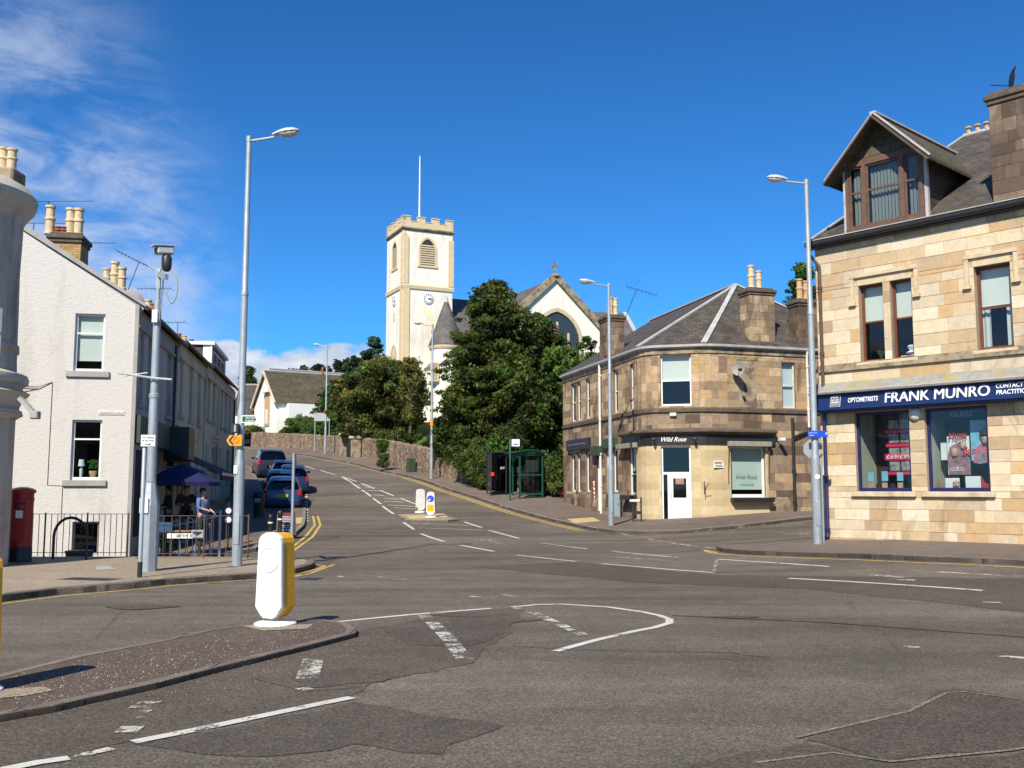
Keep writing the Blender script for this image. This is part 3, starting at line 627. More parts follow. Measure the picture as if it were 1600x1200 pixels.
kr = [V2(p) for p in KRw[:10]]
strip(mb, kr[1:], .09, .006, -.28, .6, False); strip(mb, kr[4:], .09, .006, -.50, .6, False)
strip(mb, Z_([(285, 340), (294, 385), (250, 440), (190, 490), (172, 505)]), .09); strip(mb, Z_([(308, 340), (322, 385), (285, 442), (200, 505), (180, 520)]), .09)
strip(mb, Z_([(392, 583), (330, 606), (270, 628), (190, 645)]), .08); strip(mb, Z_([(300, 584), (345, 590), (310, 605), (230, 625), (190, 633)]), .07)
kf = [V2(p) for p in KFw]; strip(mb, kf[4:], .08, .006, -.30, .6, False); strip(mb, kf[:4], .09, .006, -.22, .6, False); strip(mb, kf[:4], .09, .006, -.42, .6, False)
strip(mb, Y_([(605, 152), (690, 156)]), .1, .009); strip(mb, Y_([(600, 160), (640, 168)]), .12, .009)
strip(mb, [V2(p) for p in KLw[:8]], .07, .006, -.22, .6, False)
strip(mb, [(380, 735), (400, 752), (412, 770)], .09); strip(mb, [(372, 733), (392, 750), (406, 770)], .09)
struct(mb.build('yellow_line', M_['paint_yellow']))
mb = MB()
for i in range(11): strip(mb, [(479, 771+i*4.2), (479, 773+i*4.2)], .12, .006)
struct(mb.build('road_marking', M_['paint_white']))
# yellow paint on a dropped kerb stretch, manholes
mb = MB()
for a, b in (((240, 915.5), (258, 913.5)), ((-30, 944.5), (10, 939.5))):
    p, q = V2(G(*a)), V2(G(*b)); strip(mb, [p, q], .1, .012, .05, .3, False, .106)
struct(mb.build('kerb_paint', M_['paint_yellow']))
def iron(c, a, b, h, name='drain_cover'):
    m_ = MB(Matrix.Translation((c.x, c.y, gz(c.x, c.y)+h)) @ Matrix.Rotation(R(-14), 4, 'Z')); m_.box(-a, a, -b, b, -.02, .004)
    for i in range(7): m_.box(-a*.8, a*.8, -b*.8+i*b*.26, -b*.8+i*b*.26+b*.1, .004, .008)
    return struct(m_.build(name, M_['metal_dark']))
iron(G(485, 905), .18, .18, .006); iron(G(140, 905, .11), .5, .2, .112)
# the pale concrete collar and slab
struct(sheet('concrete_pad', [(375, 978), (490, 976), (480, 983), (412, 986)], .006, 'pavement', .055)); struct(sheet('concrete_pad', [(0, 1078), (70, 1074), (84, 1080), (40, 1088), (0, 1092)], .006, 'pavement', .055))
struct(sheet('concrete_pad', [(150, 885), (170, 884), (182, 890), (150, 891)], .006, 'slab_grey', .11))
# loose white grit and chippings on and by the island
mb = MB(); r2 = random.Random(3)
cpoly = [(p.x, p.y) for p in ISw]
for i in range(1100):
    px = r2.uniform(20, 600); t = r2.random()
    py = 1085-px*.18+r2.gauss(0, 22)
    if i % 3 == 0: py += 16
    p = G(px, py); on = inpoly(p.x, p.y, cpoly)
    z = gz(p.x, p.y)+(.055 if on else .005); s_ = r2.uniform(.002, .0058)*(1 if on else .8)
    a = r2.uniform(0, 6); v = [(p.x+s_*math.cos(a+k*2.09), p.y+s_*math.sin(a+k*2.09), z) for k in range(3)]+[(p.x, p.y, z+s_*.9)]
    mb.add(v, [(0, 1, 3), (1, 2, 3), (2, 0, 3)])
o = mb.build('grit', M_['white_old']); tag(o, 'white grit and chippings scattered over the dark traffic island', 'grit', kind='stuff')
def tuft(mb, c, r_, n, h, rr):
    for i in range(n):
        a = rr.uniform(0, 6.28); d = r_*math.sqrt(rr.random()); x, y = c.x+d*math.cos(a), c.y+d*math.sin(a); b = rr.uniform(0, 6.28); w_ = .004
        l = h*rr.uniform(.5, 1.1); dx, dy = math.cos(b), math.sin(b); g_ = rr.choice([(.12, .16, .03), (.2, .2, .06), (.09, .13, .02), (.3, .25, .1)])
        mb.add([(x-dy*w_, y+dx*w_, c.z), (x+dy*w_, y-dx*w_, c.z), (x+dx*l*.5, y+dy*l*.5, c.z+l)], [(0, 1, 2)], g_)
mb = MB(); 
for px, py, r_, n in ((345, 1046, .10, 150), (325, 1053, .06, 60), (480, 1010, .07, 70), (455, 1016, .05, 30), (540, 996, .12, 90), (505, 1005, .08, 50), (335, 912, .12, 60), (520, 992, .05, 30)):
    tuft(mb, G(px, py), r_, n, .07, r2)
o = mb.build('weeds', M_['leaf'], uv=False); tag(o, 'tufts of weed growing along the island and pavement kerbs', 'weeds', kind='stuff')
# ------------------------------------------------------------ building kit
def wall(mb, x0, x1, z0, z1, ops=(), rv=.16, y=0.0, col=None, back=True):
    xs = sorted({x0, x1} | {min(max(v, x0), x1) for o in ops for v in (o[0], o[0]+o[2])}); zs = sorted({z0, z1} | {min(max(v, z0), z1) for o in ops for v in (o[1], o[1]+o[3])})
    for i in range(len(xs)-1):
        for j in range(len(zs)-1):
            cx, cz = (xs[i]+xs[i+1])/2, (zs[j]+zs[j+1])/2
            if xs[i+1]-xs[i] < 1e-6 or zs[j+1]-zs[j] < 1e-6: continue
            if any(o[0] < cx < o[0]+o[2] and o[1] < cz < o[1]+o[3] for o in ops): continue
            mb.quad((xs[i], y, zs[j]), (xs[i+1], y, zs[j]), (xs[i+1], y, zs[j+1]), (xs[i], y, zs[j+1]), col)
    for (x, z, w_, h) in [o[:4] for o in ops]:
        a, b, c, d = x, x+w_, z, z+h
        mb.quad((a, y, c), (a, y, d), (a, y+rv, d), (a, y+rv, c), col); mb.quad((b, y, d), (b, y, c), (b, y+rv, c), (b, y+rv, d), col)
        mb.quad((a, y, d), (b, y, d), (b, y+rv, d), (a, y+rv, d), col); mb.quad((b, y, c), (a, y, c), (a, y+rv, c), (b, y+rv, c), col)
def soften(l, k=.85, m_=(.60, .475, .335)): return [tuple(m_[i]+(c[i]-m_[i])*k for i in range(3)) for c in l]
MORT = (.38, .31, .22)
PALF = [(.53, .39, .23), (.62, .48, .30), (.68, .56, .37), (.50, .35, .20), (.43, .31, .19), (.64, .51, .33), (.54, .36, .17), (.62, .52, .37), (.69, .59, .42), (.54, .43, .29), (.66, .54, .36)]
PALF = soften(PALF)+[(.50, .34, .19), (.66, .57, .42)]
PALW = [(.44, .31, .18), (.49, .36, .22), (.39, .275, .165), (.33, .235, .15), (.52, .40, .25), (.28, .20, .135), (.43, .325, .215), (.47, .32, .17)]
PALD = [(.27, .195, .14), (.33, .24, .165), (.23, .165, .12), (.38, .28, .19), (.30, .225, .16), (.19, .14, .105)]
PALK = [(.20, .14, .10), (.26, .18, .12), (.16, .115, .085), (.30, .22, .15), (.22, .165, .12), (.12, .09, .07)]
PALC = [(.52, .41, .24), (.56, .45, .27), (.49, .38, .22), (.54, .43, .26)]
def ashlar(mb, x0, x1, z0, z1, ops, hs, ls, pal, rr, prot=.006, y=0.0, gap=.006):
    z = z0
    while z < z1-.02:
        h = rr.uniform(*hs); 
        if z+h > z1-.1: h = z1-z
        cuts = sorted({z, z+h} | {v for o in ops for v in (o[1], o[1]+o[3]) if z+.06 < v < z+h-.06})
        for ca, cb in zip(cuts[:-1], cuts[1:]):
            free = [(x0, x1)]
            for o in ops:
                if o[1] < (ca+cb)/2 < o[1]+o[3]:
                    nf = []
                    for a, b in free:
                        if o[0]+o[2] <= a or o[0] >= b: nf.append((a, b)); continue
                        if o[0] > a: nf.append((a, o[0]))
                        if o[0]+o[2] < b: nf.append((o[0]+o[2], b))
                    free = nf
            for a, b in free:
                if b-a < .03: continue
                x = a
                while x < b-.01:
                    l = rr.uniform(*ls)
                    if x+l > b-.18: l = b-x
                    c = rr.choice(pal); k = rr.uniform(.88, 1.12); c = tuple(min(1, q*k) for q in c); p = prot*rr.uniform(.5, 1.6)
                    X0, X1, Z0, Z1 = x+gap/2, x+l-gap/2, ca+gap/2, cb-gap/2; e = min(.006, l*.2)
                    v = [(X0, y, Z0), (X1, y, Z0), (X1, y, Z1), (X0, y, Z1), (X0+e, y-p, Z0+e), (X1-e, y-p, Z0+e), (X1-e, y-p, Z1-e), (X0+e, y-p, Z1-e)]
                    mb.add(v, [(4, 5, 6, 7), (0, 1, 5, 4), (1, 2, 6, 5), (2, 3, 7, 6), (3, 0, 4, 7)], c); x += l
        z += h
def window(root, M, r, fm='white_paint', depth=.12, fw=.055, rail=.5, mull=(), pane='glass', blind=None, bm='blind', sill=None, sm='stone_trim', curtain=None, name='window', ft=.05, room=False):
    x, z, w_, h = r[:4]; mb = MB(M); y0, y1 = depth, depth+ft
    mb.box(x, x+fw, y0, y1, z, z+h); mb.box(x+w_-fw, x+w_, y0, y1, z, z+h); mb.box(x+fw, x+w_-fw, y0, y1, z, z+fw*1.3); mb.box(x+fw, x+w_-fw, y0, y1, z+h-fw, z+h)
    if rail: mb.box(x+fw, x+w_-fw, y0-.012, y1-.006, z+h*rail-.022, z+h*rail+.022)
    for m_ in mull: mb.box(x+w_*m_-.02, x+w_*m_+.02, y0+.004, y1-.004, z+fw*1.3, z+h-fw)
    f = mb.build(name, M_[fm], root)
    p = MB(M); yp = depth+ft*.5; p.quad((x+fw, yp, z+fw), (x+w_-fw, yp, z+fw), (x+w_-fw, yp, z+h-fw), (x+fw, yp, z+h-fw)); p.build('pane', M_[pane], f)
    if blind:
        b = MB(M); zb = z+h*(1-blind); yb = depth+ft+.05; b.box(x+.01, x+w_-.01, yb, yb+.01, zb, z+h-.01); b.box(x+.01, x+w_-.01, yb-.008, yb+.014, zb-.02, zb); b.build('blind', M_[bm], f)
    if curtain:
        b = MB(M); yb = depth+ft+.07
        for (a0, a1, zf) in curtain:
            n = max(4, int((a1-a0)*w_/.05)); pts = [(x+w_*(a0+(a1-a0)*i/n), yb+.03*(i % 2)) for i in range(n+1)]
            for (p0, p1) in zip(pts[:-1], pts[1:]): b.quad((p0[0], p0[1], z+h*zf+.02), (p1[0], p1[1], z+h*zf+.02), (p1[0], p1[1], z+h-.02), (p0[0], p0[1], z+h-.02))
        b.build('curtain', M_['curtain'], f)
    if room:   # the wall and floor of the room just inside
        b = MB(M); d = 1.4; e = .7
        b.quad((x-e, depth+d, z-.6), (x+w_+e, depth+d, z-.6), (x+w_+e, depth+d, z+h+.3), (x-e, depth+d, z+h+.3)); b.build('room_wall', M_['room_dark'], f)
    if sill:
        s_ = MB(M); e, hh, pr = sill; s_.box(x-e, x+w_+e, -pr, depth-.002, z-hh, z-.002, bev=.008); s_.build('sill', M_[sm], f)
    return f
def band(pts, z0, z1, out, mat, root, name, y_in=0.0, prof=None, close=False):     # moulding swept along a wall line (2D world points, outside on the right-hand side)
    mb = MB(); n = len(pts); pts = [V2(p) for p in pts]; N = []
    for i in range(n):
        a = (pts[i]-pts[i-1]).normalized() if i else None; b = (pts[i+1]-pts[i]).normalized() if i < n-1 else None
        if a is None: a = b
        if b is None: b = a
        na, nb = Vector((a.y, -a.x)), Vector((b.y, -b.x)); m_ = (na+nb).normalized(); N.append(m_/max(.3, m_.dot(na)))
    prof = prof or [(y_in, z0), (out, z0), (out, z1), (y_in, z1)]; k = len(prof)
    v = [(pts[i].x+N[i].x*o, pts[i].y+N[i].y*o, z) for i in range(n) for o, z in prof]
    f = [(i*k+j, (i+1)*k+j, (i+1)*k+(j+1) % k, i*k+(j+1) % k) for i in range(n-1) for j in range(k)]+[tuple(range(k-1, -1, -1)), tuple(range((n-1)*k, n*k))]
    mb.add(v, f); return mb.build(name, M_[mat], root)
def T(x, y, z=0, rz=0): return Matrix.Translation((x, y, z)) @ Matrix.Rotation(R(rz), 4, 'Z')
def pot(mb, c, h, r_=.13, col=None):
    mb.lathe([(r_*1.15, 0), (r_*1.15, h*.07), (r_*.95, h*.1), (r_, h*.48), (r_*1.18, h*.5), (r_*1.18, h*.56), (r_*.92, h*.6), (r_*.9, h*.9), (r_*1.12, h*.92), (r_*1.12, h), (r_*.8, h), (r_*.78, h*.8)], c, 14, col=col)
def chimney(root, M, x0, x1, y0, y1, z0, z1, pots, mat='stone_chimney', pal=None, cope='stone_trim_dark', hs=(.28, .34), ls=(.3, .6), name='chimney', brick=False, potmat='pot_clay', ov=.09):
    mb = MB(M); rr = random.Random(int(abs(x0*97+z1*31)))
    w_, d = x1-x0, y1-y0; pal = pal or PALK
    if brick: mb.box(x0, x1, y0, y1, z0, z1)
    else:
        for A, L in ((T(x0, y0), w_), (T(x1, y0, 0, 90), d), (T(x1, y1, 0, 180), w_), (T(x0, y1, 0, 270), d)):
            mb.M = M @ A; mb.quad((0, 0, z0), (L, 0, z0), (L, 0, z1), (0, 0, z1), (.14, .11, .08)); ashlar(mb, 0, L, z0, z1, (), hs, ls, pal, rr)
        mb.M = M
    c = mb.build(name, M_[mat], root); m2 = MB(M)
    m2.bbox(x0-ov*.5, x1+ov*.5, y0-ov*.5, y1+ov*.5, z1, z1+.10, .02); m2.bbox(x0-ov, x1+ov, y0-ov, y1+ov, z1+.10, z1+.24, .03); m2.bbox(x0-.0, x1+.0, y0-.0, y1+.0, z1+.24, z1+.32, .02); m2.build('coping', M_[cope], c)
    for (px, py, h, r_, mt) in pots:
        m3 = MB(M); pot(m3, (px, py, z1+.32), h, r_); m3.build('chimney_pot', M_[mt or potmat], c, smooth=True)
    return c
def pipe(root, pts, r_, mat, name='downpipe', brackets=()):
    mb = MB(); mb.tube(pts, r_, 10)
    for b in brackets:
        b = Vector(b); mb.lathe([(r_*1.35, -.04), (r_*1.35, .04)], b, 12)
    return mb.build(name, M_[mat], root, smooth=True)
def lw(M, x, y, z): return M @ Vector((x, y, z))
# ============================================================ optician's building, right
MF = Fr((FMc.x, FMc.y, gz(FMc.x, FMc.y)+.11), 138)
fm = empty('corner_shop', None, label='two storey pale sandstone building with navy optician shopfront and roof dormer', cat='building', M=MF)
def fz(px, py): return onp(MF, px, py)[1]
zE = fz(1284, 381); zL = fz(1290, 611); zF1 = fz(1285, 619); zF0 = fz(1290, 646); zS = fz(1283, 583)
opsF = [rect(MF, 1337, 648, 1422.5, 768), rect(MF, 1447, 641, 1545, 768)]
w1 = rect(MF, 1343, 442, 1381, 565); w2 = rect(MF, 1392, 437, 1426, 561); w3 = rect(MF, 1524, 410, 1581, 546)
zt = (w1[1]+w1[3]+w2[1]+w2[3])/2; zb_ = (w1[1]+w2[1])/2; w1 = (w1[0], zb_, w1[2], zt-zb_); w2 = (w2[0], zb_, w2[2], zt-zb_); w3 = (w3[0], zb_, w3[2], zt-zb_)
s1, s2 = opsF; zs = (s1[1]+s2[1])/2; s1 = (s1[0], zs, s1[2], zF0-.03-zs); s2 = (s2[0], zs, s2[2], zF0-.03-zs)
xd = 5.35; door = (xd, .05, 1.1, zF0-.1); s3 = (xd+1.5, zs, 1.8, s1[3]); w4 = (6.6, zb_, w3[2], w3[3])
ops = [s1, s2, w1, w2, w3, door, s3, w4]
LF = 9.6; DF = 11.2
mb = MB(MF); rr = random.Random(11)
wall(mb, 0, LF, -.6, zE, ops, .22, col=MORT)
ashlar(mb, 0, LF, -.3, zF0-.0, ops, (.24, .31), (.30, .72), PALF, rr, .010)
ashlar(mb, 0, LF, zS+.12, zE-.02, ops, (.27, .34), (.34, 1.0), PALF, rr, .009)
ashlar(mb, 0, LF, zL+.06, zS-.02, ops, (.40, .45), (.9, 1.6), PALF[5:9], rr, .004)
mb.quad((0, DF, -.6), (0, 0, -.6), (0, 0, zE), (0, DF, zE), MORT); mb.quad((LF, 0, -.6), (LF, DF, -.6), (LF, DF, zE), (LF, 0, zE), MORT); mb.quad((LF, DF, -.6), (0, DF, -.6), (0, DF, zE), (LF, DF, zE), MORT)
mb.M = MF @ T(0, DF, 0, 270); ashlar(mb, 0, DF, -.3, zE, (), (.27, .34), (.34, 1.0), PALF, rr, .009); mb.M = MF
mb.build('wall', M_['stone_light'], fm)
# rybat stones round the openings, sills, hood moulds
tm = MB(MF)
tm.box(0-.05, LF, -.07, 0, zS, zS+.10); tm.box(-.03, LF, -.03, 0, zS+.10, zS+.19)
tm.build('string_course', M_['stone_trim'], fm)
def hood(x0, x1, z, dr=.42):
    hd = MB(MF)
    hd.box(x0-.02, x1+.02, -.015, 0, z, z+.20); hd.box(x0-.20, x1+.20, -.075, 0, z+.20, z+.29)
    for a in (x0-.20, x1+.10): hd.box(a, a+.10, -.06, 0, z-dr, z+.20); hd.box(a-.04, a+.14, -.09, 0, z-dr-.09, z-dr)
    hd.build('hood_mould', M_['stone_trim_light'], fm)
hood(w1[0], w2[0]+w2[2], zt); hood(w3[0], w3[0]+w3[2], zt); hood(w4[0], w4[0]+w4[2], zt)
ml = MB(MF); ml.box(w1[0]+w1[2], w2[0], -.005, .20, zb_, zt, bev=.012); ml.build('mullion', M_['stone_trim_light'], fm)
window(fm, MF, w1, 'timber_red', .16, .06, .52, blind=.47, sill=None, curtain=[(.0, 1, .0)] if False else None, room=True)
window(fm, MF, w2, 'timber_red', .16, .06, .52, blind=.47, room=True)
window(fm, MF, w3, 'timber_red', .16, .07, .50, blind=.46, curtain=[(.0, .28, 0), (.72, 1, 0)], room=True); window(fm, MF, w4, 'timber_red', .16, .07, .50, blind=.46, room=True)
sl = MB(MF); sl.box(w1[0]-.1, w2[0]+w2[2]+.1, -.06, .15, zb_-.12, zb_-.002, bev=.01); sl.build('sill', M_['stone_trim_light'], fm); sl = MB(MF); sl.box(w3[0]-.1, w3[0]+w3[2]+.1, -.06, .15, zb_-.12, zb_-.002, bev=.01); sl.build('sill', M_['stone_trim_light'], fm)
# small things on the upstairs sills
ob = MB(MF); 
for i in range(26):
    a = rr.uniform(0, 6.28); t_ = rr.uniform(.1, .22); ob.tube([(w1[0]+.42, .27, zb_+.08), (w1[0]+.42+math.cos(a)*t_*.6, .27+.03*math.sin(a), zb_+.1+t_)], [.008, .02], 4)
ob.build('pot_plant', M_['green_box'], fm)
ob = MB(MF); ob.lathe([(.06, .1), (.14, .17), (.05, .22), (.1, .32), (.06, .36)], (w2[0]+.35, .3, zb_), 10); ob.box(w2[0]+.1, w2[0]+.75, .24, .36, zb_+.07, zb_+.11); ob.build('ornament', M_['white_paint'], fm, smooth=True)
# shopfront
for i, s_ in enumerate((s1, s2, s3)):
    f = window(fm, MF, (s_[0], s_[1], s_[2], s_[3]), 'navy_frame', .10, .07, 0, pane='glass', name='shop_window')
    a = MB(MF); a.box(s_[0]-.12, s_[0]+s_[2]+.12, -.10, .10, s_[1]-.13, s_[1]-.003, bev=.012); a.build('sill', M_['stone_trim_light'], f)
    q = MB(MF); x0, x1, z0, z1 = s_[0]+.02, s_[0]+s_[2]-.02, s_[1], s_[1]+s_[3]; D_ = 1.0
    q.quad((x0, .16, z0), (x0, D_, z0), (x0, D_, z1), (x0, .16, z1)); q.quad((x1, D_, z0), (x1, .16, z0), (x1, .16, z1), (x1, D_, z1)); q.build('display_cheek', M_['shop_wall'], f)
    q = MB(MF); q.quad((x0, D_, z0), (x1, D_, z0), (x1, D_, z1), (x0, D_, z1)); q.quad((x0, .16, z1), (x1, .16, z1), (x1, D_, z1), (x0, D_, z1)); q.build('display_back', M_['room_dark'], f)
    q = MB(MF); q.box(x0, x1, .16, D_, z0-.06, z0+.02); q.build('display_floor', M_['wood'], f)
    if i == 0:
        xb = s_[0]+s_[2]*.47; ww = s_[2]*.42; hh = s_[3]*.74; zb = s_[1]+s_[3]*.20
        q = MB(MF); q.box(xb-.02, xb+ww+.02, .42, .43, zb, zb+hh); q.build('poster', M_['cloth_dark'], f)
        q = MB(MF)
        for r_ in range(4):
            for c_ in range(2): q = MB(MF); q.box(xb+.02+c_*ww*.5, xb+ww*.46+c_*ww*.5, .405, .42, zb+.12+r_*hh*.235, zb+.12+r_*hh*.235+hh*.15); q.build('photo', M_['print_mono'], f)
        q = MB(MF)
        for r_ in range(4): q = MB(MF); q.box(xb-.06, xb+ww+.06, .395, .405, zb+.02+r_*hh*.235, zb+.09+r_*hh*.235); q.build('price_band', M_['magenta'], f)
        q = MB(MF); q.box(xb-.10, xb+ww+.06, .385, .395, zb+hh*.25+.02, zb+hh*.25+.17); q.build('price_band', M_['magenta'], f)
        text(MF, '£69/£99', xb-.05, zb+hh*.25+.05, .10, M_['sign_white'], f, y=.384, width=ww+.02, bold=.01)
        q = MB(MF)
        for k, (u_, tl, mt) in enumerate(((.10, .30, 0), (.36, .33, 0), (.64, .28, 0))):
            q = MB(MF); q.box(s_[0]+s_[2]*u_, s_[0]+s_[2]*u_+.16, .30, .31, s_[1]+.26, s_[1]+.26+tl*.75); q.build('showcard', M_['print_blue'], f)
        q = MB(MF)
        for u_ in (.14, .40, .68): q = MB(MF); q.box(s_[0]+s_[2]*u_-.02, s_[0]+s_[2]*u_+.12, .24, .25, s_[1]+.04, s_[1]+.22); q.build('showcard', M_['skin_print'], f)
        q = MB(MF)
        for u_ in (.27, .54): q = MB(MF); q.box(s_[0]+s_[2]*u_, s_[0]+s_[2]*u_+.12, .24, .25, s_[1]+.06, s_[1]+.2); q.build('display_block', M_['cloth_dark'], f)
    if i == 1:
        x_, z_, W_, H_ = s_
        q = MB(MF); q.box(x_+.02, x_+W_-.02, .14, .15, z_+H_*.86, z_+H_-.06); q.build('header_board', M_['cloth_dark'], f)
        text(MF, 'GUESS', x_+W_*.56, z_+H_*.885, .11, M_['sign_grey'], f, y=.139, align='CENTER', width=.52)
        q = MB(MF); xa, xb = x_+W_*.24, x_+W_*.60; za, zb = z_+H_*.20, z_+H_*.66
        q.box(xa, xb, .36, .37, za, zb); q.build('poster', M_['sign_white'], f)
        q = MB(MF); q.prism([(xa+.02, za), (xb, za), (xb, za+.5*(zb-za)), (xb-.12, za+.58*(zb-za)), (xb-.2, za+.86*(zb-za)), (xa+.2, za+.80*(zb-za)), (xa+.06, za+.72*(zb-za)), (xa+.0, za+.45*(zb-za))], .352, .36); q.build('poster_figure', M_['print_brown'], f)
        q = MB(MF); cx = (xa+xb)/2
        q.lathe([(0, -.12), (.07, -.08), (.085, 0), (.06, .08), (0, .11)], (cx-.08, .35, za+.58*(zb-za)), 10); q.lathe([(0, -.11), (.065, -.07), (.075, 0), (.05, .08), (0, .1)], (cx+.13, .35, za+.76*(zb-za)), 10)
        q.build('poster_face', M_['skin_print'], f)
        text(MF, 'GUESS', xa+.06, za+.09, .09, M_['sign_white'], f, y=.345, width=(xb-xa)*.62)
        text(MF, 'Hugo', x_+W_*.28, z_+H_*.62, .20, M_['red'], f, y=.30, width=W_*.30, shear=.35, bold=.02); text(MF, 'Boss', x_+W_*.50, z_+H_*.44, .18, M_['red'], f, y=.30, width=W_*.26, shear=.35, bold=.02)
        q = MB(MF); xa2, xb2 = x_+W_*.64, x_+W_*.985; q.box(xa2, xb2, .30, .31, z_+H_*.36, z_+H_*.84); q.build('poster', M_['print_blue'], f)
        q = MB(MF); zz = z_+H_*.36; q.prism([(xa2+.05, zz-.05), (xb2, zz-.05), (xb2, zz+.34), (xb2-.1, zz+.40), (xa2+.22, zz+.38), (xa2+.10, zz+.26)], .285, .30); q.build('poster_figure', M_['print_pink'], f)
        q = MB(MF); q.lathe([(0, -.16), (.09, -.1), (.11, 0), (.08, .1), (0, .15)], (xb2-.14, .28, zz+.52), 12); q.build('poster_face', M_['skin_print'], f)
        q = MB(MF); q.lathe([(.07, -.02), (.15, .05), (.15, .14), (.0, .22)], (xb2-.13, .285, zz+.55), 12); q.build('poster_hair', M_['hair'], f)
        q = MB(MF); q.prism([(xa2+.14, zz-.08), (xa2+.36, zz-.05), (xa2+.34, zz+.18), (xa2+.25, zz+.24), (xa2+.16, zz+.12)], .275, .285); q.build('patterned_bag', M_['print_mono'], f)
        q = MB(MF); q.box(x_+W_*.22, x_+W_*.45, .24, .25, z_+.04, z_+.32); q.box(x_+W_*.54, x_+W_*.78, .26, .27, z_+.05, z_+.36); q.box(x_+.13, x_+.33, .5, .51, z_+H_*.38, z_+H_*.6); q.build('showcard', M_['sign_white'], f)
        q = MB(MF); q.prism([(x_+W_*.80, z_+.04), (x_+W_*.97, z_+.06), (x_+W_*.99, z_+.16), (x_+W_*.86, z_+.20), (x_+W_*.80, z_+.36)], .22, .23); q.build('showcard', M_['red'], f)
        q = MB(MF); q.lathe([(0, -.1), (.08, -.05), (.08, .05), (0, .1)], (x_+W_*.40, .235, z_+.18), 10); q.build('poster_face', M_['skin_print'], f)
        q = MB(MF); q.prism([(x_+.1, z_+.03), (x_+.30, z_+.03), (x_+.1, z_+.36)], .3, .32); q.prism([(x_+W_*.90, z_+.25), (x_+W_-.06, z_+.25), (x_+W_-.06, z_+.45)], .26, .28); q.build('straw_fan', M_['wood'], f)
# fascia: sloping navy board under a stone ledge
fa = MB(MF)
fa.prism([(0, zF0), (-.30, zF0), (-.30, zF0+.05), (-.36, zF0+.05), (-.28, zF1), (0, zF1)], -.08, LF, 'x'); fo = fa.build('shop_fascia', M_['navy'], fm)
fa = MB(MF); fa.prism([(0, zF1), (-.40, zF1+.005), (-.42, zF1+.05), (-.34, zF1+.085), (0, zL+.02)], -.10, LF, 'x'); fa.build('cornice', M_['slab_grey'], fm)
fa = MB(MF); fa.prism([(0, zL+.02), (-.30, zF1+.09), (-.28, zF1+.12), (0, zL+.20)], -.07, LF, 'x'); fa.build('weathered_ledge', M_['ledge'], fm)
hF = zF1-zF0; tilt = MF @ Matrix.Translation((0, -.362, zF0+.05)) @ Matrix.Rotation(math.atan2(-.08, hF-.05), 4, 'X')
def fx(px): return onp(MF, px, 630, -.33)[0]
for dx_, dz_ in ((0, 0), (.014, 0), (.007, .008)): text(tilt, 'FRANK MUNRO', fx(1383)+dx_, hF*.21+dz_, .56*hF, M_['sign_white'], fo, width=fx(1547)-fx(1383), depth=.006+dx_*.1)
text(tilt, 'OPTOMETRISTS', fx(1325), hF*.36, .25*hF, M_['sign_white'], fo, width=fx(1372)-fx(1325), bold=.02)
text(tilt, 'CONTACT LENS', fx(1557), hF*.55, .22*hF, M_['sign_white'], fo, width=.98*(fx(1600)-fx(1557))*1.55, bold=.02); text(tilt, 'PRACTITIONER', fx(1558), hF*.23, .22*hF, M_['sign_white'], fo, width=.98*(fx(1600)-fx(1557))*1.55, bold=.02)
q = MB(tilt); a, b = fx(1297.5), fx(1313); q.box(a, b, -.012, -.002, hF*.16, hF*.80); pl = q.build('logo_panel', M_['sign_white'], fo)
q = MB(tilt); q.box(a+.012, b-.012, -.016, -.012, hF*.18, hF*.78); q.build('logo_panel', M_['umbrella_blue'], fo)
text(tilt, 'FRA', a+.03, hF*.64, .11*hF, M_['sign_white'], fo, y=-.016, width=(b-a)*.72, bold=.02); text(tilt, 'NK MU', a+.03, hF*.50, .09*hF, M_['sign_white'], fo, y=-.016, width=(b-a)*.76, bold=.02)
q = MB(tilt)
for i in range(5): q.box(a+.03, b-.03, -.02, -.016, hF*(.23+.05*i), hF*(.245+.05*i+(.015 if i > 2 else 0)))
q.build('logo_line', M_['sign_white'], fo)
# alarm bell between windows
q = MB(MF @ Matrix.Translation(((s1[0]+s1[2]+s2[0])/2-.02, -.0, zF0-.16)) @ Matrix.Rotation(R(90), 4, 'X')); q.lathe([(.15, 0), (.155, .05), (.12, .10), (.05, .12), (0, .12)], (0, 0, 0), 20); q.build('alarm_box', M_['white_old'], fm, smooth=True)
# door (out of frame to the right)
q = MB(MF); q.box(door[0], door[0]+door[2], .16, .20, 0, 2.1); q.box(door[0], door[0]+door[2], .15, .21, 2.1, 2.16); dd = q.build('door', M_['timber_red'], fm); q = MB(MF); q.tube([(door[0]+.12, .10, 1.0), (door[0]+.12, .16, 1.0)], .02); q.build('handle', M_['sign_grey'], dd)
# roof
pitch = R(35); ty = math.tan(pitch)
xr, zr = 0, 0
yR = DF/2; zR = zE+ty*yR
rf = MB(MF); e = .18
hx = 1.7; rf.poly([(-e, -.16, zE+.06), (LF, -.16, zE+.06), (LF, yR, zR), (hx, yR, zR)]); rf.poly([(LF, DF+.1, zE+.06), (-e, DF+.1, zE+.06), (hx, yR, zR), (LF, yR, zR)]); rf.poly([(-e, DF+.1, zE+.06), (-e, -.16, zE+.06), (hx, yR, zR)])
rf.build('roof', M_['slate'], fm)
gb = MB(MF); gb.poly([(LF, 0, zE), (LF, DF, zE), (LF, yR, zR-.1)]); gb.build('gable', M_['stone_trim_light'], fm)
q = MB(MF); q.tube([(-.15, -.20, zE-.02), (LF, -.20, zE-.02)], .075, 10); q.box(-.12, LF, -.16, 0, zE-.14, zE+.03); q.build('gutter', M_['paint_black'], fm, smooth=True)
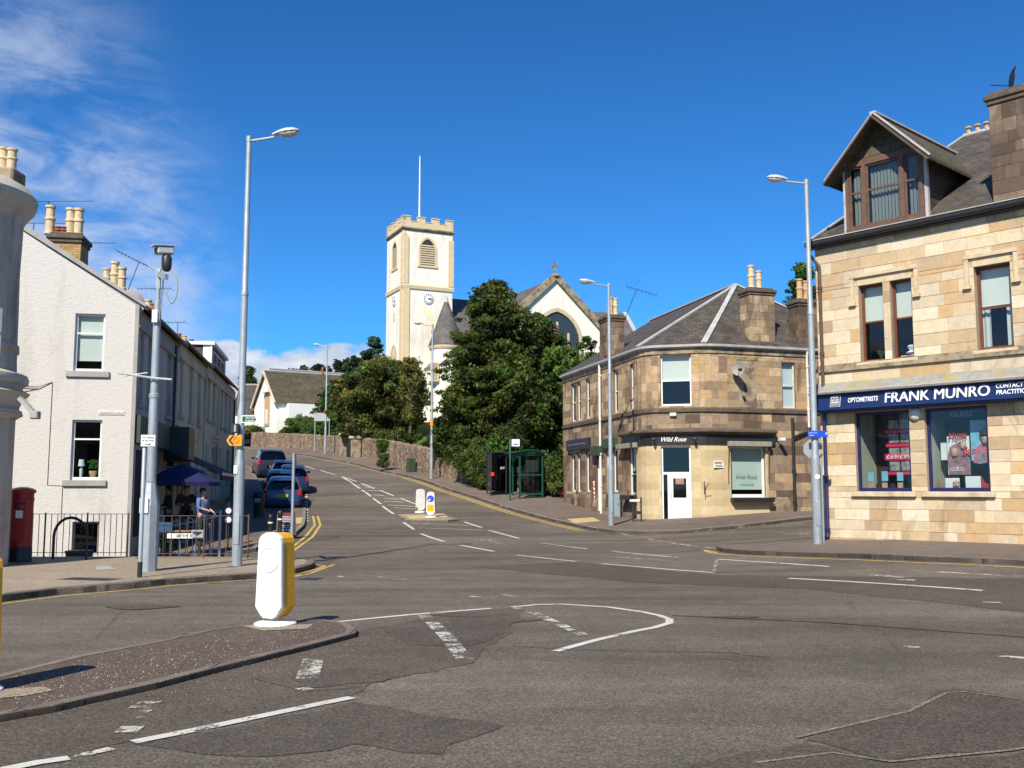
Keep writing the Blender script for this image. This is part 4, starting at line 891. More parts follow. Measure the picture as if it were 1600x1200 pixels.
q = MB(MF); q.box(-.18, LF, -.25, -.10, zE+.062, zE+.085); q.tube([(hx, yR, zR), (LF, yR, zR)], .07, 8); q.beam((-e, -.16, zE+.08), (hx, yR, zR+.02), .12, .03); q.build('lead_flashing', M_['lead'], fm)
q = MB(MF)
for k in range(6): q.lathe([(.07, 0), (.05, .14), (.10, .16), (.10, .20), (.0, .24)], (hx+.15+k*.26, yR, zR+.04), 10)
q.build('ridge_vent', M_['pot_clay'], fm)
xp = .16; pts = [(xp-.28, -.18, zE-.1), (xp-.22, -.18, zE-.28), (xp, -.09, zE-.62), (xp, -.09, zF1+.15)]
pipe(fm, [lw(MF, *p) for p in pts], .045, 'timber_dark', brackets=[lw(MF, xp, -.09, z) for z in (zE-1.2, zS+.5)])
pipe(fm, [lw(MF, xp, -.09, zF0), lw(MF, xp, -.09, .12), lw(MF, xp, -.16, .04)], .048, 'navy_frame', brackets=[lw(MF, xp, -.09, z) for z in (.25, 1.6)])
# dormer
d0, zd0 = onp(MF, 1325, 367); d1, _z = onp(MF, 1447, 340); zd1 = onp(MF, 1437, 236)[1]; zdb = zE+.12; dm = (d0+d1)/2
zap = onp(MF, 1367, 176, -.42)[1]; eaves = .36
zev = zd1+.05; sl_ = (zap-zev)/((d1-d0)/2)
zlo = zev-eaves*sl_
yb = min(yR+1.0, (zap-zE)/ty); 
m_ = MB(MF); th = .09
for sgn in (-1, 1):
    xo = dm+sgn*((d1-d0)/2+eaves)
    yl = (zlo-zE)/ty
    for dz in (0, -th): m_.poly([(dm, -.42, zap+dz), (xo, -.42, zlo+dz), (xo, yl, zlo+dz), (dm, yb, zap+dz)])
    m_.quad((dm, -.42, zap), (xo, -.42, zlo), (xo, -.42, zlo-th), (dm, -.42, zap-th)); m_.quad((xo, -.42, zlo), (xo, yl, zlo), (xo, yl, zlo-th), (xo, -.42, zlo-th))
dr = m_.build('dormer', M_['slate_mossy'], fm)
m_ = MB(MF)
for sgn in (-1, 1):
    xo = dm+sgn*((d1-d0)/2+eaves); m_.beam((dm, -.45, zap-.10), (xo, -.45, zlo-.10), .05, .20, up=(0, 1, 0))
m_.build('bargeboard', M_['timber_dark'], dr)
m_ = MB(MF)
for sgn in (-1, 1):
    xo = dm+sgn*((d1-d0)/2+eaves+.01); m_.beam((dm, -.44, zap+.02), (xo, -.44, zlo+.02), .05, .03, up=(0, 1, 0))
m_.beam((dm, -.46, zap+.02), (dm, yb, zap+.02), .16, .05)
for sgn, xx in ((-1, d0), (1, d1)): m_.beam((xx+sgn*.05, -.02, zE+.12), (xx+sgn*.05, (zlo-zE)/ty, zlo+.05), .14, .04)
m_.box(d1+.02, d1+.10, -.06, .04, zdb, zev-.1); m_.box(d0-.06, d0-.0, -.06, .04, zdb, zev-.1)
m_.build('lead_flashing', M_['lead'], dr)
m_ = MB(MF); yk = (zev-zE)/ty
for xx in (d0, d1): m_.poly([(xx, 0, zE), (xx, 0, zev), (xx, yk, zev)])
m_.build('cheek', M_['slate_hung'], dr)
m_ = MB(MF); m_.poly([(d0-.1, -.03, zev), (d1+.1, -.03, zev), (dm, -.03, zap-.12)]); m_.build('tympanum', M_['slate_mossy'], dr)
m_ = MB(MF); m_.box(d0, d1, -.06, .06, zev-.05, zev+.10); m_.box(d0, d1, -.08, .06, zdb-.02, zdb+.10)
mA, mB_ = d0+(d1-d0)*.25, d0+(d1-d0)*.74
for xx in (d0, mA-.05, mB_-.05, d1-.10): m_.box(xx, xx+.10, -.06, .06, zdb+.10, zev-.05)
m_.build('dormer_frame', M_['timber_brown'], dr)
for a, b in ((d0+.10, mA-.05), (mA+.05, mB_-.05), (mB_+.05, d1-.10)):
    r_ = (a, zdb+.10, b-a, zev-.15-zdb); f = MB(MF); y0 = 0
    f.box(a, a+.05, -.02, .03, r_[1], r_[1]+r_[3]); f.box(b-.05, b, -.02, .03, r_[1], r_[1]+r_[3]); f.box(a+.05, b-.05, -.025, .025, r_[1], r_[1]+.06); f.box(a+.05, b-.05, -.03, .02, r_[1]+r_[3]*.56, r_[1]+r_[3]*.56+.05); f.box(a+.05, b-.05, -.02, .03, r_[1]+r_[3]-.05, r_[1]+r_[3])
    n = int((b-a)/.09)
    for i in range(n):
        xx = a+.06+i*.09; f.quad((xx, .14, r_[1]+.05), (xx+.055, .17, r_[1]+.05), (xx+.055, .17, r_[1]+r_[3]-.05), (xx, .14, r_[1]+r_[3]-.05), None)
    f.build('dormer_sash', M_['white_old' if False else 'timber_brown'], dr)
    f = MB(MF)
    for i in range(n):
        xx = a+.06+i*.09; f.quad((xx, .12, r_[1]+.05), (xx+.06, .15, r_[1]+.05), (xx+.06, .15, r_[1]+r_[3]-.05), (xx, .12, r_[1]+r_[3]-.05))
    f.build('blind', M_['blind_grey'], dr)
    f = MB(MF); f.quad((a+.05, 0, r_[1]), (b-.05, 0, r_[1]), (b-.05, 0, r_[1]+r_[3]), (a+.05, 0, r_[1]+r_[3])); f.build('pane', M_['glass_smoke'], dr)
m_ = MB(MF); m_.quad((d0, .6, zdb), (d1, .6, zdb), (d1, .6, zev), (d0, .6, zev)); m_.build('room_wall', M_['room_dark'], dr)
# wallhead chimney at the right, with a dish
c0 = onp(MF, 1549, 250)[0]; zc = onp(MF, 1549, 152)[1]
ch = chimney(fm, MF, c0, c0+1.25, .0, .75, zE+.02, zc-.2, [(c0+.9, .4, .5, .13, 'pot_clay')], pal=PALK+PALD+PALW[:2], hs=(.26, .34), ls=(.28, .55))
pd = onp(MF, 1580, 120, .3); dd_ = MB(Matrix.Translation(lw(MF, pd[0], .3, zc+.42)) @ Vector((-.93, .30, .16)).to_track_quat('Z', 'X').to_matrix().to_4x4())
dd_.lathe([(0, .05), (.12, .04), (.22, .01), (.30, -.03), (.30, -.04), (.2, 0), (0, .04)], (0, 0, 0), 18); dd_.build('satellite_dish', M_['metal_dark'], fm, smooth=True)
dd_ = MB(MF); dd_.tube([(pd[0], .3, zc+.1), (pd[0], .3, zc+.45)], .03); dd_.tube([(pd[0], .3, zc+.25), (pd[0]-.45, .25, zc+.40)], .015); dd_.build('dish_bracket', M_['metal_dark'], fm)
# ============================================================ corner building with the rounded front
def zline(P0, px, py):   # height at pixel over the wall foot P0 (2D)
    r = ray(px, py); return EYE+r.z*(P0.y/r.y)
zW = gz(7, 38)+.09
ML = Fr((C0.x, C0.y, 0), 180-math.degrees(math.atan2((C1-C0).x, -(C1-C0).y)))
azL = math.degrees(math.atan2((C1-C0).x, (C1-C0).y)); ML = Fr((C0.x, C0.y, 0), azL); LL = (C1-C0).length
azC = math.degrees(math.atan2((C2-C1).x, (C2-C1).y)); MC = Fr((C1.x, C1.y, 0), azC); LCc = (C2-C1).length
azR = math.degrees(math.atan2((C3-C2).x, (C3-C2).y)); MR = Fr((C2.x, C2.y, 0), azR); LR = (C3-C2).length
wr = empty('corner_building', None, label='weathered brown stone corner building with rounded front and white salon door', cat='building', M=Fr((C1.x, C1.y, zW), azC))
zEw = onp(MC, 1057, 544)[1]; zSt = onp(MC, 1057, 641)[1]; zFt = onp(MC, 1057, 677)[1]; zFb = onp(MC, 1057, 694)[1]
dL, dC, dR = (C1-C0).normalized(), (C2-C1).normalized(), (C3-C2).normalized()
def bez(a, b, c, n): return [(1-t)**2*a+2*t*(1-t)*b+t*t*c for t in [i/n for i in range(n+1)]]
cvA = bez(C1-dL*.75, C1, C1+dC*.52, 4); cvB = bez(C2-dC*.38, C2, C2+dR*.8, 4)
WLINE = [C0]+cvA+cvB+[C3]
opL = []
def ro(M, *a): r = rect(M, *a); return r
Lw = [ro(ML, 892, 598, 899.5, 660), ro(ML, 901, 597, 907.5, 659), ro(ML, 915, 592, 922, 654), ro(ML, 958, 577, 965.5, 645), ro(ML, 984, 569, 990, 638), ro(ML, 994, 567, 1001, 636)]
def avgz(l): a = sum(x[1] for x in l)/len(l); b = sum(x[1]+x[3] for x in l)/len(l); return [(x[0], a, x[2], b-a) for x in l]
Lw = avgz(Lw)
Ll = [ro(ML, 892, 708, 899.5, 766), ro(ML, 901, 708, 907.5, 767), ro(ML, 915, 706, 922, 768), ro(ML, 946, 703, 953, 772), ro(ML, 957, 702, 965.5, 772)]
Ll = avgz(Ll); dL_ = ro(ML, 932, 698, 941, 798)
shopL = ro(ML, 983, 697, 996, 773); shopL = (shopL[0], shopL[1], min(shopL[2], LL-.78-shopL[0]), shopL[3])
mw = MB(); rr = random.Random(5)
LLw = LL-.75
opsL = Lw+Ll+[dL_, shopL]
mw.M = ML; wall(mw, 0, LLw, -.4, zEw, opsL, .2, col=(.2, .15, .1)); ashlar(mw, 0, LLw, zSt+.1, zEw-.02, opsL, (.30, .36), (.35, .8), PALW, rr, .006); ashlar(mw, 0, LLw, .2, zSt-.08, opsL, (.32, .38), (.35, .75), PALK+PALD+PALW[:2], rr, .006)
upC = rect(MC, 1032, 555, 1080, 634); drC = rect(MC, 1034, 697, 1080, 818)
upC = (max(upC[0], .54), upC[1], upC[2], upC[3]); drC = (max(drC[0], .56), drC[1], drC[2], drC[3])
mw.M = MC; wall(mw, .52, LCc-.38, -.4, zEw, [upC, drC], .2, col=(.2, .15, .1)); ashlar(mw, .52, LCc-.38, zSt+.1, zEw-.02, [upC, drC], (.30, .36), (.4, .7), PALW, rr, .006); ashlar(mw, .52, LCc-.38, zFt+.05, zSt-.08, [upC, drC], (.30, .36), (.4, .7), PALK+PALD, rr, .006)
for cv in (cvA, cvB):
    for a, b in zip(cv[:-1], cv[1:]):
        mw.M = Fr((a.x, a.y, 0), math.degrees(math.atan2((b-a).x, (b-a).y))); l = (b-a).length
        mw.quad((0, 0, -.4), (l, 0, -.4), (l, 0, zEw), (0, 0, zEw), (.2, .15, .1)); ashlar(mw, 0, l, zSt+.1, zEw-.02, (), (.33, .34), (l, l+.1), PALW, rr, .004, gap=.003); ashlar(mw, 0, l, zFt, zSt-.08, (), (.33, .34), (l, l+.1), PALK+PALD, rr, .004, gap=.003)
opR = [rect(MR, 1222, 566, 1243, 638), rect(MR, 1141, 697, 1196, 777)]
blockd = rect(MR, 1154, 563, 1182, 636)
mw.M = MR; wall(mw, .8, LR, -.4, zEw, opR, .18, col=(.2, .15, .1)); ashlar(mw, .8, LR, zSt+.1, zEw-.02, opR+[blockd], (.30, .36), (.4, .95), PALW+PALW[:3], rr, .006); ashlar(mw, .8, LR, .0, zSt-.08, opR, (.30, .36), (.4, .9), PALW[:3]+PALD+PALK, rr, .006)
mw.M = Matrix(); bk = C3+Vector((-dR.y, dR.x))*8; bl = C0+Vector((-dL.y, dL.x))*8
for a, b in ((C3, bk), (bk, bl), (bl, C0)): mw.quad((a.x, a.y, -.4), (b.x, b.y, -.4), (b.x, b.y, zEw), (a.x, a.y, zEw), (.25, .18, .12))
mw.M = Fr((bl.x, bl.y, 0), azL-90+180-0) if False else Matrix()
mw.build('wall', M_['stone_weathered'], wr)
q = MB(MR); x, z, w_, h = blockd; q.box(x, x+w_, -.004, .0, z, z+h); q.box(x-.1, x+w_+.1, -.02, 0, z+h, z+h+.12); q.build('blocked_window', M_['cream_trim' if False else 'stone_trim'], wr)
# smooth cream stone of the shopfront
mc = MB(); p6 = .05
def lay(M, x0, x1, z0, z1, ops_):
    mc.M = M @ Matrix.Translation((0, -p6, 0)); wall(mc, x0, x1, z0, z1, ops_, .07, col=(.62, .52, .36)); ashlar(mc, x0, x1, z0, z1, ops_, (.30, .31), (.8, 1.1), PALC, rr, .003, gap=.01)
xsl = shopL[0]+shopL[2]
lay(ML, xsl+.02, LLw, .1, zFb, ()); lay(MC, .52, LCc-.38, .1, zFb, [drC])
for cv in (cvA, cvB):
    for a, b in zip(cv[:-1], cv[1:]):
        l = (b-a).length; M0 = Fr((a.x, a.y, 0), math.degrees(math.atan2((b-a).x, (b-a).y))); mc.M = M0 @ Matrix.Translation((0, -p6, 0))
        mc.quad((-.01, 0, .1), (l+.01, 0, .1), (l+.01, 0, zFb), (-.01, 0, zFb), (.55, .44, .27)); ashlar(mc, -.005, l+.005, .1, zFb, (), (.305, .306), (l+.1, l+.2), PALC, random.Random(9), .003, gap=.006)
xr1 = rect(MR, 1141, 697, 1200, 777); lay(MR, .8, xr1[0]+xr1[2], .1, zFb, [opR[1]])
mc.build('shopfront_wall', M_['stone_clean'], wr)
band(WLINE, zSt-.07, zSt+.06, .07, 'stone_trim_dark', wr, 'string_course'); band(WLINE, zEw-.22, zEw, .05, 'stone_trim', wr, 'eaves_course')
band([p for p in WLINE], zEw, 0, 0, 'lead', wr, 'gutter', prof=[(0, zEw-.02), (.06, zEw-.02), (.19, zEw+.03), (.20, zEw+.12), (.0, zEw+.13)])
# fascia along the shop
sL = C0+dL*(rect(ML, 975, 680, 1000, 690)[0]); eR = C2+dR*(rect(MR, 1134, 680, 1209, 690)[0]+rect(MR, 1134, 680, 1209, 690)[2])
FL = [sL]+cvA+cvB+[eR]
band(FL, 0, 0, 0, 'stone_trim_dark', wr, 'shop_cornice', prof=[(0, zFt-.06), (.10, zFt-.06), (.30, zFt+.04), (.30, zFt+.10), (0, zFt+.2)])
fo = band(FL, zFb-.02, zFt-.06, .10, 'paint_black', wr, 'shop_fascia')
mt_ = Fr((C1.x, C1.y, 0), azC); xa = rect(MC, 1034, 684, 1073, 694)
text(MC, 'Wild Rose', xa[0], zFb+.10, .17, M_['script_cream'], fo, y=-.105, width=xa[2], shear=.4, bold=.008)
for px_ in (1023, 1087):
    xx = onp(MC, px_, 690)[0]; q = MB(MC); q.tube([(xx, -.10, zFb+.2), (xx, -.32, zFb+.2)], .015); q.lathe([(.03, 0), (.07, .1), (.05, .14)], (xx, -.32, zFb+.08), 10); q.build('spotlight', M_['metal_dark'], fo)
# blind boxes
for M, r_ in ((ML, rect(ML, 972, 684, 1000, 694)), (MR, rect(MR, 1134, 684, 1200, 692))):
    q = MB(M); q.box(r_[0], r_[0]+r_[2], -.30, -.101, zFb-.10, zFb+.10, bev=.02); bb = q.build('blind_box', M_['green_box' if False else 'ledge'], wr)
q = MB(MR); r_ = rect(MR, 1134, 684, 1200, 692)
for a in (r_[0]+.05, r_[0]+r_[2]-.05): q.tube([(a, -.15, zFb-.10), (a, -.07, zFb-1.1), (a, -.07, zFb-1.5)], .018)
q.build('blind_arm', M_['metal_rust'], wr)
# windows
for r_ in Lw: window(wr, ML, r_, 'white_paint', .10, .06, .5, pane='glass_dark', blind=.5, sill=None)
for r_ in Ll: window(wr, ML, r_, 'white_paint', .10, .07, .0, pane='glass_dark', blind=.6)
window(wr, MC, upC, 'white_paint', .12, .06, .50, blind=.50, room=True); 
window(wr, MR, opR[0], 'white_old', .10, .06, .5, blind=.97, bm='blind_grey')
f = window(wr, MR, opR[1], 'white_paint', .10, .09, 0, name='shop_window', blind=.84, bm='blind_green')
b_ = opR[1]; text(MR, 'Wild Rose', b_[0]+b_[2]*.5, b_[1]+b_[3]*.40, .16, M_['script_grey'], f, y=.12, width=b_[2]*.6, shear=.4, align='CENTER'); text(MR, '01505 873452', b_[0]+b_[2]*.5, b_[1]+b_[3]*.27, .07, M_['script_grey'], f, y=.12, width=b_[2]*.4, align='CENTER')
q = MB(MR); r_ = rect(MR, 1140, 776, 1204, 784); q.box(r_[0], r_[0]+r_[2], -.32, -.055, r_[1], r_[1]+.16, bev=.01); q.build('planter_shelf', M_['paint_black'], wr)
f = window(wr, ML, shopL, 'white_paint', .08, .08, .42, name='shop_window', blind=.5, bm='blind_green')
q = MB(ML); q.box(shopL[0]-.3, LLw-.05, -.32, -.001, shopL[1]-.2, shopL[1]-.02, bev=.01); q.build('planter_shelf', M_['paint_black'], wr)
# main door: transom over side light and white door
x, z, w_, h = drC; zt_ = z+h*.65
q = MB(MC); y0 = .05
for a, b in ((x, x+.06), (x+w_-.06, x+w_)): q.box(a, b, y0, y0+.07, z, z+h)
q.box(x+.06, x+w_-.06, y0, y0+.07, z+h-.06, z+h); q.box(x+.06, x+w_-.06, y0, y0+.07, zt_-.05, zt_+.04); q.box(x+.22, x+.30, y0, y0+.07, z, zt_-.05); q.box(x+.06, x+.22, y0, y0+.07, z, z+.08)
fd = q.build('door_frame', M_['white_paint'], wr)
q = MB(MC); q.box(x+.06, x+w_-.06, y0+.03, y0+.035, zt_+.04, z+h-.06); q.box(x+.06, x+.22, y0+.03, y0+.035, z+.08, zt_-.05); q.build('pane', M_['glass_dark'], fd)
q = MB(MC); a, b = x+.30, x+w_-.06; y1 = y0+.01; q.box(a, a+.13, y1, y1+.05, z+.03, zt_-.06); q.box(b-.13, b, y1, y1+.05, z+.03, zt_-.06); q.box(a+.13, b-.13, y1, y1+.05, z+.03, z+.98); q.box(a+.13, b-.13, y1, y1+.05, zt_-.20, zt_-.06); q.box(a+.18, b-.18, y1-.008, y1, z+.14, z+.88); q.box(a+.22, b-.22, y1-.012, y1-.008, z+.19, z+.82)
do = q.build('door', M_['white_paint'], wr)
q = MB(MC); q.box(a+.13, b-.13, y1+.02, y1+.025, z+.98, zt_-.20); q.build('pane', M_['glass_dark'], do)
q = MB(MC); q.box(a+.22, b-.22, y1+.006, y1+.014, z+1.5, z+1.5+.42); q.build('framed_notice', M_['wood'], do); q = MB(MC); q.box(a+.27, b-.27, y1+.001, y1+.006, z+1.55, z+1.87); q.build('notice_paper', M_['print_brown'], do)
q = MB(MC); q.tube([(a+.07, y1-.05, z+.95), (a+.07, y1-.05, z+1.15)], .012); q.box(a+.05, a+.09, y1-.01, y1, z+.9, z+1.2); q.build('handle', M_['galv_pale'], do)
q = MB(MC); q.box(x-.05, x+w_+.05, -.25, .06, z-.12, z-.005); q.build('door_step', M_['slab_grey'], wr)
q = MB(ML); x, z, w_, h = dL_; q.box(x, x+w_, .12, .16, z, z+h*.78); q.box(x, x+.06, .08, .14, z, z+h*.8); dz = q.build('door', M_['white_paint'], wr); q = MB(ML); q.box(x+.06, x+w_, .10, .11, z+h*.8, z+h); q.build('pane', M_['glass_dark'], dz); q = MB(ML); q.tube([(x+w_-.1, .08, z+1), (x+w_-.1, .12, z+1)], .02); q.build('handle', M_['galv'], dz)
q = MB(ML); q.box(x-.15, x+w_+.15, -.25, -.001, z+h*.86, z+h+.02); q.build('door_canopy', M_['green_box'], wr)
# hanging fascia with script over the far windows
r_ = rect(ML, 890, 686, 922, 703); q = MB(ML); q.box(r_[0]-.1, r_[0]+r_[2]+.1, -.14, -.001, r_[1], r_[1]+r_[3], bev=.01); sg = q.build('shop_sign', M_['paint_black'], wr); q = MB(ML)
text(ML, '~~~~~', r_[0]+.2, r_[1]+.18, .22, M_['sign_grey'], sg, y=-.145, width=r_[2]-.4, shear=.3)
r_ = rect(ML, 944, 690, 966, 700); q = MB(ML); q.box(r_[0], r_[0]+r_[2], -.12, -.001, r_[1], r_[1]+.42, bev=.01); q.build('shop_sign', M_['green_box'], wr)
# street name plate
r_ = rect(MR, 1114, 720, 1129, 731); q = MB(Fr(((C2-dC*.1).x, (C2-dC*.1).y, 0), azR)); 
q = MB(MR); q.box(r_[0], r_[0]+r_[2], -.075, -.055, r_[1], r_[1]+r_[3]); npl = q.build('street_nameplate', M_['sign_white'], wr)
text(MR, 'MARKET', r_[0]+r_[2]/2, r_[1]+.155, .075, M_['paint_black'], npl, y=-.076, width=r_[2]*.8, align='CENTER', bold=.02); text(MR, 'PLACE', r_[0]+r_[2]/2, r_[1]+.04, .075, M_['paint_black'], npl, y=-.076, width=r_[2]*.66, align='CENTER', bold=.02)
xx = onp(MR, 1099, 730)[0]; q = MB(MR); q.tube([(xx, -.05, 1.0+zW), (xx, -.4, 1.35+zW)], .012); q.tube([(xx, -.055, .9+zW), (xx, -.055, 1.4+zW)], .015); q.build('bracket', M_['metal_dark'], wr)
# satellite dish
cx, cz = onp(MR, 1145, 578); q = MB(MR @ Matrix.Translation((cx, -.42, cz)) @ Matrix.Rotation(R(100), 4, 'X') @ Matrix.Rotation(R(-58), 4, 'Y')); q.lathe([(0, -.05), (.11, -.04), (.21, -.01), (.27, .025), (.265, .032), (.16, -.012), (0, -.038)], (0, 0, 0), 22); q.build('satellite_dish', M_['slab_grey'], wr, smooth=True)
q = MB(MR); q.tube([(cx+.1, -.02, cz-.25), (cx+.1, -.35, cz-.2), (cx, -.40, cz)], .02); q.tube([(cx, -.4, cz-.25), (cx-.2, -.85, cz-.1)], .012); q.box(cx-.24, cx-.14, -.92, -.82, cz-.15, cz-.05); q.build('dish_bracket', M_['metal_dark'], wr)
xx, zz = onp(MR, 1214, 688); q = MB(MR); q.tube([(xx, -.05, zz), (xx, -.25, zz)], .02); q.box(xx-.06, xx+.08, -.5, -.18, zz-.05, zz+.08, bev=.02); q.build('security_camera', M_['white_plastic'], wr)
xx, zz = onp(MC, 1052, 648); q = MB(MC); q.box(xx-.13, xx+.13, -.12, 0, zz-.07, zz+.07, bev=.02); q.build('air_vent', M_['white_old'], wr)
# pipes
xx = onp(MR, 1260, 600)[0]; z0_ = onp(MR, 1260, 668)[1]; xv = onp(MR, 1237, 700)[0]
pipe(wr, [lw(MR, xx, -.14, zEw), lw(MR, xx, -.09, zEw-.25), lw(MR, xx, -.09, z0_)], .05, 'white_old', brackets=[lw(MR, xx, -.09, z) for z in (zEw-.6, zEw-1.4, zSt+.1)])
pipe(wr, [lw(MR, xx, -.09, z0_), lw(MR, xx-.05, -.1, z0_-.15), lw(MR, xv, -.1, z0_-.42)], .05, 'metal_dark', 'drain_pipe'); pipe(wr, [lw(MR, xv, -.11, z0_+.35), lw(MR, xv, -.11, gz(12, 39))], .06, 'metal_dark', 'soil_pipe', [lw(MR, xv, -.11, z) for z in (1.2, 2.4)])
xx = onp(ML, 941.5, 690)[0]; pipe(wr, [lw(ML, xx, -.12, zEw), lw(ML, xx, -.10, .5)], .055, 'white_old', brackets=[lw(ML, xx, -.1, z) for z in (zEw-.5, zSt, 3.2, 1.8)])
# roof
apx = Vector((9.75, 42.5)); zAp = zline(apx, 1156, 445); rdir = -dL; rend = apx+rdir*((C0-C1).length-1.0)
ov = .16
def offp(pts, o):
    out = []; n = len(pts)
    for i in range(n):
        a = (pts[i]-pts[i-1]).normalized() if i else (pts[1]-pts[0]).normalized(); b = (pts[i+1]-pts[i]).normalized() if i < n-1 else a
        na, nb = Vector((a.y, -a.x)), Vector((b.y, -b.x)); m_ = (na+nb).normalized(); out.append(pts[i]+m_*o/max(.3, m_.dot(na)))
    return out
EV = offp(WLINE, ov); zEr = zEw+.13
q = MB(); e3 = lambda p, z: (p.x, p.y, z)
q.poly([e3(EV[0], zEr), e3(EV[1], zEr), e3(apx, zAp), e3(rend, zAp)])
for i in range(1, len(EV)-2): q.poly([e3(EV[i], zEr), e3(EV[i+1], zEr), e3(apx, zAp)])
q.poly([e3(EV[-2], zEr), e3(EV[-1], zEr), e3(apx, zAp)]); q.poly([e3(EV[-1], zEr), e3(bk, zEr), e3(apx, zAp)]); q.poly([e3(bk, zEr), e3(bl, zEr), e3(rend, zAp), e3(apx, zAp)]); q.poly([e3(bl, zEr), e3(EV[0], zEr), e3(rend, zAp)])
q.build('roof', M_['slate'], wr)
q = MB(); A = Vector((apx.x, apx.y, zAp+.03))
for p, wd in ((EV[2], .20), (EV[7], .20), (EV[7].lerp(EV[6], .38), .10), (EV[-1], .18)): q.beam(A, Vector((p.x, p.y, zEr+.04)), wd, .05)
q.beam(A, Vector((rend.x, rend.y, zAp+.03)), .22, .06); q.build('lead_flashing', M_['lead'], wr)
# roof lights and slipped slates
q = MB()
nL = Vector((dL.y, -dL.x)); 
def onroof(t, u):      # t metres from C0 along the left front, u up-slope fraction
    a = C0+dL*t; b = a-nL*5.4; p = a.lerp(b, u); return Vector((p.x, p.y, zEr+(zAp-zEr)*u))
for t, u in ((8.2, .35), (6.0, .3), (4.9, .55), (7.6, .7), (3.2, .35)):
    p = onroof(t, u); n_ = Vector((nL.x*(zAp-zEr), nL.y*(zAp-zEr), 5.4)).normalized(); sd = Vector((dL.x, dL.y, 0)); up_ = sd.cross(n_)
    c = p+n_*.03; q.poly([c-sd*.35-up_*.25, c+sd*.35-up_*.25, c+sd*.35+up_*.25, c-sd*.35+up_*.25])
q.build('rooflight', M_['lead'], wr)
def mc_(M, a0, a1): return M
x0c = onp(MR, 1173.5, 500)[0]; x1c = onp(MR, 1213, 500)[0]; zc = onp(MR, 1190, 449)[1]
chimney(wr, MR, x0c, x1c, .1, .1+.7, zEw, zc-.3, [(x0c+.33, .45, .95, .13, 'pot_buff'), (x0c+.68, .45, .75, .12, 'pot_buff')], pal=PALW+PALD[:4])
x0d = onp(MR, 1251, 500)[0]; chimney(wr, MR, x0d, x0d+1.0, .15, .85, zEw, onp(MR, 1262, 466)[1]-.3, [(x0d+.3, .45, .85, .13, 'pot_clay'), (x0d+.62, .5, .8, .12, 'pot_clay')])
xl = onp(ML, 947, 540)[0]; zc = onp(ML, 950, 489)[1]
cl_ = chimney(wr, ML, xl-.95, xl, .05, .85, zEw, zc-.3, [(xl-.25, .3, .8, .12, 'pot_buff'), (xl-.25, .55, .75, .11, 'pot_buff'), (xl-.6, .4, .8, .12, 'pot_clay'), (xl-.75, .6, .6, .11, 'pot_clay')])
q = MB(); b0 = lw(ML, xl-.1, .9, zc-.2); t0 = b0+Vector((.55, -.2, 1.35)); q.tube([b0, t0], .015, 6); q.tube([t0+Vector((-.5, 0, .12)), t0+Vector((.9, .1, -.28))], .010, 6)
for i in range(9):
    p = t0+Vector((-.4, 0, .1)).lerp(Vector((.85, .1, -.27)), i/8); q.tube([p+Vector((0, -.13, .10)), p+Vector((0, .13, -.10))], .005, 4)
q.tube([t0+Vector((-.3, 0, .3)), t0+Vector((.15, 0, .35))], .006, 4); q.tube([t0+Vector((-.3, 0, .0)), t0+Vector((.15, 0, .35))], .006, 4); q.build('aerial', M_['metal_dark'], wr)
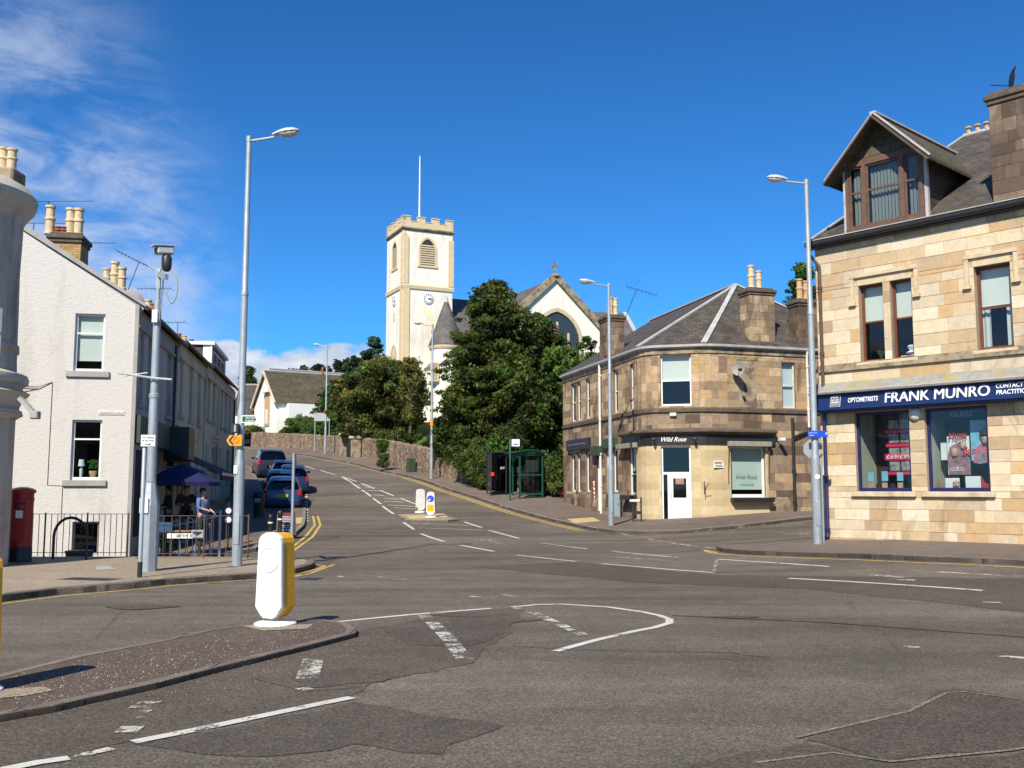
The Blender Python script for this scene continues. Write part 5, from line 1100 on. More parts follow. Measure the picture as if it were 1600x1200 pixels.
# ============================================================ white gable house and the terrace running uphill
def boxpart(root, name, mat, M, *b, bev=0):
    q = MB(M); q.box(*b, bev=bev); return q.build(name, M_[mat], root)
AZ = -10
def rowp(t): return LC+rowd*t
zLe = P(208, 478, 28).z
def terrace(t0, t1, ze, mat, label, wins_up, wins_lo, doors, gable=False, dep=8.6, name='terraced_house', first=False, shop=False, far_gable=False):
    p = rowp(t0); zb = gz(p.x, p.y)
    M = Fr((p.x, p.y, 0), AZ); L = t1-t0
    root = empty(name, None, label=label, cat='house', M=Fr((p.x, p.y, zb), AZ))
    q = MB(M); ops = wins_up+wins_lo+doors
    wall(q, 0, L, zb-1.2, ze, ops, .18)
    q.quad((L, 0, zb-1.2), (L, dep, zb-1.2), (L, dep, ze), (L, 0, ze)); q.quad((L, dep, zb-1.2), (0, dep, zb-1.2), (0, dep, ze), (L, dep, ze))
    zr = ze+math.tan(R(33))*dep/2
    q.poly([(L, 0, ze), (L, dep, ze), (L, dep/2, zr-.05)])
    if not first: q.poly([(0, dep, ze), (0, 0, ze), (0, dep/2, zr-.05)])
    if not first: q.quad((0, dep, zb-1.2), (0, 0, zb-1.2), (0, 0, ze), (0, dep, ze))
    q.build('wall', M_[mat], root)
    q = MB(M); o = .22; q.poly([(0, -o, ze-.02), (L, -o, ze-.02), (L, dep/2, zr), (0, dep/2, zr)]); q.poly([(L, dep+o, ze), (0, dep+o, ze), (0, dep/2, zr), (L, dep/2, zr)]); q.build('roof', M_['slate'], root)
    q = MB(M); q.tube([(0, -o-.04, ze-.05), (L, -o-.04, ze-.05)], .07, 8); q.build('gutter', M_['paint_black'], root, smooth=True)
    q = MB(M); q.box(.0, L, -.05, 0, ze-.55, ze-.10); q.box(0, L, -.09, 0, ze-.62, ze-.55); q.build('eaves_course', M_['render_cream' if mat != 'render_grey' else 'slab_grey'], root)
    for r_ in wins_up+wins_lo: window(root, M, r_, 'white_old', .14, .06, .5, pane='glass_dim', blind=.35 if r_[1] > zb+3 else None, sill=(.12, .14, .07), sm='slab_grey')
    for r_ in doors:
        d = boxpart(root, 'door', 'timber_brown', M, r_[0], r_[0]+r_[2], .14, .18, r_[1], r_[1]+r_[3]-.4); boxpart(d, 'fanlight', 'glass_dark', M, r_[0]+.05, r_[0]+r_[2]-.05, .15, .16, r_[1]+r_[3]-.36, r_[1]+r_[3]-.04)
        q = MB(M); q.box(r_[0]-.15, r_[0]+r_[2]+.15, -.10, -.001, r_[1]+r_[3]+.25, r_[1]+r_[3]+.42); q.box(r_[0]-.25, r_[0]+r_[2]+.25, -.2, -.001, r_[1]+r_[3]+.42, r_[1]+r_[3]+.52); q.build('door_hood', M_['render_cream'], root)
        q = MB(M); q.tube([(r_[0]+.15, .10, r_[1]+1.0), (r_[0]+.15, .14, r_[1]+1.0)], .025); q.build('handle', M_['galv'], d)
        q = MB(M); q.box(r_[0]-.2, r_[0]+r_[2]+.2, -.5, -.001, r_[1]-.6, r_[1]-.02); q.box(r_[0]-.2, r_[0]+r_[2]+.2, -.85, -.5, r_[1]-.8, r_[1]-.2); q.build('doorstep', M_['stone_trim'], root)
    return root, M, zr, zb
def wz(M, pxs, z0, h, wd=None):     # windows at given pixel spans, fixed heights
    out = []
    for a, b in pxs:
        x0 = onp(M, a, 600)[0]; x1 = onp(M, b, 600)[0]; out.append((x0, z0, x1-x0, h))
    return out
t1_, t2_, t3_ = 7.7, 15.4, 27.8
M1 = Fr((LC.x, LC.y, 0), AZ); p_ = rowp(t1_); M2 = Fr((p_.x, p_.y, 0), AZ); p_ = rowp(t2_); M3 = Fr((p_.x, p_.y, 0), AZ)
h1, ML1, zr1, zb1 = terrace(0, t1_, zLe, 'render_grey', 'whitewashed gable house with grey street front and café awning', wz(M1, [(217, 223), (230, 236), (260, 267)], 4.15, 2.1), [], [], first=True)
h2, ML2, zr2, zb2 = terrace(t1_, t2_, zLe+.14, 'render_cream', 'cream rendered terraced house with brown drainpipe behind the awning', wz(M2, [(280, 286), (296, 301), (309, 314)], 4.35, 2.05), wz(M2, [(281, 286), (309, 313)], 1.2, 1.8), [(onp(M2, 292, 700)[0], .65, 1.1, 2.5)])
h3, ML3, zr3, zb3 = terrace(t2_, t3_, zLe+.30, 'render_cream', 'farthest cream terraced house with boxy white dormer on its roof', wz(M3, [(325, 329), (333, 337), (346, 349), (353, 356), (360, 362.5)], 4.75, 2.0), wz(M3, [(323, 327), (339, 342), (346, 349), (357, 360)], 2.0, 1.7), [(onp(M3, 331, 700)[0], 1.2, 1.1, 2.4)])
# the sunlit gable
AG = AZ+90; dg = Vector((math.sin(R(AG)), math.cos(R(AG)))); GO = LC-dg*8.6; MG = Fr((GO.x, GO.y, 0), AG)
gw1 = rect(MG, 116, 490, 163, 580); gw2 = rect(MG, 111, 656, 158, 750); gw3 = rect(MG, 112, 815, 154, 868)
opsG = [gw1, gw2, gw3]; q = MB(MG); wall(q, 0, 8.6, -1.8, zLe, opsG, .14)
q.poly([(0, 0, zLe), (8.6, 0, zLe), (4.3, 0, zr1-.02)]); q.build('gable', M_['harl_grey'], h1)
q = MB(MG); q.box(8.55, 8.66, -.03, .08, -.6, zLe+.02); q.build('corner_trim', M_['slab_grey'], h1)
q = MB(MG); q.beam((8.75, .12, zLe-.08), (4.3, .12, zr1+.02), .34, .07, up=(0, 1, 0)); q.beam((-.15, .12, zLe-.08), (4.3, .12, zr1+.02), .34, .07, up=(0, 1, 0)); q.build('skew', M_['slab_grey'], h1)
window(h1, MG, gw1, 'white_paint', .09, .06, .66, pane='glass', blind=.80, sill=(.18, .17, .07), sm='slab_grey', room=True)
fw = window(h1, MG, gw2, 'white_paint', .09, .06, .68, pane='glass', blind=None, sill=(.18, .17, .07), sm='slab_grey', room=True)
q = MB(MG); x, z, w_, h = gw2; q.lathe([(.04, .0), (.05, .25), (.02, .28), (.02, .33), (.10, .33), (.07, .52), (0, .52)], (x+.22, .3, z+.06), 12); q.build('table_lamp', M_['blind_grey'], fw, smooth=True)
q = MB(MG); q.lathe([(.09, 0), (.13, .18), (.12, .2), (0, .2)], (x+w_-.24, .3, z+.06), 12); q.build('flower_pot', M_['pot_clay'], fw, smooth=True)
q = MB(MG)
for i in range(60):
    a, b = rnd.uniform(0, 6.28), rnd.uniform(.05, .2); c = Vector((x+w_-.24+b*math.cos(a), .3+b*.5*math.sin(a), z+.30+rnd.uniform(0, .22))); q.poly([c, c+Vector((.05, 0, .03)), c+Vector((.05, 0, .07)), c+Vector((0, 0, .05))], (.05, .16, .02))
q.build('pot_plant', M_['leaf'], fw, uv=False)
window(h1, MG, gw3, 'slab_grey', .09, .05, 0, pane='glass_dim', name='basement_window')
q = MB(MG)
for z_ in (zLe-1.95,): q.tube([(8.6-3.6, -.02, 4.5), (8.6-2.55, -.02, 4.45)], .008, 4)
xs_, zs_ = onp(MG, 82, 600); q.tube([(xs_, -.01, onp(MG, 82, 598)[1]), (xs_, -.01, onp(MG, 80, 758)[1]), (onp(MG, 98, 758)[0], -.01, onp(MG, 98, 759)[1]), (onp(MG, 98, 758)[0], -.01, onp(MG, 98, 812)[1])], .009, 5); q.tube([(onp(MG, 30, 600)[0], -.15, onp(MG, 30, 604)[1]), (onp(MG, 60, 600)[0], -.05, onp(MG, 60, 605)[1]), (onp(MG, 82, 600)[0], -.01, onp(MG, 82, 597)[1])], .012, 5); q.build('cable', M_['metal_dark'], h1)
r_ = rect(MG, 154, 642, 195, 648); q = MB(MG); q.box(r_[0], r_[0]+r_[2], -.02, -.001, r_[1], r_[1]+r_[3]); nm = q.build('street_nameplate', M_['white_old'], h1); text(MG, 'MARKET PLACE BRAE', r_[0]+.04, r_[1]+.02, .05, M_['slab_grey'], nm, y=-.021, width=r_[2]-.08)
# chimneys of the row
def onplane_t(M, px, py, y): return onp(M, px, py, y)
x0 = onp(ML1, 72, 400, 4.3)[0]
a = onp(MG, 72, 390, .3); b = onp(MG, 134, 390, .3)
zct = onp(MG, 100, 384, .8)[1]
chimney(h1, MG, onp(MG, 77, 390, .2)[0], onp(MG, 126, 390, .2)[0], .2, 1.1, zr1-2.2, zct-.05, [(onp(MG, 67+11*0+12, 390, .6)[0]-.05, .6, .85, .13, 'pot_buff'), (onp(MG, 108, 390, .6)[0], .6, .80, .13, 'pot_buff'), (onp(MG, 121, 390, .6)[0], .6, .80, .13, 'pot_buff'), (onp(MG, 90, 390, .6)[0], .6, .22, .13, 'pot_red'), (onp(MG, 99, 390, .6)[0], .6, .22, .13, 'pot_red')], mat='brick', brick=True)
MGd = lambda t: Fr(((GO+rowd*t).x, (GO+rowd*t).y, 0), AG)
def chim_at(root, t, px0, px1, pyt, ypots, mat='brick'):
    Mx = MGd(t); a = onp(Mx, px0, pyt)[0]; b = onp(Mx, px1, pyt)[0]; zt = onp(Mx, (px0+px1)/2, pyt)[1]
    chimney(root, Mx, a, b, 0, .8, zt-1.8, zt-.3, [(a+(b-a)*u, .35, h, r_, m_) for u, h, r_, m_ in ypots], mat=mat, brick=True)
chim_at(h1, t1_-.8, 146, 190, 450, [(.1, .5, .12, 'pot_red'), (.36, .75, .13, 'pot_buff'), (.65, 1.0, .14, 'pot_buff'), (.92, .8, .14, 'pot_buff')])
chim_at(h2, t2_-.7, 214, 240, 494, [(.25, .45, .12, 'pot_red'), (.55, .75, .15, 'pot_buff'), (.85, .6, .13, 'pot_red')])
chim_at(h3, t2_+5.5, 262, 292, 536, [(.2, .4, .12, 'pot_red'), (.5, .5, .13, 'pot_red'), (.8, .4, .12, 'pot_clay')]); chim_at(h3, t3_-.6, 288, 312, 533, [(.4, .12, .12, 'pot_red')])
def aerial(root, p, h, L, ang, nel=9, mat='galv', tilt=0.0, lean=0.0):
    q = MB(); p = Vector(p); t = p+Vector((lean, 0, h)); q.tube([p, t], .014, 5); d = Vector((math.cos(ang), math.sin(ang), tilt)); q.tube([t-d*L*.3, t+d*L*.7], .010, 5); n_ = Vector((-d.y, d.x, 0)).normalized()
    for i in range(nel): c = t-d*L*.3+d*L*i/(nel-1); l = .16 if i else .3; q.tube([c-n_*l+Vector((0, 0, -.05)), c+n_*l+Vector((0, 0, .05))], .006, 4)
    return q.build('aerial', M_[mat], root)
pa = P(50, 405, 29); aerial(h1, pa-Vector((0, 0, .6)), 1.7, 1.5, .05, 14, 'metal_dark'); pa = P(72, 395, 29.5); aerial(h1, pa-Vector((0, 0, .5)), 2.1, 1.9, -.02, 16, 'metal_dark')
pa = P(127, 400, 29); aerial(h1, pa-Vector((0, 0, .6)), 1.0, 1.4, .02, 12, 'metal_dark', .0)
pa = P(196, 452, 35); aerial(h1, pa-Vector((0, 0, .3)), 1.3, 1.3, math.pi-.2, 10, 'metal_dark', .5, .45); pa = P(250, 500, 40); aerial(h2, pa-Vector((0, 0, 1)), 2.3, 1.4, math.pi, 9, 'metal_dark'); pa = P(277, 530, 46); aerial(h3, pa-Vector((0, 0, .5)), 1.3, 1.3, math.pi, 9, 'metal_dark')
q = MB(Matrix.Translation(P(206, 470, 33)) @ Matrix.Rotation(R(70), 4, 'X') @ Matrix.Rotation(R(30), 4, 'Y')); q.lathe([(0, .1), (.25, .07), (.42, 0), (.41, -.01), (.2, .06), (0, .08)], (0, 0, 0), 18); q.build('satellite_dish', M_['slab_grey'], h1, smooth=True)
q = MB(); c = P(206, 474, 33.1); q.tube([c, c-Vector((0, 0, .7))], .03); q.build('dish_bracket', M_['metal_dark'], h1)
# shop fascias, drainpipes
q = MB(ML1); q.box(.05, 5.2, -.22, -.001, 2.95, 3.75, bev=.02); q.build('shop_fascia', M_['green_box'], h1)
q = MB(ML1); q.box(5.25, 6.6, -.8, -.001, 2.6, 3.75, bev=.02); q.build('awning_box', M_['paint_black'], h1)
xa = onp(ML2, 283, 650)[0]; q = MB(ML2); q.box(xa-1.2, xa+.1, -.10, -.001, 3.35, 3.95, bev=.01); q.build('shop_sign', M_['slab_grey'], h2)
for rt, M, px in ((h2, ML2, 318), (h3, ML3, 358), (h3, ML3, 364), (h1, ML1, 268), (h3, ML3, 340)):
    xx = onp(M, px, 640)[0]; pipe(rt, [lw(M, xx, -.08, zLe-.2), lw(M, xx, -.08, .3+(1.0 if rt is h3 else 0))], .05, 'metal_dark' if px in (268, 364) else 'render_cream')
for a in ((.6, .3, .9, 2.5), (2.1, .3, 1.4, 2.4), (6.0, .2, 1.2, 2.6)): boxpart(h1, 'shop_door', 'room_dark', ML1, a[0], a[0]+a[2], -.012, -.001, a[1], a[1]+a[3])
# awning on the grey front: folded-arm canvas blind
q = MB(ML1); A0, A1 = 1.7, 9.0; za, zo, ou = 3.0, 2.15, 2.0
q.quad((4.0, -.05, za), (11.3, -.05, za), (11.3, -ou, zo), (4.0, -ou, zo)); q.quad((4.0, -.05, za-.02), (4.0, -ou, zo-.02), (11.3, -ou, zo-.02), (11.3, -.05, za-.02)); q.box(4.0, 11.3, -ou-.04, -ou+.02, zo-.20, zo+.01)
aw = q.build('awning', M_['awning'], h1); q = MB(ML1); q.box(4.0, 11.3, -ou-.07, -ou-.041, zo-.04, zo+.05); q.build('front_bar', M_['white_old'], aw); q = MB(ML1)
for xx in (4.3, 11.0): q.tube([(xx, -.1, zo+.2), (xx-.5, -ou*.5, zo+.25), (xx, -ou, zo)], .025)
q.build('folding_arm', M_['galv'], aw)
q = MB(ML1); q.tube([(11.25, -ou, zo-.1), (11.25, -ou, .5)], .02); q.build('awning_post', M_['white_old'], aw)
# boxy dormer
Mx = MGd(t2_+8.3); a = onp(Mx, 283, 560)[0]; b = onp(Mx, 343, 560)[0]; 
pd0 = P(326, 531, rowp(t2_+6.5).y); zt = onp(ML3, 326, 531, 1.6)[1]; dx0 = onp(ML3, 327, 560, .5)[0]; dx1 = onp(ML3, 349, 570, .5)[0]
zdt = onp(ML3, 327, 533, .5)[1]; zdb = ML3 and zLe+.3+.2
q = MB(ML3); q.box(dx0, dx1, .45, 4.2, zdb, zdt-.16); dm_ = q.build('dormer', M_['slate_hung'], h3)
q = MB(ML3); q.box(dx0-.12, dx1+.12, .25, 4.3, zdt-.159, zdt); q.box(dx0-.06, dx0+.25, .38, .449, zdb, zdt-.17); q.box(dx1-.25, dx1+.06, .38, .449, zdb, zdt-.17); q.box(dx0-.02, dx0-.001, .45, .8, zdb, zdt-.17); q.build('fascia_board', M_['white_paint'], dm_)
r_ = (dx0+.5, zdb+.3, dx1-dx0-1.0, zdt-zdb-.7); q = MB(ML3); n = 3
for i in range(n+1): xx = r_[0]+r_[2]*i/n; q.box(xx-.05, xx+.05, .36, .449, r_[1], r_[1]+r_[3])
q.box(r_[0], r_[0]+r_[2], .37, .448, r_[1]-.05, r_[1]+.05); q.box(r_[0], r_[0]+r_[2], .37, .448, r_[1]+r_[3]-.05, r_[1]+r_[3]+.05); wn = q.build('window', M_['white_old'], dm_)
# ============================================================ rounded turret building at the left edge
TC = Vector((-11.72, 20.1)); tz = lambda py: P(33, py, 20.1).z
edge = lambda px, py=450: TC.length*math.sin(math.atan2(-TC.x, TC.y)-math.atan2(-P(px, py, 20.1).x, 20.1))
tb = empty('turret_building', None, label='cream rounded corner building with heavy cornice at the left edge', cat='building', M=Fr((TC.x, TC.y, gz(-12, 20)), 0))
rW = edge(33, 400); rL = edge(19, 760)
q = MB(); q.lathe([(rL, -1), (rL, tz(652))], (TC.x, TC.y, 0), 40, R(-150), R(60)); q.lathe([(rL, tz(650)), (rL+.10, tz(648)), (rL+.12, tz(640)), (rL+.02, tz(636))], (TC.x, TC.y, 0), 40, R(-150), R(60)); 
q.lathe([(edge(27, 600), tz(600)), (edge(27, 560), tz(560)), (edge(30, 480), tz(480)), (rW, tz(420)), (rW+.02, tz(352))], (TC.x, TC.y, 0), 40, R(-150), R(60))
q.box(TC.x-12, TC.x-4.5, TC.y-1.2, TC.y+1.0, -1, tz(352)); q.build('wall', M_['render_turret'], tb, smooth=True)
q = MB(); q.lathe([(rL+.02, tz(652)), (rL+.14, tz(646)), (rL+.05, tz(636)), (rL+.10, tz(625)), (rL+.25, tz(612)), (edge(36, 606), tz(606)), (edge(37, 600), tz(600)), (edge(45, 596), tz(596)), (edge(46, 590), tz(590)), (edge(44, 584), tz(584)), (edge(28, 578), tz(578))], (TC.x, TC.y, 0), 40, R(-150), R(60)); q.build('corbel', M_['render_turret'], tb, smooth=True)
q = MB(); q.lathe([(edge(28, 548), tz(548)), (edge(31, 546), tz(546)), (edge(31, 536), tz(536)), (edge(29, 534), tz(534))], (TC.x, TC.y, 0), 40, R(-150), R(60)); q.build('string_course', M_['render_turret'], tb, smooth=True)
q = MB(); q.lathe([(rW+.02, tz(352)), (edge(37, 349), tz(349)), (edge(39, 340), tz(340)), (edge(46, 330), tz(330)), (edge(56, 320), tz(320)), (edge(60, 312), tz(312)), (edge(61, 304), tz(304)), (edge(56, 298), tz(298)), (edge(50, 290), tz(290)), (edge(30, 280), tz(280)), (edge(5, 274), tz(274)), (0, tz(272))], (TC.x, TC.y, 0), 48, R(-150), R(90)); q.build('cornice', M_['render_turret'], tb, smooth=True)
for az_, zz in [(k, h) for k in (-31, -68, -105) for h in ((tz(558), tz(487)-tz(558)), (1.3, 2.0))]:
    a = R(az_); rr_ = rW if zz[0] > 3 else rL; M = Matrix.Translation((TC.x+math.cos(a)*(rr_-.02), TC.y+math.sin(a)*(rr_-.02), 0)) @ Matrix.Rotation(a+math.pi/2, 4, 'Z')
    window(tb, M, (-.42, zz[0], .84, zz[1]), 'white_old', -.06, .06, .5, pane='glass_dark', blind=None); boxpart(tb, 'window_surround', 'room_dark', M, -.40, .40, -.0, .02, zz[0]+.02, zz[0]+zz[1]-.02)
q = MB(); c = P(16, 272, 24); 
for px, h, m in ((3, .9, 1), (17, .85, 1)):
    c = P(px, 277, 20.6); q2 = MB(); pot(q2, c+Vector((0, 0, .15)), h*.55, .10); q2.build('chimney_pot', M_['pot_buff'], tb, smooth=True)
c = P(10, 277, 20.6); q = MB(); q.bbox(c.x-.6, c.x+.28, c.y-.3, c.y+.3, c.z-.3, c.z+.15, .04); q.build('chimney', M_['stone_trim'], tb)
# floodlight bracket
fl = P(31, 622, 19.6); q = MB(); q.beam(fl, fl+Vector((.30, -.05, -.28)), .10, .08); q.tube([fl+Vector((.12, 0, -.02)), fl+Vector((.3, 0, -.30))], .02); q.box(fl.x+.26, fl.x+.42, fl.y-.12, fl.y+.05, fl.z-.42, fl.z-.26, bev=.02); q.build('floodlight', M_['slab_grey'], tb)
# ============================================================ church
AT = -25.0; D0 = 90.0
pc = P(629, 500, D0); TCn = Vector((pc.x, pc.y)); zCh = 5.9
dF = Vector((math.sin(R(65)), math.cos(R(65)))); dLf = Vector((math.sin(R(-25)), math.cos(R(-25))))
MTF = Fr((TCn.x, TCn.y, 0), 65)                      # front of the tower, x to the right
Wt = onp(MTF, 707, 420)[0]; MTL = Fr(((TCn+dLf*Wt).x, (TCn+dLf*Wt).y, 0), 155)   # left face
chh = empty('church', None, label='white harled church with square clock tower, battlements and conical turret', cat='church', M=Fr((TCn.x, TCn.y, zCh), 65))
zp = onp(MTF, 629, 355)[1]; zs_ = onp(MTF, 632, 444)[1]; ztop = onp(MTF, 640, 337)[1]
q = MB(MTF)
bel = rect(MTF, 657, 377, 679, 415); belL = None
wall(q, 0, Wt, zCh-1, zp, [(bel[0], bel[1], bel[2], bel[3])], .25)
q.M = MTL; bl_ = rect(MTL, 612, 382, 619, 420); dl_ = rect(MTL, 607, 520, 613, 570); bl_ = (Wt/2-bel[2]/2*.9, bel[1], bel[2]*.9, bel[3]); wall(q, 0, Wt, zCh-1, zp, [bl_], .25)
q.M = MTF @ T(Wt, 0, 0, 90); wall(q, 0, Wt, zCh-1, zp); q.M = MTF @ T(Wt, Wt, 0, 180); wall(q, 0, Wt, zCh-1, zp)
tw = q.build('tower', M_['harl_tower'], chh)
def arch_ring(M, r_, t, ys, mat, name, parent, pointed=.35, fill=None, foff=0.0):
    x, z, w_, h = r_; n = 12; zs2 = z+h-w_*.5; q = MB(M)
    def pts(e): 
        o = [(x-e, z-e*.6), (x-e, zs2)]
        for i in range(1, n): 
            a = math.pi*(1-i/n); o.append((x+w_/2+(w_/2+e)*math.cos(a), zs2+(w_*.5+e+pointed*w_*.3*(1-abs(math.cos(a))))*math.sin(a)))
        return o+[(x+w_+e, zs2), (x+w_+e, z-e*.6)]
    A, B = pts(0), pts(t)
    for i in range(len(A)-1):
        q.quad((A[i][0], ys, A[i][1]), (B[i][0], ys, B[i][1]), (B[i+1][0], ys, B[i+1][1]), (A[i+1][0], ys, A[i+1][1])); q.quad((B[i][0], ys, B[i][1]), (B[i][0], 0, B[i][1]), (B[i+1][0], 0, B[i+1][1]), (B[i+1][0], ys, B[i+1][1]))
        q.quad((A[i+1][0], ys, A[i+1][1]), (A[i+1][0], .1, A[i+1][1]), (A[i][0], .1, A[i][1]), (A[i][0], ys, A[i][1]))
    q.box(x-t*1.4, x+w_+t*1.4, ys-.03, .0, z-t*.9, z-.001)
    f = q.build(name, M_[mat], parent)
    if fill: q = MB(M); q.poly([(a, foff, b) for a, b in A][::-1]); q.build('pane', M_[fill], f)
    return f
for M, r_ in ((MTF, bel), (MTL, bl_)):
    f = arch_ring(M, r_, .22, -.06, 'cream_trim', 'belfry_opening', chh, .5, 'room_dark', -.02); q = MB(M)
    n = 9
    for i in range(n): zz = r_[1]+.1+(r_[3]*.88-.1)*i/n; q.add([(r_[0]+.03, -.03, zz), (r_[0]+r_[2]-.03, -.03, zz), (r_[0]+r_[2]-.03, .0-.025, zz+.12), (r_[0]+.03, -.025, zz+.12)], [(0, 1, 2, 3)])
    q.build('louvre', M_['cream_trim'], f)
for M in (MTF, MTL): 
    q = MB(M); a, b = (.0, .62) if M is MTF else (Wt-.62, Wt)
    q.box(a+(.0 if M is MTF else 0), b, -.10, -.001, zCh-1, zs_-.35); a2, b2 = (.0, .5) if M is MTF else (Wt-.5, Wt); q.box(a2, b2, -.10, -.001, zs_+.12, zp-.8)
    q.prism([(a2, zp-.8), (b2, zp-.8), (b2 if M is MTL else a2, zp-.25)], -.10, -.001); q.build('quoin', M_['cream_trim'], chh)
    if M is MTF: q = MB(M); q.box(Wt-.45, Wt+.1, -.10, -.001, zs_+.12, zp-.8); q.build('quoin', M_['cream_trim'], chh)
TL = [TCn+dLf*Wt, TCn, TCn+dF*Wt, TCn+dF*Wt+dLf*Wt, TCn+dLf*Wt, TCn]
band(TL[:5], zs_-.35, zs_+.12, .12, 'cream_trim', chh, 'string_course', prof=[(0, zs_-.35), (.10, zs_-.35), (.14, zs_-.05), (.02, zs_+.12), (0, zs_+.12)])
band(TL[:5], 0, 0, 0, 'stone_trim', chh, 'cornice', prof=[(0, zp-.22), (.20, zp-.05), (.20, zp+.05), (0, zp+.15)])
q = MB()
def para(M, L_):
    q.M = M @ Matrix.Translation((0, -.06, 0)); h_ = (ztop-zp); q.box(-.06, L_+.06, 0, .3, zp+.10, zp+h_*.58)
    n = 4; g = L_/(n*2-1+.0)
    for i in range(n): a = -.06+i*(L_+.12-g*1.05)/(n-1); q.box(a, a+g*1.05, .0, .3, zp+h_*.58, zp+h_*.93); q.box(a-.04, a+g*1.05+.04, -.05, .35, zp+h_*.93, zp+h_)
    for i in range(n-1): a = -.06+(i)*(L_+.12-g*1.05)/(n-1)+g*1.05; b = -.06+(i+1)*(L_+.12-g*1.05)/(n-1); q.box(a, b, -.04, .34, zp+h_*.581, zp+h_*.62)
para(MTF, Wt); para(MTL, Wt); para(MTF @ T(Wt, 0, 0, 90), Wt); para(MTF @ T(Wt, Wt, 0, 180), Wt); q.build('battlement', M_['cream_trim'], chh)
def clock(M, cx, cz, r_):
    q = MB(M @ Matrix.Translation((cx, 0, cz)) @ Matrix.Rotation(R(90), 4, 'X')); q.lathe([(r_, 0), (r_, .06), (r_*.9, .07), (0, .07)], (0, 0, 0), 28); f = q.build('clock', M_['white_paint'], chh)
    q = MB(M @ Matrix.Translation((cx, 0, cz)) @ Matrix.Rotation(R(90), 4, 'X'))
    for i in range(28): a, b = 2*math.pi*i/28, 2*math.pi*(i+1)/28; q.quad((r_*.86*math.cos(a), r_*.86*math.sin(a), .072), (r_*.92*math.cos(a), r_*.92*math.sin(a), .072), (r_*.92*math.cos(b), r_*.92*math.sin(b), .072), (r_*.86*math.cos(b), r_*.86*math.sin(b), .072))
    for i in range(12): a = math.pi*i/6; q.beam((r_*.60*math.cos(a), r_*.60*math.sin(a), .073), (r_*.82*math.cos(a), r_*.82*math.sin(a), .073), .05 if i % 3 else .08, .004)
    q.build('numeral_ring', M_['metal_dark'], f)
    q = MB(M @ Matrix.Translation((cx, 0, cz)) @ Matrix.Rotation(R(90), 4, 'X')); q.beam((-.05, 0, .08), (r_*.75, -.12, .08), .05, .006); q.build('clock_hand', M_['metal_dark'], f); q = MB(M @ Matrix.Translation((cx, 0, cz)) @ Matrix.Rotation(R(90), 4, 'X')); q.beam((0, 0, .09), (r_*.48, .03, .09), .08, .006); q.build('clock_hand', M_['metal_dark'], f)
cx, cz = onp(MTF, 669, 467); clock(MTF, cx, cz, .52); clock(MTL, Wt*.5, cz, .52)
arch_ring(MTL, (Wt*.34, onp(MTL, 610, 600)[1], Wt*.36, 3.2), .2, -.06, 'cream_trim', 'arched_doorway', chh, .5, 'render_cream', -.02)
q = MB(MTL); q.box(Wt*.45, Wt*.56, -.03, -.001, cz-1.9, cz-1.1); q.build('slit_window', M_['cream_trim'], chh)
# flagpole
pt = TCn+dF*Wt*.42+dLf*Wt*.3; q = MB(); zfp = P(656, 243, D0+2).z; q.tube([(pt.x, pt.y, zp), (pt.x, pt.y, zp+3), (pt.x, pt.y, zfp)], [.10, .085, .05], 8); q.lathe([(0, -.08), (.1, 0), (0, .08)], (pt.x, pt.y, zfp), 8); q.build('flagpole', M_['white_paint'], chh, smooth=True)
# stair turret with conical slated cap
Dt = 88.6; c = P(697, 540, Dt); rt = (P(722, 540, Dt).x-P(670, 540, Dt).x)/2; ze_ = P(697, 541, Dt).z; za_ = P(700, 463, Dt).z
q = MB(); q.lathe([(rt*.93, zCh-1), (rt*.93, ze_)], (c.x, c.y, 0), 28); q.build('stair_turret', M_['harl_tower'], chh, smooth=True)
q = MB(); q.lathe([(rt*.93, ze_-.45), (rt*1.0, ze_-.35), (rt*1.04, ze_-.12), (rt*1.04, ze_)], (c.x, c.y, 0), 28); q.build('string_course', M_['cream_trim'], chh, smooth=True); q = MB(); q.lathe([(rt*.93, ze_-2.7), (rt*.99, ze_-2.65), (rt*.99, ze_-2.45), (rt*.93, ze_-2.4)], (c.x, c.y, 0), 28); q.build('string_course', M_['cream_trim'], chh, smooth=True)
q = MB(); q.lathe([(rt*1.08, ze_), (rt*.80, ze_+(za_-ze_)*.25), (rt*.5, ze_+(za_-ze_)*.55), (rt*.14, ze_+(za_-ze_)*.88)], (c.x, c.y, 0), 28); q.build('conical_roof', M_['slate_grey'], chh, smooth=False)
q = MB(); q.lathe([(rt*.16, ze_+(za_-ze_)*.86), (rt*.03, za_), (0, za_+.1)], (c.x, c.y, 0), 14); q.build('lead_cap', M_['lead'], chh, smooth=True)
r_ = rect(Fr((c.x, c.y-rt*.93, 0), 95), 676, 566, 688, 596); MQ = Fr((c.x-.35, c.y-rt*.94, 0), 80); q = MB(MQ); q.box(r_[0]+.2, r_[0]+.2+r_[2], -.1, .1, r_[1], r_[1]+r_[3]); wn = q.build('louvred_window', M_['cream_trim'], chh); q = MB(MQ); q.box(r_[0]+.3, r_[0]+.1+r_[2], -.12, -.101, r_[1]+.1, r_[1]+r_[3]-.1); q.build('louvre', M_['stone_trim'], wn)
# raking buttress coping between tower and nave
q = MB(); a, b = P(664, 482, 89.3), P(684, 512, 89.0); q.beam(a, b, .5, .55, up=(0, 1, 0)); a, b = P(684, 512, 89.0), P(684, 545, 89.0); q.beam(a, b, .7, .5, up=(0, 1, 0)); q.build('buttress', M_['cream_trim'], chh)
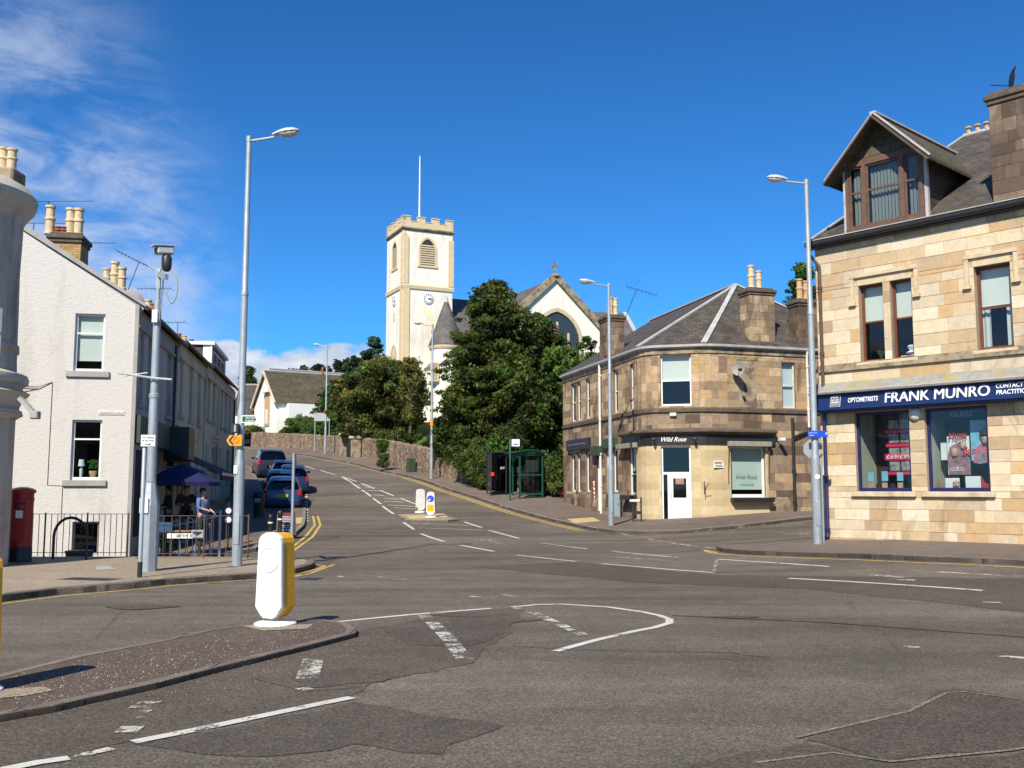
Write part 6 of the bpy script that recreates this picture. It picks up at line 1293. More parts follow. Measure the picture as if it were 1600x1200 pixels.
# gabled aisle facing the road
MN = Fr((0, 0, 0), 65); DG = 83.0; ga = P(867, 434, DG); MN = Fr((ga.x, ga.y, 0), 65)
zg = ga.z; sL_ = 1.0; hw = 7.2; zeN = zg-hw*.93; zwb = zCh-2
q = MB(MN); win = rect(MN, 822, 490, 905, 640); wx, wz_, ww, wh = onp(MN, 835, 560)[0], zwb+3, onp(MN, 905, 560)[0]-onp(MN, 835, 560)[0], 0
zwt = onp(MN, 872, 494)[1]; wxc = (onp(MN, 905, 560)[0]+onp(MN, 835, 560)[0])/2; wr_ = (wxc-ww/2, zwt-6.5, ww, 6.5)
q.quad((-hw, 0, zwb), (hw, 0, zwb), (hw, 0, zeN), (-hw, 0, zeN)); q.poly([(-hw, 0, zeN), (hw, 0, zeN), (0, 0, zg)])
dpN = 22; q.quad((hw, 0, zwb), (hw, dpN, zwb), (hw, dpN, zeN), (hw, 0, zeN)); q.quad((-hw, dpN, zwb), (-hw, 0, zwb), (-hw, 0, zeN), (-hw, dpN, zeN)); q.build('wall', M_['harl_white'], chh)
q = MB(MN)
for s_ in (-1, 1): q.beam((0, -.05, zg+.15), (s_*(hw+.3), -.05, zeN-.1), .55, .38, up=(0, 1, 0))
q.build('gable_coping', M_['stone_trim'], chh)
q = MB(MN); q.quad((0, 0, zg), (-hw-.2, 0, zeN-.2), (-hw-.2, dpN, zeN-.2), (0, dpN, zg)); q.quad((hw+.2, 0, zeN-.2), (0, 0, zg), (0, dpN, zg), (hw+.2, dpN, zeN-.2)); q.build('roof', M_['slate_grey'], chh)
f = arch_ring(MN, wr_, .34, -.12, 'stone_trim_light', 'great_window', chh, .3, 'glass_dark', -.02)
q = MB(MN)
for i in range(1, 4): xx = wr_[0]+ww*i/4; q.box(xx-.09, xx+.09, -.10, -.021, wr_[1], wr_[1]+wr_[3]-.5-.9*abs(i-2))
q.build('tracery', M_['stone_trim_light'], f)
q = MB(MN); q.box(-.06, .06, -.06, .06, zg+.2, zg+1.45); q.box(-.30, .30, -.05, .05, zg+.95, zg+1.07); q.lathe([(.4, 0), (.2, .25), (.1, .3)], (0, 0, zg+.1), 8); 
for k in range(16): a, b = math.pi*k/8, math.pi*(k+1)/8; q.beam((.19*math.cos(a), 0, zg+1.01+.19*math.sin(a)), (.19*math.cos(b), 0, zg+1.01+.19*math.sin(b)), .04, .05, up=(0, 1, 0))
q.build('gable_cross', M_['stone_trim'], chh)
# nave roof behind, between the tower and the gable; lower range to the right
q = MB(MTF); zn = onp(MTF, 712, 467, 3.0)[1]; q.quad((Wt, -2.0, zn-4.5), (Wt+14, -2.0, zn-4.5), (Wt+14, 3.0, zn), (Wt, 3.0, zn)); q.quad((Wt+14, 8.0, zn-4.5), (Wt, 8.0, zn-4.5), (Wt, 3.0, zn), (Wt+14, 3.0, zn)); q.build('nave_roof', M_['slate_grey'], chh)
q = MB(MTF); q.quad((Wt, -1.9, zCh-1), (Wt+14, -1.9, zCh-1), (Wt+14, -1.9, zn-4.45), (Wt, -1.9, zn-4.45)); q.build('nave_wall', M_['harl_white'], chh)
q = MB(); a, b, c_ = P(945, 487, 90), P(975, 487, 92), P(1010, 546, 84); q.quad(P(925, 487, 92), P(980, 489, 92), P(1020, 565, 84), P(940, 565, 82)); q.build('aisle_roof', M_['slate_grey'], chh); q = MB(); q.beam(P(976, 489, 91.5), P(1016, 562, 83.6), .35, .2); q.build('lead_flashing', M_['lead'], chh); q = MB(); q.quad(P(938, 565.5, 82), P(1022, 565.5, 84), P(1022, 640, 84), P(938, 640, 82)); q.build('aisle_wall', M_['harl_white'], chh)
# ============================================================ white school hall and the roofs round it
def hall(label, org, az, L, W_, ze, zr, zb, wmat, rmat, name='hall', windows=(), gwin=None, verge='render_cream'):
    M = Fr((org.x, org.y, 0), az); root = empty(name, None, label=label, cat='building', M=Fr((org.x, org.y, zb+1), az)); q = MB(M)
    q.quad((0, 0, zb), (L, 0, zb), (L, 0, ze), (0, 0, ze)); q.quad((0, W_, zb), (0, 0, zb), (0, 0, ze), (0, W_, ze)); q.poly([(0, W_, ze), (0, 0, ze), (0, W_/2, zr)]); q.quad((L, 0, zb), (L, W_, zb), (L, W_, ze), (L, 0, ze)); q.poly([(L, 0, ze), (L, W_, ze), (L, W_/2, zr)]); q.quad((L, W_, zb), (0, W_, zb), (0, W_, ze), (L, W_, ze)); q.build('wall', M_[wmat], root)
    q = MB(M); o = .35; k = (zr-ze)/(W_/2); q.quad((-o, -o, ze-o*k+.05), (L+o, -o, ze-o*k+.05), (L+o, W_/2, zr+.05), (-o, W_/2, zr+.05)); q.quad((L+o, W_+o, ze-o*k+.05), (-o, W_+o, ze-o*k+.05), (-o, W_/2, zr+.05), (L+o, W_/2, zr+.05)); q.build('roof', M_[rmat], root)
    q = MB(M)
    for a, b in (((-o, -o, ze-o*k-.06), (-o, W_/2, zr-.06)), ((-o, W_+o, ze-o*k-.06), (-o, W_/2, zr-.06))): q.beam(a, b, .12, .28)
    q.build('bargeboard', M_[verge], root); q = MB(M); q.tube([(-o, W_/2, zr+.08), (L+o, W_/2, zr+.08)], .10, 6); q.build('ridge', M_['lead'], root)
    for (a, b, c, d) in windows: window(root, M @ Matrix.Translation((0, -.15, 0)), (a, b, c, d), 'white_old', .02, .06, .5, pane='glass_dark')
    return root, M
Dh = 105; og = P(432, 650, Dh); zRh = P(416, 583, 110).z; zEh = P(432, 625, Dh).z; zbh = 5.5
sch, MS = hall('white hall with mossy brown roof and tall narrow gable window', Vector((og.x, og.y)), 58, 15, 7.6, zEh, zRh, zbh, 'harl_white', 'slate_mossy', 'school_hall', windows=((1.3, zbh+1.9, 1.2, 1.3), (2.9, zbh+1.9, 1.2, 1.3)))
MSg = MS @ T(0, 7.6, 0, 270); gx0 = onp(MSg, 415, 640)[0]; gx1 = onp(MSg, 421.5, 640)[0]; q = MB(MSg); q.box(gx0-.1, gx1+.1, -.12, -.001, P(418, 665, Dh+2).z, P(418, 614, Dh+2).z); gwf = q.build('gable_window', M_['timber_red' if False else 'pot_clay'], sch); q = MB(MSg); q.box(gx0+.25, gx1-.25, -.16, -.121, P(418, 662, Dh+2).z, P(418, 639, Dh+2).z); q.build('pane', M_['white_old'], gwf); q = MB(MSg); q.box(gx0-.35, gx1+.35, -.5, -.001, P(418, 613, Dh+2).z, P(418, 609, Dh+2).z); q.build('window_hood', M_['white_paint'], sch)
q = MB(MS); q.box(1.0, 12, -.9, -.001, zEh-1.9, zEh-.35); q.build('wall_panel', M_['white_paint'], sch)
q = MB(MS); q.lathe([(.18, 0), (.12, .5), (.16, .55), (.1, .9)], (6.5, 3.8, zRh), 8); q.build('roof_vent', M_['pot_red'], sch)
og2 = P(448, 600, 122); hall('long grey slated roof range rising behind the white hall', Vector((og2.x, og2.y)), 55, 30, 11, P(448, 612, 122).z, P(452, 580, 122).z+.8, 6, 'harl_white', 'slate_grey', 'school_range')
og3 = P(368, 640, 112); hall('low dark roofed annexe left of the white hall', Vector((og3.x, og3.y)), 84, 7.5, 8, P(385, 642, 112).z, P(385, 602, 116).z, 6.4, 'harl_white', 'slate', 'school_annexe', windows=((2.0, P(385, 665, 112).z, 1.4, 1.2),))
# ============================================================ churchyard, walls
def hW(i, l, tops): return [(l[k][1]-t)*gp([l[k]])[0].y/FPX for k, t in enumerate(tops)]
WT = [676, 678, 681, 683, 686, 690, 702, 724, 732]
WH = hW(0, WALLB, WT)
def bwall(name, pts, hs, label, th=.42, mat='rubble', skip=None):
    P2 = [V2(p) for p in pts]; L = [0]
    for a, b in zip(P2[:-1], P2[1:]): L.append(L[-1]+(b-a).length)
    n = int(L[-1]/.45); top = []
    c = P2[0]; root = empty(name, (c.x, c.y, gz(c.x, c.y)), 0, label, 'wall')
    q = MB(); cp = MB(); rr = random.Random(4)
    def at(s):
        for i in range(len(L)-1):
            if s <= L[i+1]+1e-6: t = (s-L[i])/(L[i+1]-L[i]); d = (P2[i+1]-P2[i]).normalized(); return P2[i].lerp(P2[i+1], t), Vector((-d.y, d.x)), hs[i]+(hs[i+1]-hs[i])*t
    prev = None
    for k in range(n+1):
        s = L[-1]*k/n; p, nn, h = at(s); o = p+Vector((-nn.x, -nn.y))*-th if False else p+nn*(-1)*0; zb = gz(p.x, p.y)
        b = p+WN(nn)*th; cur = (p, b, zb-.4, zb+h+rr.uniform(-.03, .03)); 
        if prev and not (skip and skip[0] < s < skip[1]):
            (p0, b0, zb0, zt0), (p1, b1, zb1, zt1) = prev, cur
            q.quad((p0.x, p0.y, zb0), (p1.x, p1.y, zb1), (p1.x, p1.y, zt1), (p0.x, p0.y, zt0)); q.quad((b1.x, b1.y, zb1), (b0.x, b0.y, zb0), (b0.x, b0.y, zt0), (b1.x, b1.y, zt1)); q.quad((p0.x, p0.y, zt0), (p1.x, p1.y, zt1), (b1.x, b1.y, zt1), (b0.x, b0.y, zt0))
            if k == n or k == 1: e = cur if k == n else prev; q.quad((e[0].x, e[0].y, e[2]), (e[1].x, e[1].y, e[2]), (e[1].x, e[1].y, e[3]), (e[0].x, e[0].y, e[3]))
            hh = rr.uniform(.05, .14); m = [Vector((v.x, v.y, z)) for v, z in ((p0, zt0), (p1, zt1), (b1, zt1), (b0, zt0))]; c_ = sum(m, Vector())/4; m = [c_+(v-c_)*rr.uniform(.90, 1.02) for v in m]; u = [c_+(v-c_)*rr.uniform(.55, .85)+Vector((0, 0, hh)) for v in m]
            cp.add(m+u, [(0, 1, 5, 4), (1, 2, 6, 5), (2, 3, 7, 6), (3, 0, 4, 7), (4, 5, 6, 7)])
        prev = cur
    q.build('stonework', M_[mat], root); cp.build('coping', M_['rubble'], root); return root
def WN(n): return n if (n.x > 0) else -n
bwall('boundary_wall', WBw, WH, 'long rubble stone wall with rough coping below the church, climbing the hill', skip=None)
bwall('boundary_wall', WB2w, [1.3, 1.55, 1.6], 'low rubble stone wall behind the bus shelter joining the corner building')
# gate and pillars in the wall
gtc = gp([(548, 713)])[0]
def pillar(px, py, h, label):
    g = G(px, py); d = (V2(WBw[5])-V2(WBw[3])).normalized(); a = math.atan2(d.y, d.x); root = empty('gate_pillar', (g.x, g.y, g.z), a, label, 'gate pillar', 'gate pillars'); M = WM[root]
    q = MB(M); q.box(-.35, .35, -.25, .45, -.3, h); q.build('shaft', M_['stone_trim'], root); q = MB(M); q.bbox(-.45, .45, -.35, .55, h, h+.25, .06); q.build('cap', M_['stone_trim_light'], root)
pillar(537, 714, 1.75, 'left stone gate pillar in the churchyard wall'); pillar(553, 717, 1.6, 'right stone gate pillar in the churchyard wall')
g = G(545, 716.5); q = MB(); gt = empty('gate', (g.x, g.y, g.z), math.atan2((V2(WBw[5])-V2(WBw[3])).y, (V2(WBw[5])-V2(WBw[3])).x), 'dark solid gate between two stone pillars', 'gate'); q = MB(WM[gt]); q.box(-.45, .45, -.05, .03, .05, 1.6); q.build('leaf', M_['metal_dark'], gt); q = MB(WM[gt])
for i in range(6): q.box(-.44+i*.165, -.40+i*.165, -.08, -.051, .05, 1.75)
q.build('bar', M_['metal_dark'], gt)
# churchyard ground behind the walls
def yard():
    f = [V2(p) for p in WBw]+[V2(p) for p in WB2w]+[Vector((6.5, 49.5)), Vector((14, 50))]; hs = WH+[1.3, 1.5, 1.4, 1.2, 1.0]
    far = [Vector((-70, 175)), Vector((-55, 170)), Vector((-40, 165)), Vector((-28, 150)), Vector((-20, 140)), Vector((-12, 130)), Vector((0, 125)), Vector((10, 120)), Vector((20, 115)), Vector((25, 110)), Vector((30, 100)), Vector((35, 92)), Vector((40, 85)), Vector((50, 80))]
    rows = [0, .02, .06, .12, .2, .3, .45, .6, .8, 1]; v = []
    for i, (a, b) in enumerate(zip(f, far)):
        d = (b-a).normalized(); a0 = a+d*.3; z0 = gz(a.x, a.y)+hs[i]*.80
        for t in rows: p = a0.lerp(b, t); v.append((p.x, p.y, z0+(max(8.0, z0+2)-z0)*sst(min(1, t*2.6))))
    n = len(rows); q = MB(); q.add(v, [(i*n+j, (i+1)*n+j, (i+1)*n+j+1, i*n+j+1) for i in range(len(f)-1) for j in range(n-1)]); return q.build('churchyard_lawn', M_['grass'], smooth=True)
struct(yard())
# distant wooded hill
def hillz(x, y): return max(-3, 34*math.exp(-((x+60)/130)**2)*sst((y-200)/260)+8*noise.noise(Vector((x*.01, y*.01, 0))))
struct(gridmesh('hill', list(np.arange(-420, 300, 15.)), list(np.arange(190, 700, 15.)), hillz, 'hill'))
# ============================================================ trees and shrubs
def leaves(name, parent, clumps, size, pal, mat='leaf', seed=1, dens=1.0, flat=.0, elong=1.6):
    rs = np.random.RandomState(seed); P_, C_ = [], []
    for (c, r_, n, ci) in clumps:
        n = int(n*dens); d = rs.normal(size=(n, 3)); d /= np.linalg.norm(d, axis=1)[:, None]
        rad = .45+.68*rs.rand(n)**.6; rad = np.where(rs.rand(n) < .10, rad*1.35, rad); p = np.array(c)+d*np.array(r_)*rad[:, None]
        s = size*(.6+.8*rs.rand(n)); nn = d*np.array([1, 1, 1.0])+rs.normal(size=(n, 3))*.75; nn[:, 2] += flat
        nn /= np.linalg.norm(nn, axis=1)[:, None]; t = np.cross(nn, rs.normal(size=(n, 3))); t /= np.linalg.norm(t, axis=1)[:, None]; b = np.cross(nn, t)
        a = p-t*s[:, None]*.5*elong; e = p+t*s[:, None]*.5*elong; l = p-b*s[:, None]*.42; r2_ = p+b*s[:, None]*.42
        P_.append(np.stack([a, l, e, r2_], 1).reshape(-1, 3))
        base = np.array(pal[ci % len(pal)])*(.55+.28*((ci*7) % 5))*.82; col = base[None]*(.65+.7*rs.rand(n))[:, None]; col[:, 0] *= .88+.24*rs.rand(n); C_.append(np.repeat(col, 4, 0))
    V = np.concatenate(P_); Cc = np.concatenate(C_); W = np.array(WM[parent].inverted()); V = V@W[:3, :3].T+W[:3, 3]
    m = len(V)//4; me = bpy.data.meshes.new(name); me.vertices.add(m*4); me.vertices.foreach_set('co', V.astype(np.float32).ravel()); me.loops.add(m*4); me.loops.foreach_set('vertex_index', np.arange(m*4, dtype=np.int32)); me.polygons.add(m)
    me.polygons.foreach_set('loop_start', np.arange(0, m*4, 4, dtype=np.int32)); me.polygons.foreach_set('loop_total', np.full(m, 4, dtype=np.int32)); me.update(calc_edges=True)
    at = me.color_attributes.new('Col', 'FLOAT_COLOR', 'CORNER'); at.data.foreach_set('color', np.concatenate([Cc, np.ones((m*4, 1))], 1).astype(np.float32).ravel()); me.materials.append(M_[mat])
    o = bpy.data.objects.new(name, me); COL.objects.link(o); o.parent = parent; WM[o] = WM[parent]; return o
G1 = [(.065, .10, .02), (.09, .13, .026), (.05, .078, .018), (.11, .14, .03), (.10, .12, .025)]
G2 = [(.07, .14, .02), (.10, .17, .03), (.05, .10, .02), (.12, .19, .035)]
G3 = [(.125, .13, .028), (.10, .12, .026), (.15, .14, .032), (.08, .11, .024), (.11, .15, .033)]
G4 = [(.03, .075, .04), (.04, .09, .045), (.025, .055, .03)]
def tree(name, label, x, y, z0, ztop, prof, nc, cr, nl, size, pal, seed, group=None, tiers=False, trunk=.3, mat='leaf', bare=0, sq=1.0, hole=.0, cat='tree'):
    rr = random.Random(seed); root = empty(name, (x, y, z0), 0, label, cat, group); H = ztop-z0
    q = MB(); tr = [Vector((x, y, z0-.5))]; 
    for i in range(1, 7): tr.append(Vector((x+rr.uniform(-.12, .12)*i*.5, y+rr.uniform(-.1, .1)*i*.5, z0+H*.88*i/6)))
    q.tube(tr, [trunk*(1-.9*i/6.5) for i in range(7)], 8); cl = []
    zs = [p[0] for p in prof]; rsx = [p[1] for p in prof]
    for k in range(nc):
        f = rr.random(); 
        if tiers: f = round(f*13)/13+rr.gauss(0, .018)
        f = zs[0]+(zs[-1]-zs[0])*min(1, max(0, f)); R_ = float(np.interp(f, zs, rsx)); off = float(np.interp(f, zs, [p[2] if len(p) > 2 else 0 for p in prof]))
        a = rr.uniform(0, 2*math.pi); u = math.sqrt(rr.uniform(.12, 1.0)); c = cr*rr.uniform(.7, 1.3)*(.65 if R_ < cr*1.5 else 1); rad = max(0, R_-c*.6)*u
        p = Vector((x+off+rad*math.cos(a), y+rad*math.sin(a)*sq, z0+H*f)); cl.append(((p.x, p.y, p.z), (c, c, c*(.5 if tiers else .8)), nl, rr.randrange(50)))
        if k % 3 == 0 and R_ > .6: ra = R_*rr.uniform(.98, 1.22); cl.append(((x+off+ra*math.cos(a), y+ra*math.sin(a)*sq, p.z+rr.uniform(-.2, .25)), (c*.42, c*.42, c*.22), int(nl*.22), rr.randrange(50)))
        if rad > .5: b = Vector((x+off*.5, y, max(z0+.5, p.z-rad*.55))); b2 = tr[min(6, max(1, int(f*6/.88)))]; b = Vector((b2.x, b2.y, b.z)); m_ = b.lerp(p, .55)+Vector((0, 0, .12*rad)); q.tube([b, m_, p], [.05+.018*rad, .035+.008*rad, .015], 5, False)
    q.build('trunk', M_['bark'], root, smooth=True)
    for k in range(bare):
        pass
    leaves('crown', root, cl, size, pal, mat, seed); return root
p = P(768, 700, 59.5); zT = P(780, 441, 59.5).z
tree('evergreen_tree', 'tall dark layered evergreen in front of the church gable', p.x, p.y, 2.9, zT, [(.06, 2.1, .1), (.2, 2.9, .2), (.35, 3.3, .3), (.5, 3.1, .3), (.65, 2.75, .25), (.78, 2.0, .2), (.88, 1.5, .1), (.95, 1.0, .15), (.985, .45, .3)], 330, .60, 270, .13, [(.07, .10, .018), (.10, .13, .022), (.05, .075, .014), (.13, .145, .028), (.085, .11, .02)], 3, tiers=True, trunk=.38)
p = P(738, 700, 60.5); tree('broadleaf_tree', 'bright green bushy tree at the foot of the dark evergreen', p.x, p.y, 2.6, P(745, 583, 60.5).z, [(.12, 1.4), (.3, 2.0), (.6, 2.1), (.85, 1.4), (.97, .6)], 60, .62, 420, .12, [(.06, .105, .018), (.08, .13, .022), (.045, .08, .015)], 14, trunk=.2)
p = P(800, 700, 57.6); tree('broadleaf_tree', 'mid green broadleaf tree behind the phone kiosk and bus shelter', p.x, p.y, 2.1, P(790, 560, 57).z, [(.15, 1.6), (.4, 2.2), (.7, 2.1), (.92, 1.2)], 60, .65, 420, .12, G1+G2[:1], 15, trunk=.22)
p = P(868, 700, 61); tree('broadleaf_tree', 'spreading green tree rising beside the far end of the stone corner building', p.x, p.y, 2.6, P(845, 492, 61).z, [(.12, 2.0, -.3), (.35, 2.7, -.3), (.6, 2.4, -.1), (.8, 1.5, -.7), (.93, .9, -1.0), (.985, .45, -1.1)], 200, .55, 260, .14, G1+G2[:2], 5, trunk=.28)
p = P(915, 600, 64); tree('broadleaf_tree', 'pale leafy small tree showing over the slates of the corner building', p.x, p.y, 3.5, P(915, 523, 64).z, [(.3, .9, 0), (.6, 1.2, -.1), (.85, .8, .0), (.97, .4, .2)], 34, .5, 170, .13, G2+G1[:2], 6, trunk=.15)
p = P(715, 700, 62); tree('broadleaf_tree', 'low dark shrub tree between the evergreen and the tall lamp post', p.x, p.y, 3.2, P(700, 628, 62).z, [(.1, 1.1, -.2), (.4, 1.5, -.3), (.75, 1.1, -.2), (.95, .5, 0)], 34, .5, 380, .12, G1, 16, trunk=.14)
p = P(592, 690, 81.5); tree('broadleaf_tree', 'olive brown hawthorn tree with ragged outline left of the clock tower', p.x, p.y, 5.4, P(602, 560, 81.5).z, [(.10, 2.3, .0), (.3, 3.6, .0), (.5, 3.9, .1), (.7, 3.5, .1), (.86, 2.4, .2), (.96, 1.2, .2)], 210, .62, 230, .15, G3, 7, trunk=.3)
p = P(640, 640, 77); tree('broadleaf_tree', 'thin yellowing tree with open twiggy crown against the white tower', p.x, p.y, 4.6, P(640, 556, 77).z, [(.35, .8, .0), (.55, 1.5, .2), (.75, 1.4, .1), (.9, .9, .0), (.98, .4, 0)], 42, .42, 110, .13, [(.16, .15, .035), (.13, .13, .03), (.20, .16, .04)], 17, trunk=.14)
p = P(545, 690, 89); tree('broadleaf_tree', 'fresh green spreading tree beside the far street lamp', p.x, p.y, 6.2, P(548, 583, 89).z, [(.08, 1.6, .0), (.3, 2.5, -.1), (.55, 2.8, .0), (.78, 2.1, .2), (.93, 1.1, .3)], 130, .56, 230, .15, [(.055, .115, .025), (.075, .14, .03), (.04, .085, .02)], 8, trunk=.24)
p = P(583, 600, 96); tree('conifer_tree', 'small pointed blue green conifer left of the clock tower', p.x, p.y, 6, P(584, 526, 96).z, [(.2, 3.0), (.55, 2.7), (.75, 1.6), (.88, .9), (.97, .3)], 60, .7, 260, .17, G4, 9, tiers=True, mat='needle')
p = P(385, 620, 150); tree('conifer_tree', 'distant conifer showing above the annexe roof', p.x, p.y, 8, P(388, 571, 150).z, [(.2, 3.2), (.5, 2.8), (.75, 1.9, .2), (.96, .7, .3)], 40, 1.1, 160, .28, [(.07, .10, .04), (.06, .08, .03)], 10, tiers=True)
p = P(1256, 600, 62); tree('broadleaf_tree', 'green tree standing behind the chimneys between the two stone buildings', p.x, p.y, 3, P(1256, 408, 62).z, [(.3, 1.6), (.6, 1.7, .1), (.85, 1.0, .1), (.97, .5, .1)], 60, .65, 330, .13, G2[:3]+G1[:2], 11, trunk=.25)
for i, (px, ty, D, hw_, lab, pal_) in enumerate(((466, 641, 98, 1.8, 'rounded yellow green shrub over the wall below the white hall', G2+G3[:1]), (492, 652, 95, 1.5, 'dark green shrub beside the road sign posts', G2[:3]), (388, 662, 103, 1.2, 'small brown green bush at the left end of the stone wall', G3), (617, 660, 76, 1.7, 'dark leafy shrub draping the wall below the clock tower', G1), (540, 668, 88.5, 1.2, 'ivy covered shrub above the gate pillars', G1), (450, 668, 99.5, 1.1, 'low dark shrub on top of the stone wall by the hall', G1), (590, 655, 79, 1.3, 'mixed green shrub at the foot of the hawthorn tree', G1+G3[:1]))):
    p = P(px, 690, D); zt = P(px, ty, D).z; zb_ = gz(p.x, p.y)+1.0; rr = random.Random(i); root = empty('shrub', (p.x, p.y+1.2, zb_), 0, lab, 'shrub'); cl = []
    for k in range(26): a = rr.uniform(0, 6.28); u = rr.random()**.5*hw_; cl.append(((p.x+u*math.cos(a), p.y+1.2+u*.8*math.sin(a), zb_+(zt-zb_)*rr.uniform(.15, .85)*(1-.3*u/hw_)), (.42, .42, .36), 230, rr.randrange(40)))
    q = MB(); q.tube([(p.x, p.y+1.2, zb_-.5), (p.x+.1, p.y+1.2, (zb_+zt)/2), (p.x, p.y+1.2, zt-.3)], [.09, .06, .02], 6); q.build('stem', M_['bark'], root); leaves('foliage', root, cl, .12, pal_, 'leaf', i+30)
# ivy hanging over the wall
for (a, b, lab, seed, n) in (((704, 700), (766, 716), 'dark ivy hanging over the churchyard wall beside the bus shelter', 41, 70), ((596, 680), (606, 700), 'narrow tongue of ivy hanging down the wall below the tower', 42, 12), ((848, 700), (884, 712), 'shaded ivy growing on the wall behind the bus shelter', 43, 26)):
    rr = random.Random(seed); cl = []; D = {41: 54.5, 42: 68.5, 43: 51.2}[seed]; p0 = P(a[0], a[1], D); root = empty('ivy', (p0.x, p0.y, gz(p0.x, p0.y)+1), 0, lab, 'ivy')
    for k in range(n):
        t = rr.random(); px = a[0]+(b[0]-a[0])*t; DD = {41: 57.0-3.9*t, 42: 68.3, 43: 50.9-1.2*t}[seed]; g_ = P(px, 700, DD); hang = rr.random()**1.6
        top_ = gz(g_.x, g_.y)+1.75; z = top_-hang*(1.25 if seed != 41 else .3+1.15*sst(1-abs(t-.75)*1.4))+rr.uniform(0, .5 if hang < .3 else 0)
        cl.append(((g_.x-.08, g_.y-.12, z), (.30, .16, .26), 170, rr.randrange(40)))
    leaves('foliage', root, cl, .10, G1+G2[:1], 'leaf', seed)
# trees on the distant hill
rr = random.Random(77)
for i in range(0, 16, 2):
    px = [462, 470, 480, 488, 496, 503, 512, 522, 532, 540, 550, 556, 562, 568, 574, 440][i]; py = 579-(px-462)*.2-rr.uniform(0, 4); D = 215+rr.uniform(0, 20); p = P(px, py, D)
    root = empty('distant_tree', (p.x, p.y, p.z-9), 0, 'dark distant tree on the skyline behind the school roofs', 'tree', 'trees on the far skyline'); q = MB(); q.tube([(p.x, p.y, p.z-9), (p.x, p.y, p.z-1.5)], [.4, .15], 5); q.build('trunk', M_['bark'], root)
    leaves('crown', root, [((p.x+rr.uniform(-1.0, 1.0), p.y+rr.uniform(-1, 1), p.z-rr.uniform(.6, 5)), (.9, .9, .8), 60, rr.randrange(9)) for k in range(16)], .5, [(.03, .05, .025), (.04, .06, .03)], 'leaf', 100+i)
# ============================================================ street lamps and poles
def lamp(px, py, D, ztop, dirx, diry, arm, label, r0=.10, band_=None, D_exact=True):
    x = P(px, py, D).x; zb = gz(x, D)+.10; root = empty('street_lamp', (x, D, zb), 0, label, 'street lamp', 'grey steel street lamps'); c = (x, D, 0); H = ztop-zb
    q = MB(); q.lathe([(r0, zb-.1), (r0, zb+H*.22), (r0*.98, zb+H*.235), (r0*.72, zb+H*.25), (r0*.66, zb+H*.62), (r0*.74, zb+H*.621), (r0*.74, zb+H*.63), (r0*.60, zb+H*.635), (r0*.52, ztop-.35), (r0*.52, ztop)], c, 16); q.lathe([(r0*.52, 0), (r0*.2, .04)], (x, D, ztop), 12); q.build('pole', M_['galv'], root, smooth=True)
    d = Vector((dirx, diry, 0)).normalized(); t = Vector((x, D, ztop-.08)); e = t+d*arm*.42+Vector((0, 0, .05)); q = MB(); q.tube([t, e, e+d*.12+Vector((0, 0, .02))], .028, 8); q.tube([t-Vector((0, 0, .02)), t+Vector((0, 0, .10))], r0*.6, 10); q.build('arm', M_['galv'], root, smooth=True)
    az = math.atan2(d.y, d.x); M = Matrix.Translation(e+d*.08+Vector((0, 0, .05))) @ Matrix.Rotation(az, 4, 'Z') @ Matrix.Rotation(R(-7), 4, 'Y')
    L = arm*.58; q = MB(M); v = []; n = 14; st = [(0, .035, .035), (.12, .06, .06), (.3, .11, .085), (.55, .145, .10), (.8, .13, .085), (.94, .08, .055), (1.0, .02, .015)]
    for s_, w_, h in st: v += [(s_*L, w_*math.cos(a), .02+h*math.sin(a)*(1 if math.sin(a) > 0 else .25)) for a in [2*math.pi*k/n for k in range(n)]]
    q.add(v, [(i*n+k, i*n+(k+1) % n, (i+1)*n+(k+1) % n, (i+1)*n+k) for i in range(len(st)-1) for k in range(n)]+[tuple(range(n-1, -1, -1))]); q.build('lantern', M_['galv_pale'], root, smooth=True)
    q = MB(M); v = []
    st = [(.28, .09, .02), (.4, .105, .07), (.65, .12, .09), (.88, .09, .06), (.94, .04, .01)]
    for s_, w_, h in st: v += [(s_*L, w_*math.cos(a), .0-h*math.sin(a)) for a in [math.pi*k/8 for k in range(9)]]
    q.add(v, [(i*9+k, i*9+k+1, (i+1)*9+k+1, (i+1)*9+k) for i in range(len(st)-1) for k in range(8)]); q.build('lamp_bowl', M_['lamp_glass'], root, smooth=True)
    q = MB(Matrix.Translation((x, D, 0))); q.box(-.055, .055, -r0-.012, -r0+.03, zb+.45, zb+1.05, bev=.006); q.build('access_door', M_['galv'], root)
    if band_: q = MB(); q.lathe([(r0*1.06, band_), (r0*1.06, band_+.35)], c, 14); q.build('reflective_band', M_['orange_sign'], root)
    return root
g = G(370, 885, .1); lamp(370, 885, g.y, P(392, 215, g.y).z, 1, -.1, 1.02, 'tall grey street lamp by the railings with an orange arrow sign on it', .105); LPx = g
g2_ = G(1280, 850, .1); lamp(1278, 850, g2_.y, P(1268, 282, g2_.y).z, -1, .1, .92, 'tall grey street lamp on the kerb in front of the optician building', .11)
lamp(955, 806, 36.3, P(957, 444, 36.3).z, -1, -.1, 1.05, 'grey street lamp outside the stone corner building by a grey cabinet', .105)
g = G(676, 748, .1); lamp(674, 748, g.y, P(673, 507, g.y).z, -1, 0, 1.1, 'grey street lamp against the churchyard wall in front of the tower', .105, g.z+3.2)
g = G(508, 709, .1); lamp(508, 709, g.y, P(508, 540, g.y).z, -1, 0, 1.15, 'farthest street lamp at the bend in front of the churchyard wall', .11, g.z+3.4)
